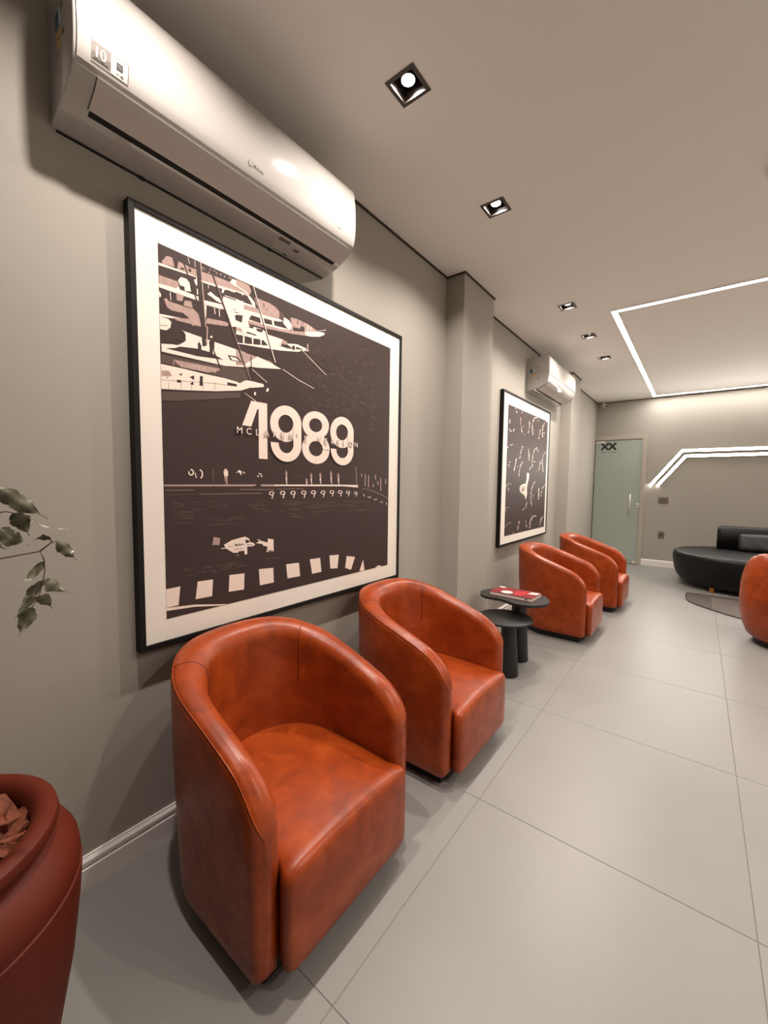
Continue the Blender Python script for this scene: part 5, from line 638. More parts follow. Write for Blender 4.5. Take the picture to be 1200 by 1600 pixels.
(1,((10439,3478),(10309,3508),(10311,3562),(10442,3584),(10572,3554),(10570,3500))),(1,((10380,3289),(10185,3336),(10187,3417),(10385,3451),(10582,3404),(10579,3322))),(1,((12533,4912),(12459,4968),(12585,5022),(12788,5020),(12863,4963),(12735,4909))),
(1,((12210,4784),(12150,4829),(12251,4871),(12412,4870),(12472,4824),(12371,4781))),(1,((11790,4628),(11706,4692),(11848,4753),(12074,4749),(12159,4685),(12016,4625))),(1,((11618,4496),(11492,4534),(11525,4591),(11686,4610),(11813,4572),(11779,4515))),
(2,((11497,4298),(11382,4333),(11412,4385),(11559,4402),(11675,4367),(11644,4315))),(1,((11404,4074),(11242,4124),(11285,4197),(11490,4221),(11653,4171),(11610,4097))),(2,((11267,3891),(11130,3922),(11131,3978),(11269,4002),(11408,3971),(11407,3915))),
(1,((11305,3648),(11132,3688),(11133,3758),(11308,3788),(11482,3749),(11480,3678))),(1,((619,4847),(652,4795),(544,4753),(405,4763),(372,4815),(479,4856))),(1,((983,4973),(1017,4922),(908,4880),(767,4889),(734,4941),(842,4983))),
(1,((1280,5037),(1179,5017),(1067,5039),(1056,5081),(1156,5101),(1268,5079))),(1,((1751,4958),(1652,4939),(1542,4960),(1531,5001),(1629,5020),(1739,4998))),(1,((1062,4552),(982,4585),(1014,4631),(1125,4645),(1205,4612),(1173,4565))),
(1,((990,4394),(889,4436),(929,4494),(1070,4511),(1171,4469),(1131,4410))),(1,((6426,2950),(6286,3001),(6325,3070),(6505,3089),(6647,3038),(6607,2968))),(1,((6269,2747),(6130,2797),(6169,2866),(6346,2883),(6486,2832),(6447,2764))),
(1,((6128,2575),(6103,2626),(6225,2658),(6372,2640),(6398,2589),(6275,2557))),(1,((5767,2485),(5745,2530),(5850,2558),(5978,2541),(6000,2497),(5894,2469))),(1,((5375,2388),(5350,2440),(5474,2473),(5625,2454),(5651,2401),(5526,2368))),
(1,((5058,2344),(5149,2369),(5288,2352),(5335,2309),(5243,2283),(5105,2301))),(1,((447,2605),(322,2616),(256,2665),(315,2703),(440,2693),(506,2643))),(2,((686,2417),(530,2431),(448,2492),(521,2540),(677,2526),(760,2465))),
(2,((790,2734),(739,2685),(580,2679),(474,2722),(525,2770),(683,2776))),(1,((1205,2749),(1165,2711),(1040,2706),(956,2740),(996,2778),(1120,2782))),(1,((475,937),(519,893),(446,860),(331,871),(288,915),(360,948))),
(2,((729,1045),(774,1000),(699,966),(580,977),(535,1022),(609,1056))),(1,((982,1134),(972,1094),(863,1081),(765,1109),(775,1149),(883,1162))),(1,((1455,1185),(1445,1146),(1339,1134),(1243,1160),(1252,1199),(1358,1212))),
(1,((1813,1172),(1698,1207),(1693,1262),(1803,1282),(1918,1247),(1923,1192))),(2,((4291,1168),(4152,1225),(4190,1295),(4366,1308),(4506,1251),(4468,1181))),(1,((4216,990),(4070,1050),(4110,1123),(4295,1136),(4442,1076),(4402,1002))),
(2,((4152,839),(4054,880),(4081,929),(4206,937),(4304,896),(4277,847))),(1,((4059,657),(3939,703),(3959,761),(4100,774),(4220,728),(4200,669))),(1,((4024,510),(3896,559),(3918,621),(4067,634),(4195,585),(4173,523))),
(1,((3996,376),(3888,418),(3906,470),(4032,481),(4141,439),(4122,386))),(2,((3933,240),(3835,278),(3852,326),(3966,335),(4064,297),(4047,249))),(1,((6353,1001),(6197,1035),(6162,1098),(6282,1128),(6438,1095),(6473,1031))),
(2,((6513,786),(6374,816),(6342,873),(6450,900),(6589,869),(6621,812))),(1,((6589,551),(6403,591),(6357,667),(6497,703),(6683,663),(6730,587))),(2,((6733,351),(6546,393),(6500,469),(6640,504),(6828,463),(6875,387))),
(1,((9359,1489),(9412,1549),(9629,1558),(9796,1508),(9743,1447),(9525,1438))),(1,((8822,1468),(8875,1530),(9098,1540),(9268,1487),(9214,1425),(8990,1416))),(1,((8440,1397),(8331,1460),(8425,1520),(8628,1517),(8738,1454),(8643,1393))),
(1,((8186,1242),(8066,1313),(8170,1379),(8395,1375),(8517,1305),(8412,1238))),(1,((7982,1093),(7860,1164),(7965,1231),(8192,1227),(8315,1155),(8209,1088))),(1,((7841,947),(7692,996),(7707,1062),(7872,1080),(8023,1031),(8008,964))),
(1,((7751,781),(7606,830),(7621,894),(7781,911),(7927,863),(7912,798))),(1,((7729,605),(7573,657),(7589,727),(7762,744),(7919,692),(7903,622))),(1,((7715,452),(7602,491),(7613,541),(7739,554),(7853,515),(7841,464))),
(1,((7693,262),(7537,315),(7553,384),(7725,401),(7882,348),(7866,278))),(2,((12427,1240),(12380,1314),(12568,1358),(12807,1328),(12855,1254),(12665,1210))),(1,((12003,1145),(11966,1204),(12114,1238),(12300,1214),(12338,1156),(12189,1121))),
(1,((11661,994),(11480,1064),(11541,1145),(11784,1157),(11967,1087),(11905,1006))),(1,((11583,834),(11416,899),(11473,974),(11698,984),(11867,919),(11809,844))),(1,((11410,679),(11254,741),(11307,811),(11517,820),(11674,758),(11621,688))),
(2,((11405,505),(11219,561),(11230,638),(11426,659),(11614,603),(11603,526))),(1,((11349,359),(11214,400),(11222,456),(11365,471),(11501,430),(11493,374))),(2,((11364,190),(11235,230),(11242,283),(11379,297),(11509,257),(11502,204))),
(2,((2926,107),(2765,88),(2576,138),(2546,207),(2706,227),(2897,177))),(1,((9283,11945),(9117,11913),(8978,11936),(9006,11992),(9172,12024),(9311,12001))),(1,((5065,10067),(5000,10026),(4864,10012),(4792,10039),(4856,10080),(4993,10094))),
(2,((9127,6495),(9207,6538),(9377,6544),(9467,6506),(9387,6463),(9217,6458))),(1,((6125,6119),(6527,6269),(6891,6048),(6829,5581),(6514,5112),(6341,4647),(6422,3905),(6092,3354),(5777,3729),(5404,3917),(4856,4059),(4319,4199),(4112,4467),(4183,4778),(5151,5053),(5831,5013),(6129,5568))),
(2,((4426,4421),(4928,4645),(5734,4647),(5501,4281),(4758,4240))),(0,((4362,4621),(5366,4812),(5298,4852),(4297,4660))),(0,((5239,4821),(5698,4625),(5804,4653),(5344,4849))),(0,((4783,4177),(5593,4409),(5521,4437),(4712,4205))),
]
# leaves and twigs of the ficus (metres)
LEAVES=[
( (0.5285, 0.1468, 1.2664) , (0.5498, 0.2094, 1.2109) , 0.0145 ),
( (0.5332, 0.1649, 1.2228) , (0.5363, 0.185, 1.1809) , 0.0139 ),
( (0.5315, 0.1423, 1.1954) , (0.5441, 0.1836, 1.1655) , 0.0151 ),
( (0.5375, 0.1852, 1.2144) , (0.5458, 0.2398, 1.1897) , 0.0046 ),
( (0.5469, 0.212, 1.1754) , (0.5351, 0.1895, 1.1736) , 0.0058 ),
( (0.5494, 0.2198, 1.1699) , (0.5733, 0.2424, 1.135) , 0.0098 ),
( (0.5496, 0.2, 1.1357) , (0.5638, 0.1646, 1.1003) , 0.0064 ),
( (0.555, 0.1984, 1.103) , (0.5545, 0.2329, 1.0725) , 0.011 ),
( (0.5548, 0.1969, 1.1023) , (0.5628, 0.1613, 1.0616) , 0.0075 ),
( (0.5581, 0.1871, 1.0767) , (0.5661, 0.1553, 1.0479) , 0.0052 ),
( (0.5586, 0.1892, 1.0764) , (0.5492, 0.2102, 1.0473) , 0.0098 ),
( (0.5605, 0.1794, 1.0597) , (0.5675, 0.1579, 1.013) , 0.0116 ),
( (0.534, 0.1437, 1.1735) , (0.5236, 0.1586, 1.1586) , 0.0035 ),
( (0.5541, 0.1369, 1.5046) , (0.5483, 0.1597, 1.4618) , .008),
]
BRANCH = [
[(0.5308, 0.0827, 1.1418), (0.5346, 0.1189, 1.1422), (0.5376, 0.1448, 1.1467), (0.546, 0.1962, 1.154), (0.5494, 0.2009, 1.1379), (0.5524, 0.2003, 1.1189), (0.5548, 0.1969, 1.1023), (0.5582, 0.1902, 1.079), (0.5605, 0.1794, 1.0597)] ,
[(0.546, 0.1962, 1.154), (0.5479, 0.213, 1.1685), (0.5494, 0.2198, 1.1699)] ,
[(0.5234, 0.0863, 1.2114), (0.5294, 0.1409, 1.2201), (0.5304, 0.1489, 1.2243), (0.5314, 0.1556, 1.2259), (0.5331, 0.1649, 1.2233), (0.5375, 0.1852, 1.2144)] ,
[(0.5479, 0.213, 1.1685), (0.5469, 0.212, 1.1754)] ,
[(0.5261, 0.0971, 1.1917), (0.5315, 0.1423, 1.1954)] ,
[(0.5225, 0.1003, 1.261), (0.5285, 0.1468, 1.2664)] ,
]
# ------------------------------------------------------------------ room shell
H = 2.724; YB = 7.92; YF = -2.6; XR = 4.4
structure(boxes('wall_left', [(-0.12, 0, YF - 0.12, YB + 0.12, 0, H)], M['wall']))
structure(boxes('wall_back', [(0, XR, YB, YB + 0.12, 0, H)], M['wall']))
structure(boxes('wall_right', [(XR, XR + 0.12, YF - 0.12, YB + 0.12, 0, H)], M['bouncewall']))
structure(boxes('wall_front', [(0, XR, YF - 0.12, YF, 2.35, H), (0, 0.25, YF - 0.12, YF, 0, 2.35), (XR - 0.25, XR, YF - 0.12, YF, 0, 2.35)], M['wall']))
wn = structure(boxes('window_1', [(0.25 + i * 0.975 + 0.02, 0.25 + (i + 1) * 0.975 - 0.02, YF - 0.07, YF - 0.06, 0.04, 2.31) for i in range(1)], M['darkglass']))  # unseen dark panes added to cut light bounced from behind the camera
for i in range(1, 4): structure(boxes('window_%d' % (i + 1), [(0.25 + i * 0.975 + 0.02, 0.25 + (i + 1) * 0.975 - 0.02, YF - 0.07, YF - 0.06, 0.04, 2.31)], M['darkglass']))
structure(boxes('window_frame', [(0.25, XR - 0.25, YF - 0.09, YF - 0.04, 0, 0.04), (0.25, XR - 0.25, YF - 0.09, YF - 0.04, 2.31, 2.35)] + [(0.25 + i * 0.975 - 0.02, 0.25 + i * 0.975 + 0.02, YF - 0.09, YF - 0.04, 0.04, 2.31) for i in range(5)], M['gap']))  # bars around the added dark panes
structure(boxes('pilaster', [(0, 0.138, 2.593, 3.086, 0.0, H)], M['wall']))
structure(boxes('pilaster', [(0, 0.13, 5.62, 6.06, 0.0, H)], M['wall']))
# ceiling with a square opening for every recessed lamp
LX0, LX1 = 0.4995, 0.6125; LH = (LX1 - LX0) / 2; LXC = (LX0 + LX1) / 2
LY = [0.48, 1.295, 2.105, 3.565, 4.367, 5.188]
RXS = (2.45, 3.45); RY = ([1.295], [1.295, 2.105, 2.915, 5.19, 6.4])  # rows of unseen lamps added on the right
cb = []
def strip(x0, x1, ys):
    y = YF
    for c in ys:
        cb.append((x0, x1, y, c - LH, H, H + 0.15)); y = c + LH
    cb.append((x0, x1, y, YB, H, H + 0.15))
cb.append((0, LX0, YF, YB, H, H + 0.15)); strip(LX0, LX1, LY)
cb.append((LX1, RXS[0] - LH, YF, YB, H, H + 0.15)); strip(RXS[0] - LH, RXS[0] + LH, RY[0]); cb.append((RXS[0] + LH, RXS[1] - LH, YF, YB, H, H + 0.15)); strip(RXS[1] - LH, RXS[1] + LH, RY[1]); cb.append((RXS[1] + LH, XR, YF, YB, H, H + 0.15))
structure(boxes('ceiling', cb, M['ceiling']))
# dark profile that finishes the ceiling edge
gz0, gz1 = H - 0.009, H
structure(boxes('trim_1', [(0, 0.010, YF, 2.593, gz0, gz1), (0, 0.148, 2.583, 2.593, gz0, gz1), (0.138, 0.148, 2.593, 3.096, gz0, gz1), (0, 0.148, 3.086, 3.096, gz0, gz1),
    (0, 0.010, 3.096, 5.61, gz0, gz1), (0, 0.140, 5.61, 5.62, gz0, gz1), (0.13, 0.140, 5.62, 6.07, gz0, gz1), (0, 0.140, 6.06, 6.07, gz0, gz1), (0, 0.010, 6.07, YB, gz0, gz1)], M['gap']))
structure(boxes('trim_2', [(0.01, XR, YB - 0.008, YB, gz0, gz1)], M['gap']))
# floor: a bed of grout with single large tiles
fl = structure(boxes('floor', [(0, XR, YF, YB, -0.05, -0.0015)], M['grout']))
TS = 0.8455; G = 0.0011; tile_me = {}
for i in range(-1, 6):
    for j in range(-4, 9):
        x0 = max(0, 0.8195 + TS * i - TS); x1 = min(XR, 0.8195 + TS * i); y0 = max(YF, 0.658 + TS * j); y1 = min(YB, 0.658 + TS * (j + 1))
        if x1 - x0 < 0.03 or y1 - y0 < 0.03: continue
        k = (round(x1 - x0, 3), round(y1 - y0, 3))
        if k not in tile_me:
            t = boxes('tile', [(G, x1 - x0 - G, G, y1 - y0 - G, -0.012, 0)], M['tile'], fl, bevel=0.0008, seg=1); tile_me[k] = t.data
        else:
            t = bpy.data.objects.new('tile', tile_me[k]); COL.objects.link(t); t.parent = fl
        t.location = (x0, y0, 0)
# baseboards: moulded profile (distance from wall, height)
BP = [(0, 0), (0.017, 0), (0.017, 0.070), (0.0125, 0.074), (0.0125, 0.079), (0.015, 0.082), (0.015, 0.093), (0.007, 0.102), (0.006, 0.107), (0, 0.107)]
def skirting(name, path):
    """path: polyline of floor points; the profile stands to its right-hand side"""
    secs = []
    for i, p in enumerate(path):
        p = Vector(p); d0 = (p - Vector(path[i-1])).normalized() if i else None
        d1 = (Vector(path[i+1]) - p).normalized() if i < len(path) - 1 else None
        d0 = d0 or d1; d1 = d1 or d0
        n0 = Vector((d0.y, -d0.x)); n1 = Vector((d1.y, -d1.x)); nn = (n0 + n1); nn = nn / nn.dot(n0)
        secs.append([(p.x + nn.x * a, p.y + nn.y * a, z) for a, z in BP])
    return structure(loft(name, secs, M['base'], smooth=False))
skirting('baseboard_left', [(0, YF), (0, 2.593), (0.138, 2.593), (0.138, 3.086), (0, 3.086), (0, 5.62), (0.13, 5.62), (0.13, 6.06), (0, 6.06), (0, YB)])
skirting('baseboard_back', [(0.765, YB), (XR, YB)])
skirting('baseboard_right', [(XR, YB), (XR, YF)])

# ------------------------------------------------------------------ recessed lamps
def make_lamp(label):
    t = thing('downlight', label, 'ceiling light', group='square recessed ceiling lamps')
    r = LH + 0.004; q = LH - 0.010
    # frame: a thin square ring
    boxes('frame', [(-r, r, -r, -q, -0.003, 0.003), (-r, r, q, r, -0.003, 0.003), (-r, -q, -q, q, -0.003, 0.003), (q, r, -q, q, -0.003, 0.003)], M['lampring'], t)
    # pyramidal reflector
    s = [[(-q, -q, 0.002), (q, -q, 0.002), (q, q, 0.002), (-q, q, 0.002)], [(-q*.78, -q*.78, 0.055), (q*.78, -q*.78, 0.055), (q*.78, q*.78, 0.055), (-q*.78, q*.78, 0.055)]]
    loft('reflector', s, M['reflector'], t, smooth=False, cap=False)
    boxes('backing', [(-q*.8, q*.8, -q*.8, q*.8, 0.056, 0.060)], M['lampring'], t)
    lathe('lamp_body', [(0.0245, 0.0205), (0.0265, 0.0200), (0.030, 0.055)], M['reflector'], t, n=24)
    lathe('bulb', [(0.0, 0.0195), (0.0245, 0.0195), (0.0245, 0.0205), (0.0, 0.0205)], M['lamp'], t, n=24)
    l = bpy.data.lights.new('lamp_light', 'AREA'); l.shape = 'DISK'; l.size = 0.048; l.energy = LAMP_W; l.color = LAMP_COL; l.spread = math.radians(138)
    lo = bpy.data.objects.new('lamp_light', l); COL.objects.link(lo); lo.location = (0, 0, 0.018); lo.parent = t
    return t
def dup(root, loc, label, group=None):
    r = root.copy(); COL.objects.link(r); r.location = loc; r['label'] = label
    if group: r['group'] = group
    for ch in list(root.children):
        c = ch.copy(); COL.objects.link(c); c.parent = r
        for g in ch.children:
            d = g.copy(); COL.objects.link(d); d.parent = c
    return r
lab = ['square recessed ceiling lamp above the near end of the air conditioner',
       'square recessed ceiling lamp nearest the viewer, largest one, beside the long air conditioner', 'square recessed ceiling lamp second from the viewer, before the near pillar',
       'square recessed ceiling lamp third from the viewer, first of the far trio', 'square recessed ceiling lamp in the middle of the far trio', 'square recessed ceiling lamp farthest from the viewer, last of the far trio']
l0 = make_lamp(lab[1]); l0.location = (LXC, LY[1], H)
for i, y in enumerate(LY):
    if i != 1: dup(l0, (LXC, y, H), lab[i])
for k, x in enumerate(RXS):
    for i, y in enumerate(RY[k]): dup(l0, (x, y, H), 'square ceiling lamp added outside the view for bounced light, %s right row, %s' % (('first', 'second')[k], ('one step ahead', 'two steps ahead', 'last before the light line', 'inside the light line', 'inside the light line by the sofa')[i]))  # added lamps out of view, brighten the ceiling by bounce off the floor

# ------------------------------------------------------------------ LED light lines
def led_line(name, label, pts, wdt, plane, depth, group=None):
    """mitred line of light; plane 'z' (ceiling, hanging down) or 'y' (back wall, standing out)"""
    t = thing(name, label, 'light line', (0, 0, 0), 0, group)
    P = [Vector(p) for p in pts]
    def offs(k):
        out = []
        for i, p in enumerate(P):
            d0 = (p - P[i-1]).normalized() if i else (P[1] - P[0]).normalized()
            d1 = (P[i+1] - p).normalized() if i < len(P) - 1 else d0
            n0 = Vector((-d0.y, d0.x)); n1 = Vector((-d1.y, d1.x)); nn = n0 + n1; nn = nn / nn.dot(n0)
            out.append(p + nn * k)
        return out
    def ribbon(nm, k0, k1, d0, d1, m):
        A, B = offs(k0), offs(k1); secs = []
        for a, b in zip(A, B):
            if plane == 'z': secs.append([(a.x, a.y, H - d0), (b.x, b.y, H - d0), (b.x, b.y, H - d1), (a.x, a.y, H - d1)])
            else: secs.append([(a.x, YB - d0, a.y), (b.x, YB - d0, b.y), (b.x, YB - d1, b.y), (a.x, YB - d1, a.y)])
        loft(nm, secs, m, t, smooth=False)
    h = wdt / 2
    ribbon('diffuser', -h, h, 0.0, depth, M['led'])
    ribbon('profile_edge', -h - 0.003, -h, 0.0, depth + 0.0005, M['alu']); ribbon('profile_edge', h, h + 0.003, 0.0, depth + 0.0005, M['alu'])
    return t
led_line('ceiling_light_line', 'white glowing line of light framing a rectangle on the ceiling', [(3.6, 3.885), (0.842, 3.885), (0.842, 7.755), (3.6, 7.755)], 0.040, 'z', 0.006)
led_line('wall_light_line', 'upper and outer of the two parallel glowing lines on the back wall', [(0.845, 1.325), (1.235, 1.862), (3.35, 1.862), (3.74, 1.325)], 0.036, 'y', 0.022, 'angled light lines on the back wall')
led_line('wall_light_line', 'lower and inner of the two parallel glowing lines on the back wall', [(0.945, 1.325), (1.280, 1.778), (3.305, 1.778), (3.64, 1.325)], 0.036, 'y', 0.022, 'angled light lines on the back wall')

# ------------------------------------------------------------------ armchairs
CH_W = 0.32      # half width
XC = 0.32; CHF = 0.632
HT = [(0.0, 0.745), (0.03, 0.742), (0.10, 0.725), (0.20, 0.695), (0.30, 0.662), (0.40, 0.628), (0.50, 0.590), (0.58, 0.555), (0.70, 0.52)]
def chair_parts(t):
    import math
    # plan of the outside, from the near arm's front round the back to the far arm's front
    plan = []
    xs = [CHF, CHF - 0.004, CHF - 0.010, CHF - 0.018, CHF - 0.028, CHF - 0.042, CHF - 0.06, CHF - 0.085, CHF - 0.12, 0.46, 0.39]
    for x in xs: plan.append((x, -CH_W))
    n = 40; e = 2 / 2.25
    for i in range(n + 1):
        ph = -math.pi / 2 + math.pi * i / n
        c = max(0, math.cos(ph)); s = math.sin(ph)
        plan.append((XC - XC * c ** e, CH_W * math.copysign(abs(s) ** e, s)))
    for x in xs[::-1]: plan.append((x, CH_W))
    secs = []; crease = []
    N = len(plan)
    for i, p in enumerate(plan):
        a = plan[max(i - 1, 0)]; b = plan[min(i + 1, N - 1)]
        dx, dy = b[0] - a[0], b[1] - a[1]; l = math.hypot(dx, dy) or 1
        nx, ny = dy / l, -dx / l
        # inward normal (towards the seat)
        if nx * (0.36 - p[0]) + ny * (0 - p[1]) < 0: nx, ny = -nx, -ny
        if p[0] > XC: nx, ny = 0, -math.copysign(1, p[1])
        th = lerp([(0, 0.118), (0.15, 0.105), (0.35, 0.080), (0.7, 0.078)], p[0])
        h = lerp(HT, p[0]); ed = CHF - p[0]
        if ed < 0.11: h -= 0.11 * (1 - math.sqrt(max(0, 1 - ((0.11 - ed) / 0.11) ** 2)))
        R = 0.028; sh = 0.0
        if ed < R: sh = R - math.sqrt(max(0, R * R - (R - ed) ** 2))
        back = max(0, 1 - p[0] / 0.30)           # taper of the tub at the back
        ro = min(0.030, 0.42 * (th - 2 * sh)); ri = min(0.060, 0.55 * (th - 2 * sh))
        def P(o, z):
            tp = back * 0.045 * max(0, 1 - z / 0.6)
            o2 = sh + o * (th - 2 * sh) / th
            return (p[0] + nx * (o2 + tp), p[1] + ny * (o2 + tp), z)
        z0 = 0.052 + min(sh, 0.02)
        pr = [P(0.030, z0), P(0.010, z0 + 0.004), P(0.002, z0 + 0.018), P(0.0, z0 + 0.05), P(-0.002, 0.22), P(-0.003, (0.22 + h - ro) / 2), P(0, h - ro)]
        for k in (1, 2, 3, 4):
            an = math.pi / 2 * k / 4; pr.append(P(ro * (1 - math.cos(an)), h - ro + ro * math.sin(an)))
        crease.append(Vector(P(ro * 0.18, h - ro * 0.35)))
        for k in (0, 1, 2, 3, 4, 5):
            an = math.pi / 2 * k / 5; pr.append(P(th - ri + ri * math.sin(an), h + 0.004 - ri * 1.0 * (1 - math.cos(an))))
        pr += [P(th, h - ri - 0.04), P(th + 0.004, max(0.36, h - 0.2)), P(th + 0.002, 0.30), P(th, 0.10), P(th - 0.004, z0)]
        secs.append(pr)
    def cap(sec):        # shrink towards the middle for a softly closed end
        c = Vector((0, 0, 0))
        for q in sec: c += Vector(q)
        c /= len(sec); out = []
        for f, dxx in ((0.72, 0.002), (0.35, 0.003), (0.04, 0.003)):
            out.append([((Vector(q) - c) * f + c + Vector((dxx, 0, 0))) for q in sec])
        return out
    a = cap(secs[0]); b = cap(secs[-1])
    loft('back_and_arms', a[::-1] + secs + b, M['leather'], t)
    # seat block: wide rounded box whose rear follows the tub
    ss = []; hw0 = CH_W - 0.080
    xs = [0.105, 0.11, 0.12, 0.14, 0.17, 0.21, 0.26, 0.32, 0.40, 0.48, 0.55, 0.60, 0.632, 0.648, 0.658, 0.664, 0.669, 0.672]
    F = 0.672; R = 0.024
    for x in xs:
        hw = hw0 if x >= XC else hw0 * max(0.05, 1 - ((XC - x) / (XC - 0.10)) ** 2.4) ** (1 / 2.4)
        ed = F - x; sh = R - math.sqrt(max(0, R * R - (R - ed) ** 2)) if ed < R else 0
        if x > 0.61: hw += 0.016 * min(1, (x - 0.61) / 0.04)
        hw -= sh * 0.7
        zt = lerp([(0.1, 0.328), (0.3, 0.338), (0.5, 0.336), (0.60, 0.330), (0.662, 0.325)], x) - sh
        cr = lerp([(0.1, 0.012), (0.3, 0.028), (0.5, 0.026), (0.62, 0.014), (0.662, 0.010)], x)
        z0 = 0.055 + sh * 0.6
        pr = [(x, -hw + 0.02, z0), (x, -hw + 0.004, z0 + 0.012), (x, -hw, z0 + 0.05), (x, -hw, 0.20), (x, -hw, zt - 0.035), (x, -hw + 0.003, zt - 0.015), (x, -hw + 0.012, zt - 0.003)]
        for k in range(1, 12):
            u = -1 + k / 6; pr.append((x, u * (hw - 0.014), zt + cr * (1 - abs(u) ** 2.2)))
        pr += [(x, hw - 0.012, zt - 0.003), (x, hw - 0.003, zt - 0.015), (x, hw, zt - 0.035), (x, hw, 0.20), (x, hw, z0 + 0.05), (x, hw - 0.004, z0 + 0.012), (x, hw - 0.02, z0)]
        ss.append(pr)
    last = ss[-1]; c = Vector((F, 0, 0.19))
    for f, dxx in ((0.85, 0.003), (0.6, 0.006), (0.3, 0.008), (0.03, 0.009)):
        ss.append([((Vector(q) - c) * f + c + Vector((dxx, 0, 0))) for q in last])
    loft('seat', ss, M['leather'], t)
    # seams
    o = []
    for q, pt in enumerate(crease):
        o.append(pt)
    tube('seam', o, 0.0022, M['leather'], t, n=5)
    k1 = min(range(len(plan)), key=lambda k: abs(plan[k][0] - 0.14) + (10 if plan[k][1] > 0 else 0)); k2 = len(plan) - 1 - k1
    for k in (k1, k2):
        s = [Vector(q) for q in secs[k][8:19]]; tube('seam', s, 0.0016, M['seam'], t, n=5)
    # recessed black base
    pl = []
    for i in range(25):
        ph = -math.pi / 2 + math.pi * i / 24
        pl.append((XC - 0.235 * math.cos(ph), 0.27 * math.sin(ph)))
    pl += [(0.59, 0.27), (0.59, -0.27)]
    prism('plinth', pl, 0.0, 0.058, M['black'], t)
def make_chair(label, loc, rz=0.0, group='cognac leather tub armchairs along the wall'):
    t = thing('tub_armchair', label, 'armchair', loc, rz, group); chair_parts(t); return t
c1 = make_chair('cognac leather tub armchair nearest the viewer, below the 1989 picture', (0.060, 0.850, 0))
dup(c1, (0.062, 1.750, 0), 'cognac leather tub armchair second from the viewer, just before the pillar')
dup(c1, (0.160, 3.850, 0), 'cognac leather tub armchair behind the black side tables, below the far picture')
dup(c1, (0.235, 4.950, 0), 'cognac leather tub armchair farthest along the wall, next to the far pillar')

# rounded armchair at the right edge of the view
def round_chair(label, loc, rz):
    t = thing('round_armchair', label, 'armchair', loc, rz)
    # barrel-shaped shell, opening towards local +X
    secs = []; n = 44; a0 = math.radians(52)
    prof = [(0.255, 0.05), (0.285, 0.075), (0.315, 0.16), (0.335, 0.28), (0.343, 0.40), (0.340, 0.52), (0.328, 0.62), (0.310, 0.70), (0.285, 0.745), (0.255, 0.762), (0.225, 0.750), (0.208, 0.71), (0.205, 0.60), (0.215, 0.45), (0.215, 0.32), (0.21, 0.20), (0.20, 0.05)]
    for i in range(n + 1):
        a = a0 + (2 * math.pi - 2 * a0) * i / n
        u = min(i, n - i) / (n / 2); lo = 1 - 0.30 * max(0, 1 - u * 1.25) ** 1.3
        e = min(i, n - i); sh = (0.55, 0.25, 0.08, 0.0)[min(e, 3)]
        sec = []
        for r, z in prof:
            rm = 0.272; rr = rm + (r - rm) * (1 - sh)
            zz = 0.05 + (z - 0.05) * lo * (1 - sh * 0.12); sec.append((rr * math.cos(a), rr * math.sin(a), zz))
        secs.append(sec)
    loft('shell', secs, M['leather'], t)
    lathe('seat', [(0.0, 0.06), (0.19, 0.06), (0.206, 0.10), (0.207, 0.34), (0.195, 0.385), (0.15, 0.40), (0.0, 0.41)], M['leather'], t, n=40, center=(0.03, 0))
    lathe('swivel_base', [(0.0, 0.0), (0.235, 0.0), (0.235, 0.05), (0.0, 0.05)], M['black'], t, n=40)
    return t
round_chair('rounded cognac leather swivel armchair cut off by the right edge of the view', (2.130, 4.60, 0), math.radians(60))

# ------------------------------------------------------------------ pictures
def picture(name, label, y0, data, zshift=0.0):
    t = thing(name, label, 'picture', (0, y0, 0.712), 0, 'large framed prints on the left wall')
    W, Hh = 1.462, 1.440; f = 0.019
    fr = boxes('frame', [(0.0, 0.036, 0, f, 0, Hh), (0.0, 0.036, W - f, W, 0, Hh), (0.0, 0.036, f, W - f, 0, f), (0.0, 0.036, f, W - f, Hh - f, Hh)], M['frame'], t, bevel=0.0012, seg=1)
    boxes('mat_board', [(0.004, 0.030, f, W - f, f, Hh - f)], M['passe'], t)
    pu0, pu1, pv0, pv1 = data['rect']
    boxes('print', [(0.030, 0.0306, pu0 - y0, pu1 - y0, pv0 - 0.712, pv1 - 0.712)], M['dark'], t)
    # flat printed shapes in thin layers
    pol = data['polys']; bbs = []; lay = []
    vs = []; fs = []; mi = []
    for c, pts in pol:
        pts = [(min(max(u / 10000 + data['o'][0], pu0), pu1), min(max(v / 10000 + data['o'][1], pv0), pv1)) for u, v in pts]
        us = [p[0] for p in pts]; vv = [p[1] for p in pts]; bb = (min(us), max(us), min(vv), max(vv)); L = 1
        if bb[1] - bb[0] < 1e-4 or bb[3] - bb[2] < 1e-4: continue
        for b2, l2 in zip(bbs, lay):
            if l2 >= L and bb[0] < b2[1] and bb[1] > b2[0] and bb[2] < b2[3] and bb[3] > b2[2]: L = l2 + 1
        bbs.append(bb); lay.append(L); x = 0.0306 + 0.00006 * L; k = len(vs)
        vs += [(x, p[0] - y0, p[1] - 0.712) for p in pts]; fs.append(tuple(range(k, k + len(pts)))); mi.append(c)
    me = bpy.data.meshes.new('printed_picture'); me.from_pydata(vs, [], fs)
    for q in ('dark', 'light', 'mid', 'greyd'): me.materials.append(M[q])
    me.polygons.foreach_set('material_index', mi); me.update()
    o = bpy.data.objects.new('printed_picture', me); COL.objects.link(o); o.parent = t
    o['label'] = data['artlabel']; o['kind'] = 'stuff'
    return t, 0.0306 + 0.00006 * (max(lay) + 1)
p1, px = picture('framed_picture', 'large black framed print reading 1989 with a harbour and race track, above the near armchairs', 0.552, dict(rect=(0.640, 1.906, 0.805, 2.056), polys=ART1, o=(0.6, 0.8), artlabel='black and white print of yachts, a race car and big digits 1989'))
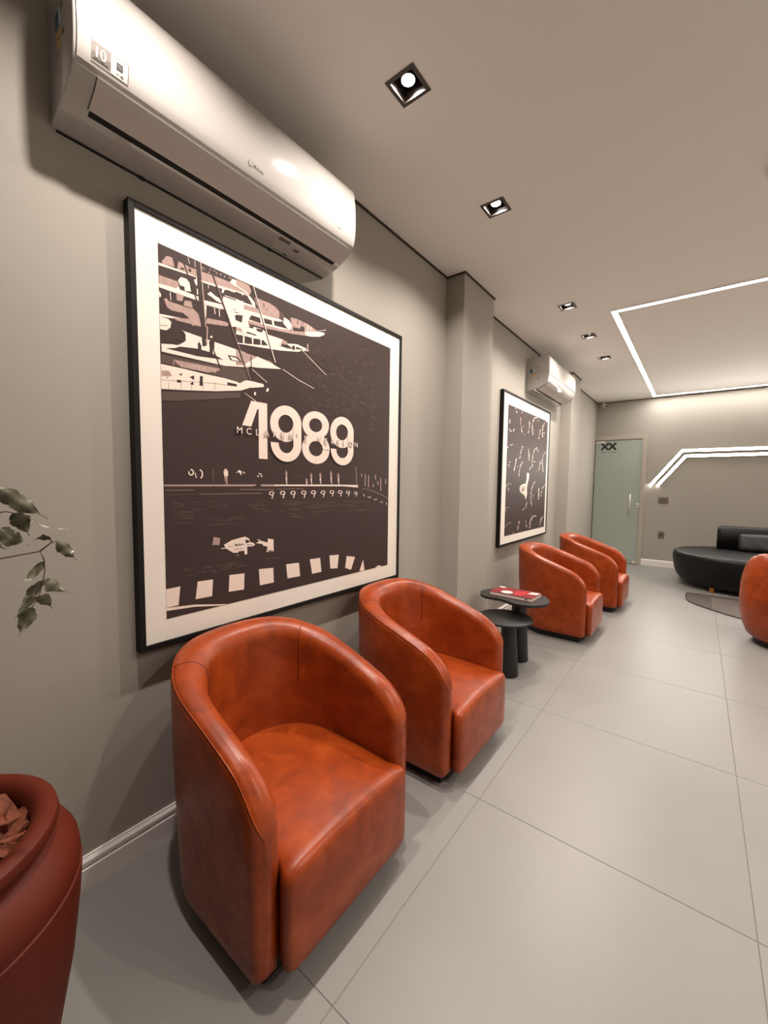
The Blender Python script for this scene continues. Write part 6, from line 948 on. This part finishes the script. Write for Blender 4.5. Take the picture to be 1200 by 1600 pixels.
p2, px2 = picture('framed_picture', 'black framed print of white dotted curls on dark grey, between the two pillars', 3.605, dict(rect=(3.736, 4.984, 0.803, 2.036), polys=ART2, o=(3.7, 0.8), artlabel='dark grey print with dotted white curls and a pale figure'))
px = max(px, 0.0312)
sub = "MCLAREN'S VERSION"
ys = [0.915 + i * (1.617 - 0.915 - 0.018) / 16 for i in range(17)]
for ch, yy in zip(sub, ys):
    if ch == ' ' or ch == "'" and False: continue
    z = 1.4725 - 0.712
    text('printed_letter', ch, 0.036, on_left_wall(px + 0.0003, yy - 0.552 - 0.0008, z - 0.0006), M['greyd'], p1, 0.0001, bold=0.0012)
    text('printed_letter', ch, 0.036, on_left_wall(px + 0.0006, yy - 0.552, z), M['light'], p1, 0.0001)
text('printed_letter', 'Marlboro', 0.0135, on_left_wall(px + 0.0006, 0.902 - 0.552, 1.0305 - 0.712), M['ink'], p1, 0.0001, bold=0.0003, xscale=0.8)

# ------------------------------------------------------------------ air conditioners
def offset_profile(prof, d):
    out = []
    for i, p in enumerate(prof):
        a = prof[max(i-1, 0)]; b = prof[min(i+1, len(prof)-1)]
        dx, dz = b[0]-a[0], b[1]-a[1]; l = math.hypot(dx, dz); out.append((p[0] - dz / l * d, p[1] + dx / l * d))
    return out
def resample(prof, n):
    L = [0]
    for a, b in zip(prof, prof[1:]): L.append(L[-1] + math.hypot(b[0]-a[0], b[1]-a[1]))
    return [tuple(lerp([(l, p[c]) for l, p in zip(L, prof)], L[-1] * i / (n-1)) for c in (0, 1)) for i in range(n)]
def ac_unit(name, label, y0, length, prof, seam_z, flapA, flapB, slotB, flap_ends, group):
    """prof runs from the wall at the top, over the front, to the wall at the bottom"""
    t = thing(name, label, 'air conditioner', (0, y0, 2.25), 0, group)
    loc = [(x, z - 2.25) for x, z in prof]
    cx, cz = 0.09, 0.16
    def sec(y, k):
        s = []
        for x, z in loc:
            dx, dz = x - cx, z - cz; l = math.hypot(dx, dz)
            s.append((max(0, x - dx / l * k), y, z - dz / l * k))
        return s
    R = 0.005; secs = []
    for k in (0, 1, 2, 3): 
        an = math.pi / 2 * k / 3; secs.append(sec(R * (1 - math.sin(an)), R * (1 - math.cos(math.pi / 2 - an))) if False else sec(R * (1 - math.cos(an)) if k else 0.0, R * (1 - math.sin(an))))
    for k in (3, 2, 1, 0):
        an = math.pi / 2 * k / 3; secs.append(sec(length - R * (1 - math.cos(an)), R * (1 - math.sin(an))))
    loft('body', secs, M['acw'], t, sharp=35)
    # front panel seam and second panel line
    def at_z(zz, front=True):
        for a, b in zip(loc, loc[1:]):
            if a[1] >= zz >= b[1] and a[0] > 0.1: return a[0] + (b[0]-a[0]) * (a[1]-zz) / max(1e-6, a[1]-b[1])
        return 0.2
    fp = [p for p in loc if p[1] > seam_z - 2.25 and p[0] > 0.15]
    fp = [q for q in fp] + [(at_z(seam_z - 2.25), seam_z - 2.25)]
    op = offset_profile(fp, 0.0)
    op2 = [(p[0] + 0.004, p[1]) for p in fp]
    secs = []
    for y in (0.006, 0.008, length - 0.008, length - 0.006):
        k = 0.003 if y in (0.006, length - 0.006) else 0
        secs.append([(p[0] - 0.003, y, p[1]) for p in fp] + [(p[0] - k, y, p[1]) for p in op2[::-1]])
    loft('front_panel', secs, M['acw'], t, sharp=35)
    # flap: strip of the lower skin, with the dark air slot under its edge
    def strip(nm, s0, s1, ya, yb, d, m, parent=t):
        i0 = [p for p in lower if s0 <= p[2] <= s1]
        a = [(p[0], p[1]) for p in i0]; b = offset_profile(a, -d) if False else [(p[0] + d * 0.75, p[1] - d * 0.66) for p in a]
        c = [(p[0] - 0.003, p[1] + 0.003) for p in a]
        return loft(nm, [[(q[0], y, q[1]) for q in c] + [(q[0], y, q[1]) for q in b[::-1]] for y in (ya, yb)], m, parent, sharp=35)
    lowp = [(at_z(seam_z - 2.25), seam_z - 2.25)] + [p for p in loc if p[1] < seam_z - 2.25]
    rs = resample(lowp, 121); lower = [(p[0], p[1], i / 120) for i, p in enumerate(rs)]
    ya, yb = flap_ends
    strip('air_slot', flapB - 0.005, slotB, ya + 0.004, yb - 0.004, 0.0016, M['slot'])
    fl = strip('flap', flapA, flapB, ya, yb, 0.0045, M['flap'])
    strip('flap_gap', flapA, flapB, ya - 0.0014, ya, 0.0006, M['slot'], t); strip('flap_gap', flapA, flapB, yb, yb + 0.0014, 0.0006, M['slot'], t)
    return t, at_z
PR1 = [(0, 2.572), (0.150, 2.578), (0.180, 2.574), (0.192, 2.562), (0.199, 2.535), (0.203, 2.50), (0.2055, 2.46), (0.206, 2.42), (0.2045, 2.385), (0.201, 2.358),
       (0.196, 2.340), (0.186, 2.322), (0.170, 2.306), (0.150, 2.294), (0.12, 2.281), (0.09, 2.270), (0.05, 2.260), (0.02, 2.2545), (0, 2.252)]
a1, az = ac_unit('air_conditioner', 'long white wall air conditioner above the 1989 picture, nearest the viewer', 0.376, 1.034, PR1, 2.330, 0.055, 0.46, 0.545, (0.055, 1.000), 'white wall air conditioners')
# sticker and lettering on the front
def patch(nm, ya, yb, z0, z1, off, m):
    """thin sticker that follows the curved front panel"""
    n = 6; secs = []
    for y in (ya, yb):
        zs = [z0 + (z1 - z0) * i / n for i in range(n + 1)]
        secs.append([(az(z) + 0.0032, y, z) for z in zs] + [(az(z) + 0.004 + off, y, z) for z in zs[::-1]])
    return loft(nm, secs, M[m], a1, smooth=False)
Y = 0.376
patch('energy_sticker', 0.413 - Y, 0.4985 - Y, 0.086, 0.132, 0.0004, 'stick')
patch('sticker_panel', 0.4565 - Y, 0.4955 - Y, 0.0885, 0.1295, 0.0008, 'stickw')
patch('sticker_icon', 0.469 - Y, 0.484 - Y, 0.104, 0.121, 0.0012, 'ink')
for z in (0.108, 0.1115, 0.115): patch('sticker_icon_mark', 0.4725 - Y, 0.4805 - Y, z, z + 0.0014, 0.0015, 'stick')
patch('sticker_arrow', 0.469 - Y, 0.475 - Y, 0.0945, 0.0960, 0.0012, 'inkg'); patch('sticker_arrow', 0.478 - Y, 0.486 - Y, 0.0935, 0.0965, 0.0012, 'inkg'); patch('sticker_arrow', 0.482 - Y, 0.4845 - Y, 0.0915, 0.0985, 0.0012, 'inkg')
_d = Vector((az(0.126) - az(0.1005), 0.0255)).normalized()
text('sticker_number', '10', 0.034, Matrix(((0, _d[0], _d[1], az(0.1005) + 0.0052), (1, 0, 0, 0.4175 - Y), (0, _d[1], -_d[0], 0.1005), (0, 0, 0, 1))), M['stickw'], a1, 0.0003, xscale=0.84, bold=0.0004)
patch('sticker_caption', 0.418 - Y, 0.451 - Y, 0.0945, 0.0970, 0.0008, 'ink')
text('brand_lettering', 'Midea', 0.0175, on_left_wall(az(0.112) + 0.0045, 0.882 - Y, 0.107), M['inkg'], a1, 0.0003, bold=0.0003)
tube('brand_ring', [(az(0.113) + 0.0045, 0.872 - Y + 0.0085 * math.cos(q * 0.42), 0.113 + 0.0085 * math.sin(q * 0.42)) for q in range(1, 14)], 0.0009, M['inkg'], a1, n=4)
for i in range(4): patch('model_mark', 1.294 - Y + i * 0.006, 1.2985 - Y + i * 0.006, 0.1085, 0.1115, 0.0004, 'inkg')
# label on the underside
def under_label(prof, a, bl):
    low = sorted([(x, z - 2.25) for x, z in prof if z < 2.30])
    for nm, x0, x1, ya, yb, m in bl:
        q = [(x, y, lerp(low, x) - 0.0008) for x, y in ((x0, ya), (x1, ya), (x1, yb), (x0, yb))]
        add(nm, q + [(p[0], p[1], p[2] + 0.003) for p in q], [(0,1,2,3), (7,6,5,4), (0,1,5,4), (1,2,6,5), (2,3,7,6), (3,0,4,7)], M[m], a)
under_label(PR1, a1, [('underside_label', 0.022, 0.048, 0.72, 0.83, 'flap'), ('underside_label_print', 0.070, 0.085, 0.715, 0.770, 'inkg'), ('underside_label_print', 0.055, 0.068, 0.800, 0.828, 'inkg'), ('underside_label_print', 0.012, 0.020, 0.78, 0.80, 'inkg')])
boxes('wall_clip', [(0.0, 0.006, 0.222, 0.240, -0.006, 0.004)], M['slot'], a1); boxes('wall_clip', [(0.0, 0.006, 0.715, 0.733, -0.006, 0.004)], M['slot'], a1)
boxes('back_plate', [(0.0, 0.004, 0.012, 1.022, -0.0035, 0.02)], M['slot'], a1)
# stickers on the shaded end
for z0, z1, x0, x1, c in ((0.20, 0.235, 0.075, 0.10, 'blue'), (0.175, 0.185, 0.08, 0.12, 'gold'), (0.15, 0.165, 0.085, 0.11, 'gold'), (0.225, 0.235, 0.12, 0.135, 'inkg'), (0.16, 0.172, 0.13, 0.14, 'inkg'), (0.13, 0.14, 0.08, 0.09, 'inkg'), (0.20, 0.235, 0.102, 0.118, 'cyan')):
    boxes('end_sticker', [(x0, x1, -0.0006, 0.002, z0, z1)], M[c], a1)

PR2 = [(0, 2.590), (0.19, 2.592), (0.212, 2.588), (0.222, 2.575), (0.226, 2.54), (0.228, 2.48), (0.229, 2.43), (0.227, 2.395), (0.222, 2.365), (0.213, 2.340), (0.196, 2.320),
       (0.175, 2.305), (0.145, 2.290), (0.11, 2.278), (0.07, 2.268), (0.03, 2.260), (0, 2.256)]
a2, az2 = ac_unit('air_conditioner', 'white wall air conditioner beside the far pillar, above the dotted print', 4.29, 1.060, PR2, 2.405, 0.32, 0.66, 0.72, (0.045, 1.015), 'white wall air conditioners')
for z0, z1, x0, x1, c in ((0.185, 0.225, 0.035, 0.058, 'blue'), (0.20, 0.222, 0.060, 0.085, 'cyan'), (0.162, 0.176, 0.050, 0.095, 'gold'), (0.12, 0.132, 0.052, 0.066, 'gold'), (0.135, 0.145, 0.09, 0.1, 'gold'), (0.188, 0.20, 0.115, 0.128, 'inkg'), (0.115, 0.13, 0.115, 0.128, 'inkg'), (0.225, 0.238, 0.105, 0.12, 'stick')):
    boxes('end_sticker', [(x0, x1, -0.0006, 0.002, z0, z1)], M[c], a2)
boxes('small_sticker', [(0.226, 0.2335, 0.05, 0.10, 0.175, 0.20)], M['stick'], a2); 

# ------------------------------------------------------------------ side tables and book
st = thing('side_table', 'taller black side table with a wavy top, carrying the book', 'side table', (0.49, 2.95, 0), 0, 'black nesting side tables')
ol = [(0.196, 2.865), (0.205, 2.955), (0.262, 3.045), (0.35, 3.10), (0.47, 3.125), (0.59, 3.065), (0.665, 2.97), (0.690, 2.870), (0.655, 2.775), (0.59, 2.725), (0.525, 2.715), (0.46, 2.735), (0.395, 2.765), (0.33, 2.760), (0.25, 2.775)]
prism('table_top', [(x - 0.49, y - 2.95) for x, y in smooth_closed(ol)], 0.462, 0.480, M['tableblack'], st, bevel=0.004)
lathe('leg', [(0.0, 0.0), (0.072, 0.0), (0.074, 0.003), (0.052, 0.40), (0.052, 0.430), (0.070, 0.452), (0.085, 0.462), (0.0, 0.462)], M['tableblack'], st, n=36, center=(-0.025, 0.0))
s2 = thing('side_table', 'lower round black side table, partly under the wavy one', 'side table', (0.455, 2.69, 0), 0, 'black nesting side tables')
lathe('table_top', [(0.0, 0.365), (0.176, 0.365), (0.184, 0.368), (0.186, 0.374), (0.184, 0.380), (0.178, 0.382), (0.0, 0.382)], M['tableblack'], s2, n=56)
lathe('leg', [(0.0, 0.0), (0.070, 0.0), (0.072, 0.003), (0.048, 0.32), (0.050, 0.345), (0.064, 0.365), (0.0, 0.365)], M['tableblack'], s2, n=36, center=(0.040, -0.025))
bk = thing('book', 'red and white covered book lying on the taller black side table', 'book', (0.443, 2.920, 0.480), math.radians(-3))
hx, hy = 0.158, 0.095
boxes('pages', [(-hx + 0.003, hx - 0.003, -hy + 0.003, hy - 0.002, 0.002, 0.024)], M['paper'], bk)
cv = boxes('cover', [(-hx, hx, -hy, hy, 0.024, 0.0262), (-hx, hx, -hy, hy, 0.0, 0.002), (-hx, hx, hy - 0.002, hy, 0.0, 0.0262)], M['red'], bk)
def flat(name, pts, z, m, parent): return prism(name, pts, z, z + 0.0004, M[m], parent)
flat('cover_print', [(-0.045 + 0.042 * math.cos(a * 0.4), -0.045 + 0.038 * math.sin(a * 0.4)) for a in range(16)], 0.0262, 'bookw', cv)
flat('cover_print', [(0.02, -0.08), (0.075, -0.08), (0.085, 0.03), (0.05, 0.06), (0.0, 0.02)], 0.0264, 'redl', cv)
flat('cover_print', [(0.085, 0.005), (0.150, 0.02), (0.150, 0.075), (0.095, 0.07)], 0.0266, 'bookw', cv)
flat('cover_print', [(-0.155, 0.06), (-0.11, 0.06), (-0.11, 0.09), (-0.155, 0.09)], 0.0264, 'bookw', cv)
boxes('spine_mark', [(0.105, 0.125, -hy + 0.0022, -hy + 0.0032, 0.007, 0.018)], M['inkg'], bk)

# ------------------------------------------------------------------ glass door
d = boxes('door_1', [(0.012, 0.700, YB - 0.022, YB - 0.012, 0.008, 2.068)], M['glass']); structure(d)
structure(boxes('door_frame', [(0.702, 0.765, YB - 0.035, YB, 0, 2.15), (0.0, 0.702, YB - 0.035, YB, 2.078, 2.15)], M['jamb'], bevel=0.002, seg=1))
structure(boxes('door_reveal', [(0.0, 0.702, YB - 0.006, YB - 0.001, 0.0, 2.078)], M['gap']))
hb = tube('door_handle', [(0.567, YB - 0.062, 0.80), (0.567, YB - 0.062, 1.17)], 0.011, M['alu'], d, n=14)
for z in (0.86, 1.11): tube('handle_standoff', [(0.567, YB - 0.062, z), (0.567, YB - 0.022, z)], 0.007, M['alu'], hb, n=10)
boxes('lock', [(0.655, 0.700, YB - 0.034, YB - 0.006, 0.94, 1.02)], M['alu'], d, bevel=0.006)
lathe('lock_cylinder', [(0, -0.004), (0.009, -0.004), (0.009, 0.004), (0, 0.004)], M['ink'], d, n=16).matrix_local = Matrix.Translation((0.674, YB - 0.036, 0.985)) @ Matrix.Rotation(math.pi / 2, 4, 'X')
boxes('hinge_patch', [(0.014, 0.150, YB - 0.030, YB - 0.006, 2.030, 2.066)], M['alu'], d, bevel=0.003)
boxes('floor_patch', [(0.640, 0.69, YB - 0.028, YB - 0.010, 0.01, 0.05)], M['alu'], d, bevel=0.002)
# logo: two crossed bars twice, and lettering below
def bars(cx, cz, w, h, th):
    vs = []; fs = []
    for sgn in (1, -1):
        a = Vector((-w / 2, -h / 2 * sgn)); b = Vector((w / 2, h / 2 * sgn)); n = Vector((-(b - a).y, (b - a).x)).normalized() * th / 2
        k = len(vs); y = YB - 0.0225 - (0.0003 if sgn > 0 else 0)
        for yy in (y, y + 0.0005): vs += [(cx + q.x, yy, cz + q.y) for q in (a + n, b + n, b - n, a - n)]
        fs += [(k, k+1, k+2, k+3), (k+4, k+5, k+6, k+7), (k, k+1, k+5, k+4), (k+1, k+2, k+6, k+5), (k+2, k+3, k+7, k+6), (k+3, k, k+4, k+7)]
    return add('logo_cross', vs, fs, M['ink'], d)
bars(0.155, 1.972, 0.108, 0.115, 0.033); bars(0.268, 1.972, 0.108, 0.115, 0.033)
text('logo_lettering', 'DIGITAL LAB', 0.033, on_back_wall(0.104, YB - 0.0230, 1.866), M['ink'], d, 0.0002, spacing=1.15)

# wall plates
sp = thing('switch_plate', 'wide grey switch plate on the back wall below the light lines', 'switch', (1.025, YB, 1.08))
boxes('plate', [(-0.066, 0.066, -0.008, 0, -0.054, 0.054)], M['plate'], sp, bevel=0.002, seg=1)
boxes('button', [(-0.045, -0.003, -0.011, -0.004, -0.010, 0.012), (0.003, 0.045, -0.011, -0.004, -0.010, 0.012)], M['plated'], sp, bevel=0.001, seg=1)
so = thing('socket_plate', 'grey power socket plate low on the back wall, left of the sofa', 'socket', (1.022, YB, 0.52))
boxes('plate', [(-0.043, 0.043, -0.008, 0, -0.054, 0.054)], M['plate'], so, bevel=0.002, seg=1)
boxes('socket_face', [(-0.018, 0.018, -0.010, -0.004, -0.012, 0.012)], M['ink'], so, bevel=0.002, seg=1)

# security camera in the corner
sc = thing('security_camera', 'small white security camera in the far ceiling corner', 'camera', (0.10, YB - 0.06, H))
lathe('mount', [(0.0, -0.012), (0.034, -0.012), (0.036, 0.0), (0.0, 0.0)], M['white'], sc, n=24)
b = lathe('camera_body', [(0.0, 0.0), (0.026, 0.0), (0.030, 0.006), (0.030, 0.085), (0.026, 0.10), (0.0, 0.10)], M['white'], sc, n=24)
b.matrix_local = Matrix.Translation((0.00, -0.01, -0.045)) @ Vector((0.75, -0.75, -0.45)).to_track_quat('Z', 'Y').to_matrix().to_4x4()
g = lathe('lens', [(0.0, 0.098), (0.020, 0.098), (0.020, 0.103), (0.0, 0.103)], M['lens'], b, n=24)
tube('bracket', [(0, 0, -0.01), (0, -0.01, -0.045)], 0.010, M['white'], sc, n=10)
# ceiling sensor at the right edge
sn = thing('ceiling_sensor', 'small white round sensor on the ceiling at the right edge', 'sensor', (1.685, 2.60, H))
lathe('housing', [(0.0, -0.035), (0.030, -0.035), (0.048, -0.022), (0.052, 0.0), (0.0, 0.0)], M['white'], sn, n=32)
lathe('sensor_lens', [(0.0, -0.043), (0.014, -0.040), (0.018, -0.034), (0.0, -0.034)], M['lens'], sn, n=20)

# ------------------------------------------------------------------ sofa, cushion, rug
sf = thing('sofa', 'black leather pebble-shaped sofa with a low round back against the back wall', 'sofa', (2.46, 6.92, 0))
def sell(a, b, n, k=72):
    out = []
    for i in range(k):
        q = 2 * math.pi * i / k; c, s = math.cos(q), math.sin(q)
        out.append((a * math.copysign(abs(c) ** (2 / n), c), b * math.copysign(abs(s) ** (2 / n), s)))
    return out
secs = []
for k, z in ((0.86, 0.055), (0.905, 0.07), (0.95, 0.13), (0.975, 0.20), (0.99, 0.28), (1.0, 0.36), (1.0, 0.405), (0.99, 0.425), (0.975, 0.438), (0.955, 0.444), (0.90, 0.447), (0.5, 0.450), (0.02, 0.450)):
    off = 1 - k if z < 0.4 else (1 - k)
    secs.append([(x * (1 - off * 0.8), y * (1 - off), z) for x, y in sell(1.235, 0.76, 2.5)])
loft('seat', secs, M['sofa'], sf)
bs = []
bp = [(0.0, 0.44), (0.0, 0.62), (0.01, 0.70), (0.035, 0.745), (0.08, 0.765), (0.14, 0.755), (0.185, 0.71), (0.21, 0.62), (0.22, 0.44)]
for x, k in ((-0.745, 0.3), (-0.755, 0.75), (-0.745, 0.93), (-0.72, 1.0), (0.72, 1.0), (0.745, 0.93), (0.755, 0.75), (0.745, 0.3)):
    xx = {0.3: 0.757, 0.75: 0.752, 0.93: 0.738, 1.0: 0.71}[k] * (1 if x > 0 else -1)
    bs.append([(xx, 0.37 + 0.11 + (y - 0.11) * k, 0.44 + (z - 0.44) * (k if k > 0.9 else (0.95 if k == 0.75 else 0.8))) for y, z in bp])
loft('backrest', bs, M['sofa'], sf)
for x, y in ((-0.80, -0.52), (0.80, -0.52), (-0.80, 0.45), (0.80, 0.45)):
    lathe('foot', [(0.0, 0.0), (0.028, 0.0), (0.032, 0.06), (0.0, 0.06)], M['brass'], sf, n=20, center=(x, y))
cu = thing('cushion', 'dark grey cushion lying against the black sofa back', 'cushion', (2.16, 7.20, 0.452))
vs = []; fs = []; nu, nv = 20, 12
for sgn in (1, -1):
    for i in range(nu + 1):
        for j in range(nv + 1):
            u, v = -1 + 2 * i / nu, -1 + 2 * j / nv
            th = 0.055 * ((1 - abs(u) ** 3) * (1 - abs(v) ** 3)) ** 0.55
            px_ = 0.24 * u * (1 - 0.05 * abs(v) ** 2); pz_ = 0.115 * v * (1 - 0.06 * u * u) + 0.115
            wr = 0.004 * math.sin(9 * u + 4 * v) * (1 - abs(u)) 
            vs.append((px_, -sgn * th + wr + 0.045 * v, pz_))
    b0 = 0 if sgn == 1 else (nu + 1) * (nv + 1)
    for i in range(nu):
        for j in range(nv):
            fs.append((b0 + i*(nv+1)+j, b0 + (i+1)*(nv+1)+j, b0 + (i+1)*(nv+1)+j+1, b0 + i*(nv+1)+j+1))
cm = add('cover', vs, fs, M['pillow'], cu, True)
bm = bmesh.new(); bm.from_mesh(cm.data); bmesh.ops.remove_doubles(bm, verts=bm.verts, dist=0.0005); bmesh.ops.recalc_face_normals(bm, faces=bm.faces); bm.to_mesh(cm.data); bm.free()

rg = thing('rug', 'dark grey ribbed half-round rug in front of the black sofa', 'rug', (2.45, 6.16, 0))
ro = [(-1.03, 0.0), (-1.04, -0.20), (-1.02, -0.42), (-0.95, -0.56), (-0.80, -0.72), (-0.58, -0.90), (-0.32, -1.02), (0.0, -1.08), (0.32, -1.02), (0.58, -0.90), (0.80, -0.72), (0.95, -0.56), (1.02, -0.42), (1.04, -0.20), (1.03, 0.0)]
def open_smooth(p, k=5):
    out = []
    for i in range(len(p) - 1):
        p0, p1, p2, p3 = p[max(i-1, 0)], p[i], p[i+1], p[min(i+2, len(p)-1)]
        for j in range(k):
            t_ = j / k; out.append(tuple(0.5*((2*p1[c]) + (-p0[c]+p2[c])*t_ + (2*p0[c]-5*p1[c]+4*p2[c]-p3[c])*t_*t_ + (-p0[c]+3*p1[c]-3*p2[c]+p3[c])*t_**3) for c in (0, 1)))
    out.append(p[-1]); return out
rs_ = open_smooth(ro)
prism('pile', rs_, 0.001, 0.006, M['rug'], rg)
tube('binding', [(x, y, 0.006) for x, y in rs_] + [(rs_[0][0], rs_[0][1], 0.006)], 0.006, M['rugedge'], rg, n=6)
ribs = []
for i in range(150):
    x = -1.0 + i * 0.0134
    lo = min((y for (xx, y) in rs_ if abs(xx - x) < 0.05), default=0)
    if x < -0.80: continue
    if lo < -0.05: ribs.append((x - 0.0032, x + 0.0032, lo + 0.03, -0.10, 0.006, 0.009))
rb = boxes('ribs', ribs, M['rugrib'], rg); rb['kind'] = 'stuff'

# ------------------------------------------------------------------ potted ficus
pt = thing('potted_ficus', 'tall terracotta coloured urn with bark mulch and a thin-leaved ficus, left edge', 'plant', (0.40, 0.03, 0))
lathe('pot', [(0.0, 0.0), (0.150, 0.0), (0.165, 0.01), (0.195, 0.15), (0.222, 0.30), (0.236, 0.42), (0.240, 0.47), (0.2405, 0.492), (0.2375, 0.494), (0.2375, 0.498), (0.239, 0.505), (0.236, 0.53), (0.222, 0.556), (0.198, 0.572), (0.186, 0.578),
    (0.186, 0.582), (0.200, 0.590), (0.206, 0.604), (0.203, 0.618), (0.190, 0.626), (0.174, 0.624), (0.163, 0.612), (0.158, 0.59), (0.156, 0.55), (0.0, 0.55)], M['pot'], pt, n=72)
lathe('soil', [(0.0, 0.552), (0.154, 0.552), (0.154, 0.560), (0.0, 0.572)], M['soil'], pt, n=32)
rnd = random.Random(11)
chips = []
for v in range(6):
    vs = []; k = rnd.randint(6, 8)
    for lay, zz in enumerate((-0.004, 0.004)):
        for i in range(k):
            a = 2 * math.pi * i / k; r = 1 + rnd.uniform(-0.22, 0.22)
            vs.append((0.030 * r * math.cos(a), 0.017 * r * math.sin(a), zz + rnd.uniform(-0.0025, 0.0025)))
    fs = [tuple(range(k))[::-1], tuple(range(k, 2 * k))] + [(i, (i+1) % k, k + (i+1) % k, k + i) for i in range(k)]
    o = add('bark_chip', vs, fs, M['bark'], pt); chips.append(o)
def put(o, i):
    r = 0.146 * math.sqrt(rnd.random()); a = rnd.uniform(0, 2 * math.pi)
    o.location = (r * math.cos(a), r * math.sin(a), 0.580 + rnd.uniform(0, 0.020)); o.rotation_euler = (rnd.uniform(-0.55, 0.55), rnd.uniform(-0.55, 0.55), rnd.uniform(0, 6.28)); s = rnd.uniform(0.85, 1.45); o.scale = (s, s, s)
for i in range(150):
    if i < 6: put(chips[i], i)
    else:
        o = chips[i % 6].copy(); COL.objects.link(o); o.parent = pt; put(o, i)
ox, oy = 0.40, 0.03
def rel(p): return (p[0] - ox, p[1] - oy, p[2])
trunk = [(0, 0, 0.55), (0.008, -0.006, 0.75), (-0.006, 0.006, 0.95), (0.006, 0.0, 1.12), (0.0, -0.008, 1.35), (0.01, -0.01, 1.60), (0.0, -0.02, 1.85)]
tube('trunk', trunk, 0.013, M['twig'], pt, n=10, r2=0.006)
starts = [(0.004, 0, 1.08), None, (0.006, 0.0, 1.14), None, (0.006, 0, 1.12), (0.004, 0.0, 1.18)]
BR = []
for i, br in enumerate(BRANCH):
    pts = [rel(p) for p in br]
    if starts[i]: pts = [starts[i]] + pts
    BR.append(tube('branch', pts, 0.0019 if len(pts) > 3 else 0.0014, M['twig'], pt, n=6, r2=0.0007))
def leaf(base, tip, hw, seed, tilt, par=None):
    r = random.Random(seed); b = Vector(base); e = Vector(tip); ax = e - b; L = ax.length; ax.normalize()
    view = (b - Vector((1.467 - ox, -oy, 1.28))).normalized()
    sd = ax.cross(view).normalized(); nrm = sd.cross(ax).normalized()
    sd = (sd * math.cos(tilt) + nrm * math.sin(tilt)).normalized(); nrm = sd.cross(ax).normalized()
    vs = []; fs = []; n = 18; m = 6; ph = r.uniform(0, 6)
    for i in range(n + 1):
        t_ = i / n
        w = hw * (math.sin(math.pi * min(1, t_ / 0.82) ** 0.80) ** 0.85 if t_ < 0.82 else 0) + 0.0006
        w *= 1 + 0.10 * math.sin(ph + 17 * t_) + 0.07 * math.sin(2 * ph + 41 * t_)
        for j in range(m + 1):
            v = -1 + 2 * j / m
            wav = 0.20 * hw * math.sin(ph + 15 * t_ + (2.0 if v > 0 else 0)) * abs(v) ** 1.5 * (1 if w > 0.001 else 0)
            vs.append(b + ax * (L * t_) + sd * (v * w) + nrm * (0.25 * w * abs(v) + wav + 0.10 * L * math.sin(math.pi * t_)))
    for i in range(n):
        for j in range(m): fs.append((i*(m+1)+j, (i+1)*(m+1)+j, (i+1)*(m+1)+j+1, i*(m+1)+j+1))
    return add('leaf', vs, fs, M['leaf'], par or pt, True)
for i, (b_, t_, h_) in enumerate(LEAVES): leaf(rel(b_), rel(t_), h_, i, (0.2, -0.3, 0.25, 1.1, 0.7, 0.1, -0.2, 0.3, 0.15, 0.4, -0.25, 0.1, 0.9, 1.0)[i], BR[(5, 2, 4, 2, 3, 1, 0, 0, 0, 0, 0, 0, 0, 5)[i]])
# rest of the crown, around the trunk
for i in range(26):
    z = rnd.uniform(1.25, 1.9); a = rnd.uniform(0, 6.28); l = rnd.uniform(0.05, 0.13)
    s = (0, -0.005, z); e = (l * math.cos(a) - 0.02, l * math.sin(a) - 0.09, z + rnd.uniform(0.0, 0.08))
    bb_ = tube('branch', [s, ((s[0]+e[0])/2, (s[1]+e[1])/2, (s[2]+e[2])/2 + 0.01), e], 0.0016, M['twig'], pt, n=5, r2=0.0008)
    leaf(e, (e[0] + 0.05 * math.cos(a + 0.4), e[1] + 0.05 * math.sin(a + 0.4), e[2] - 0.05), 0.013, 50 + i, rnd.uniform(-0.6, 0.6), bb_)
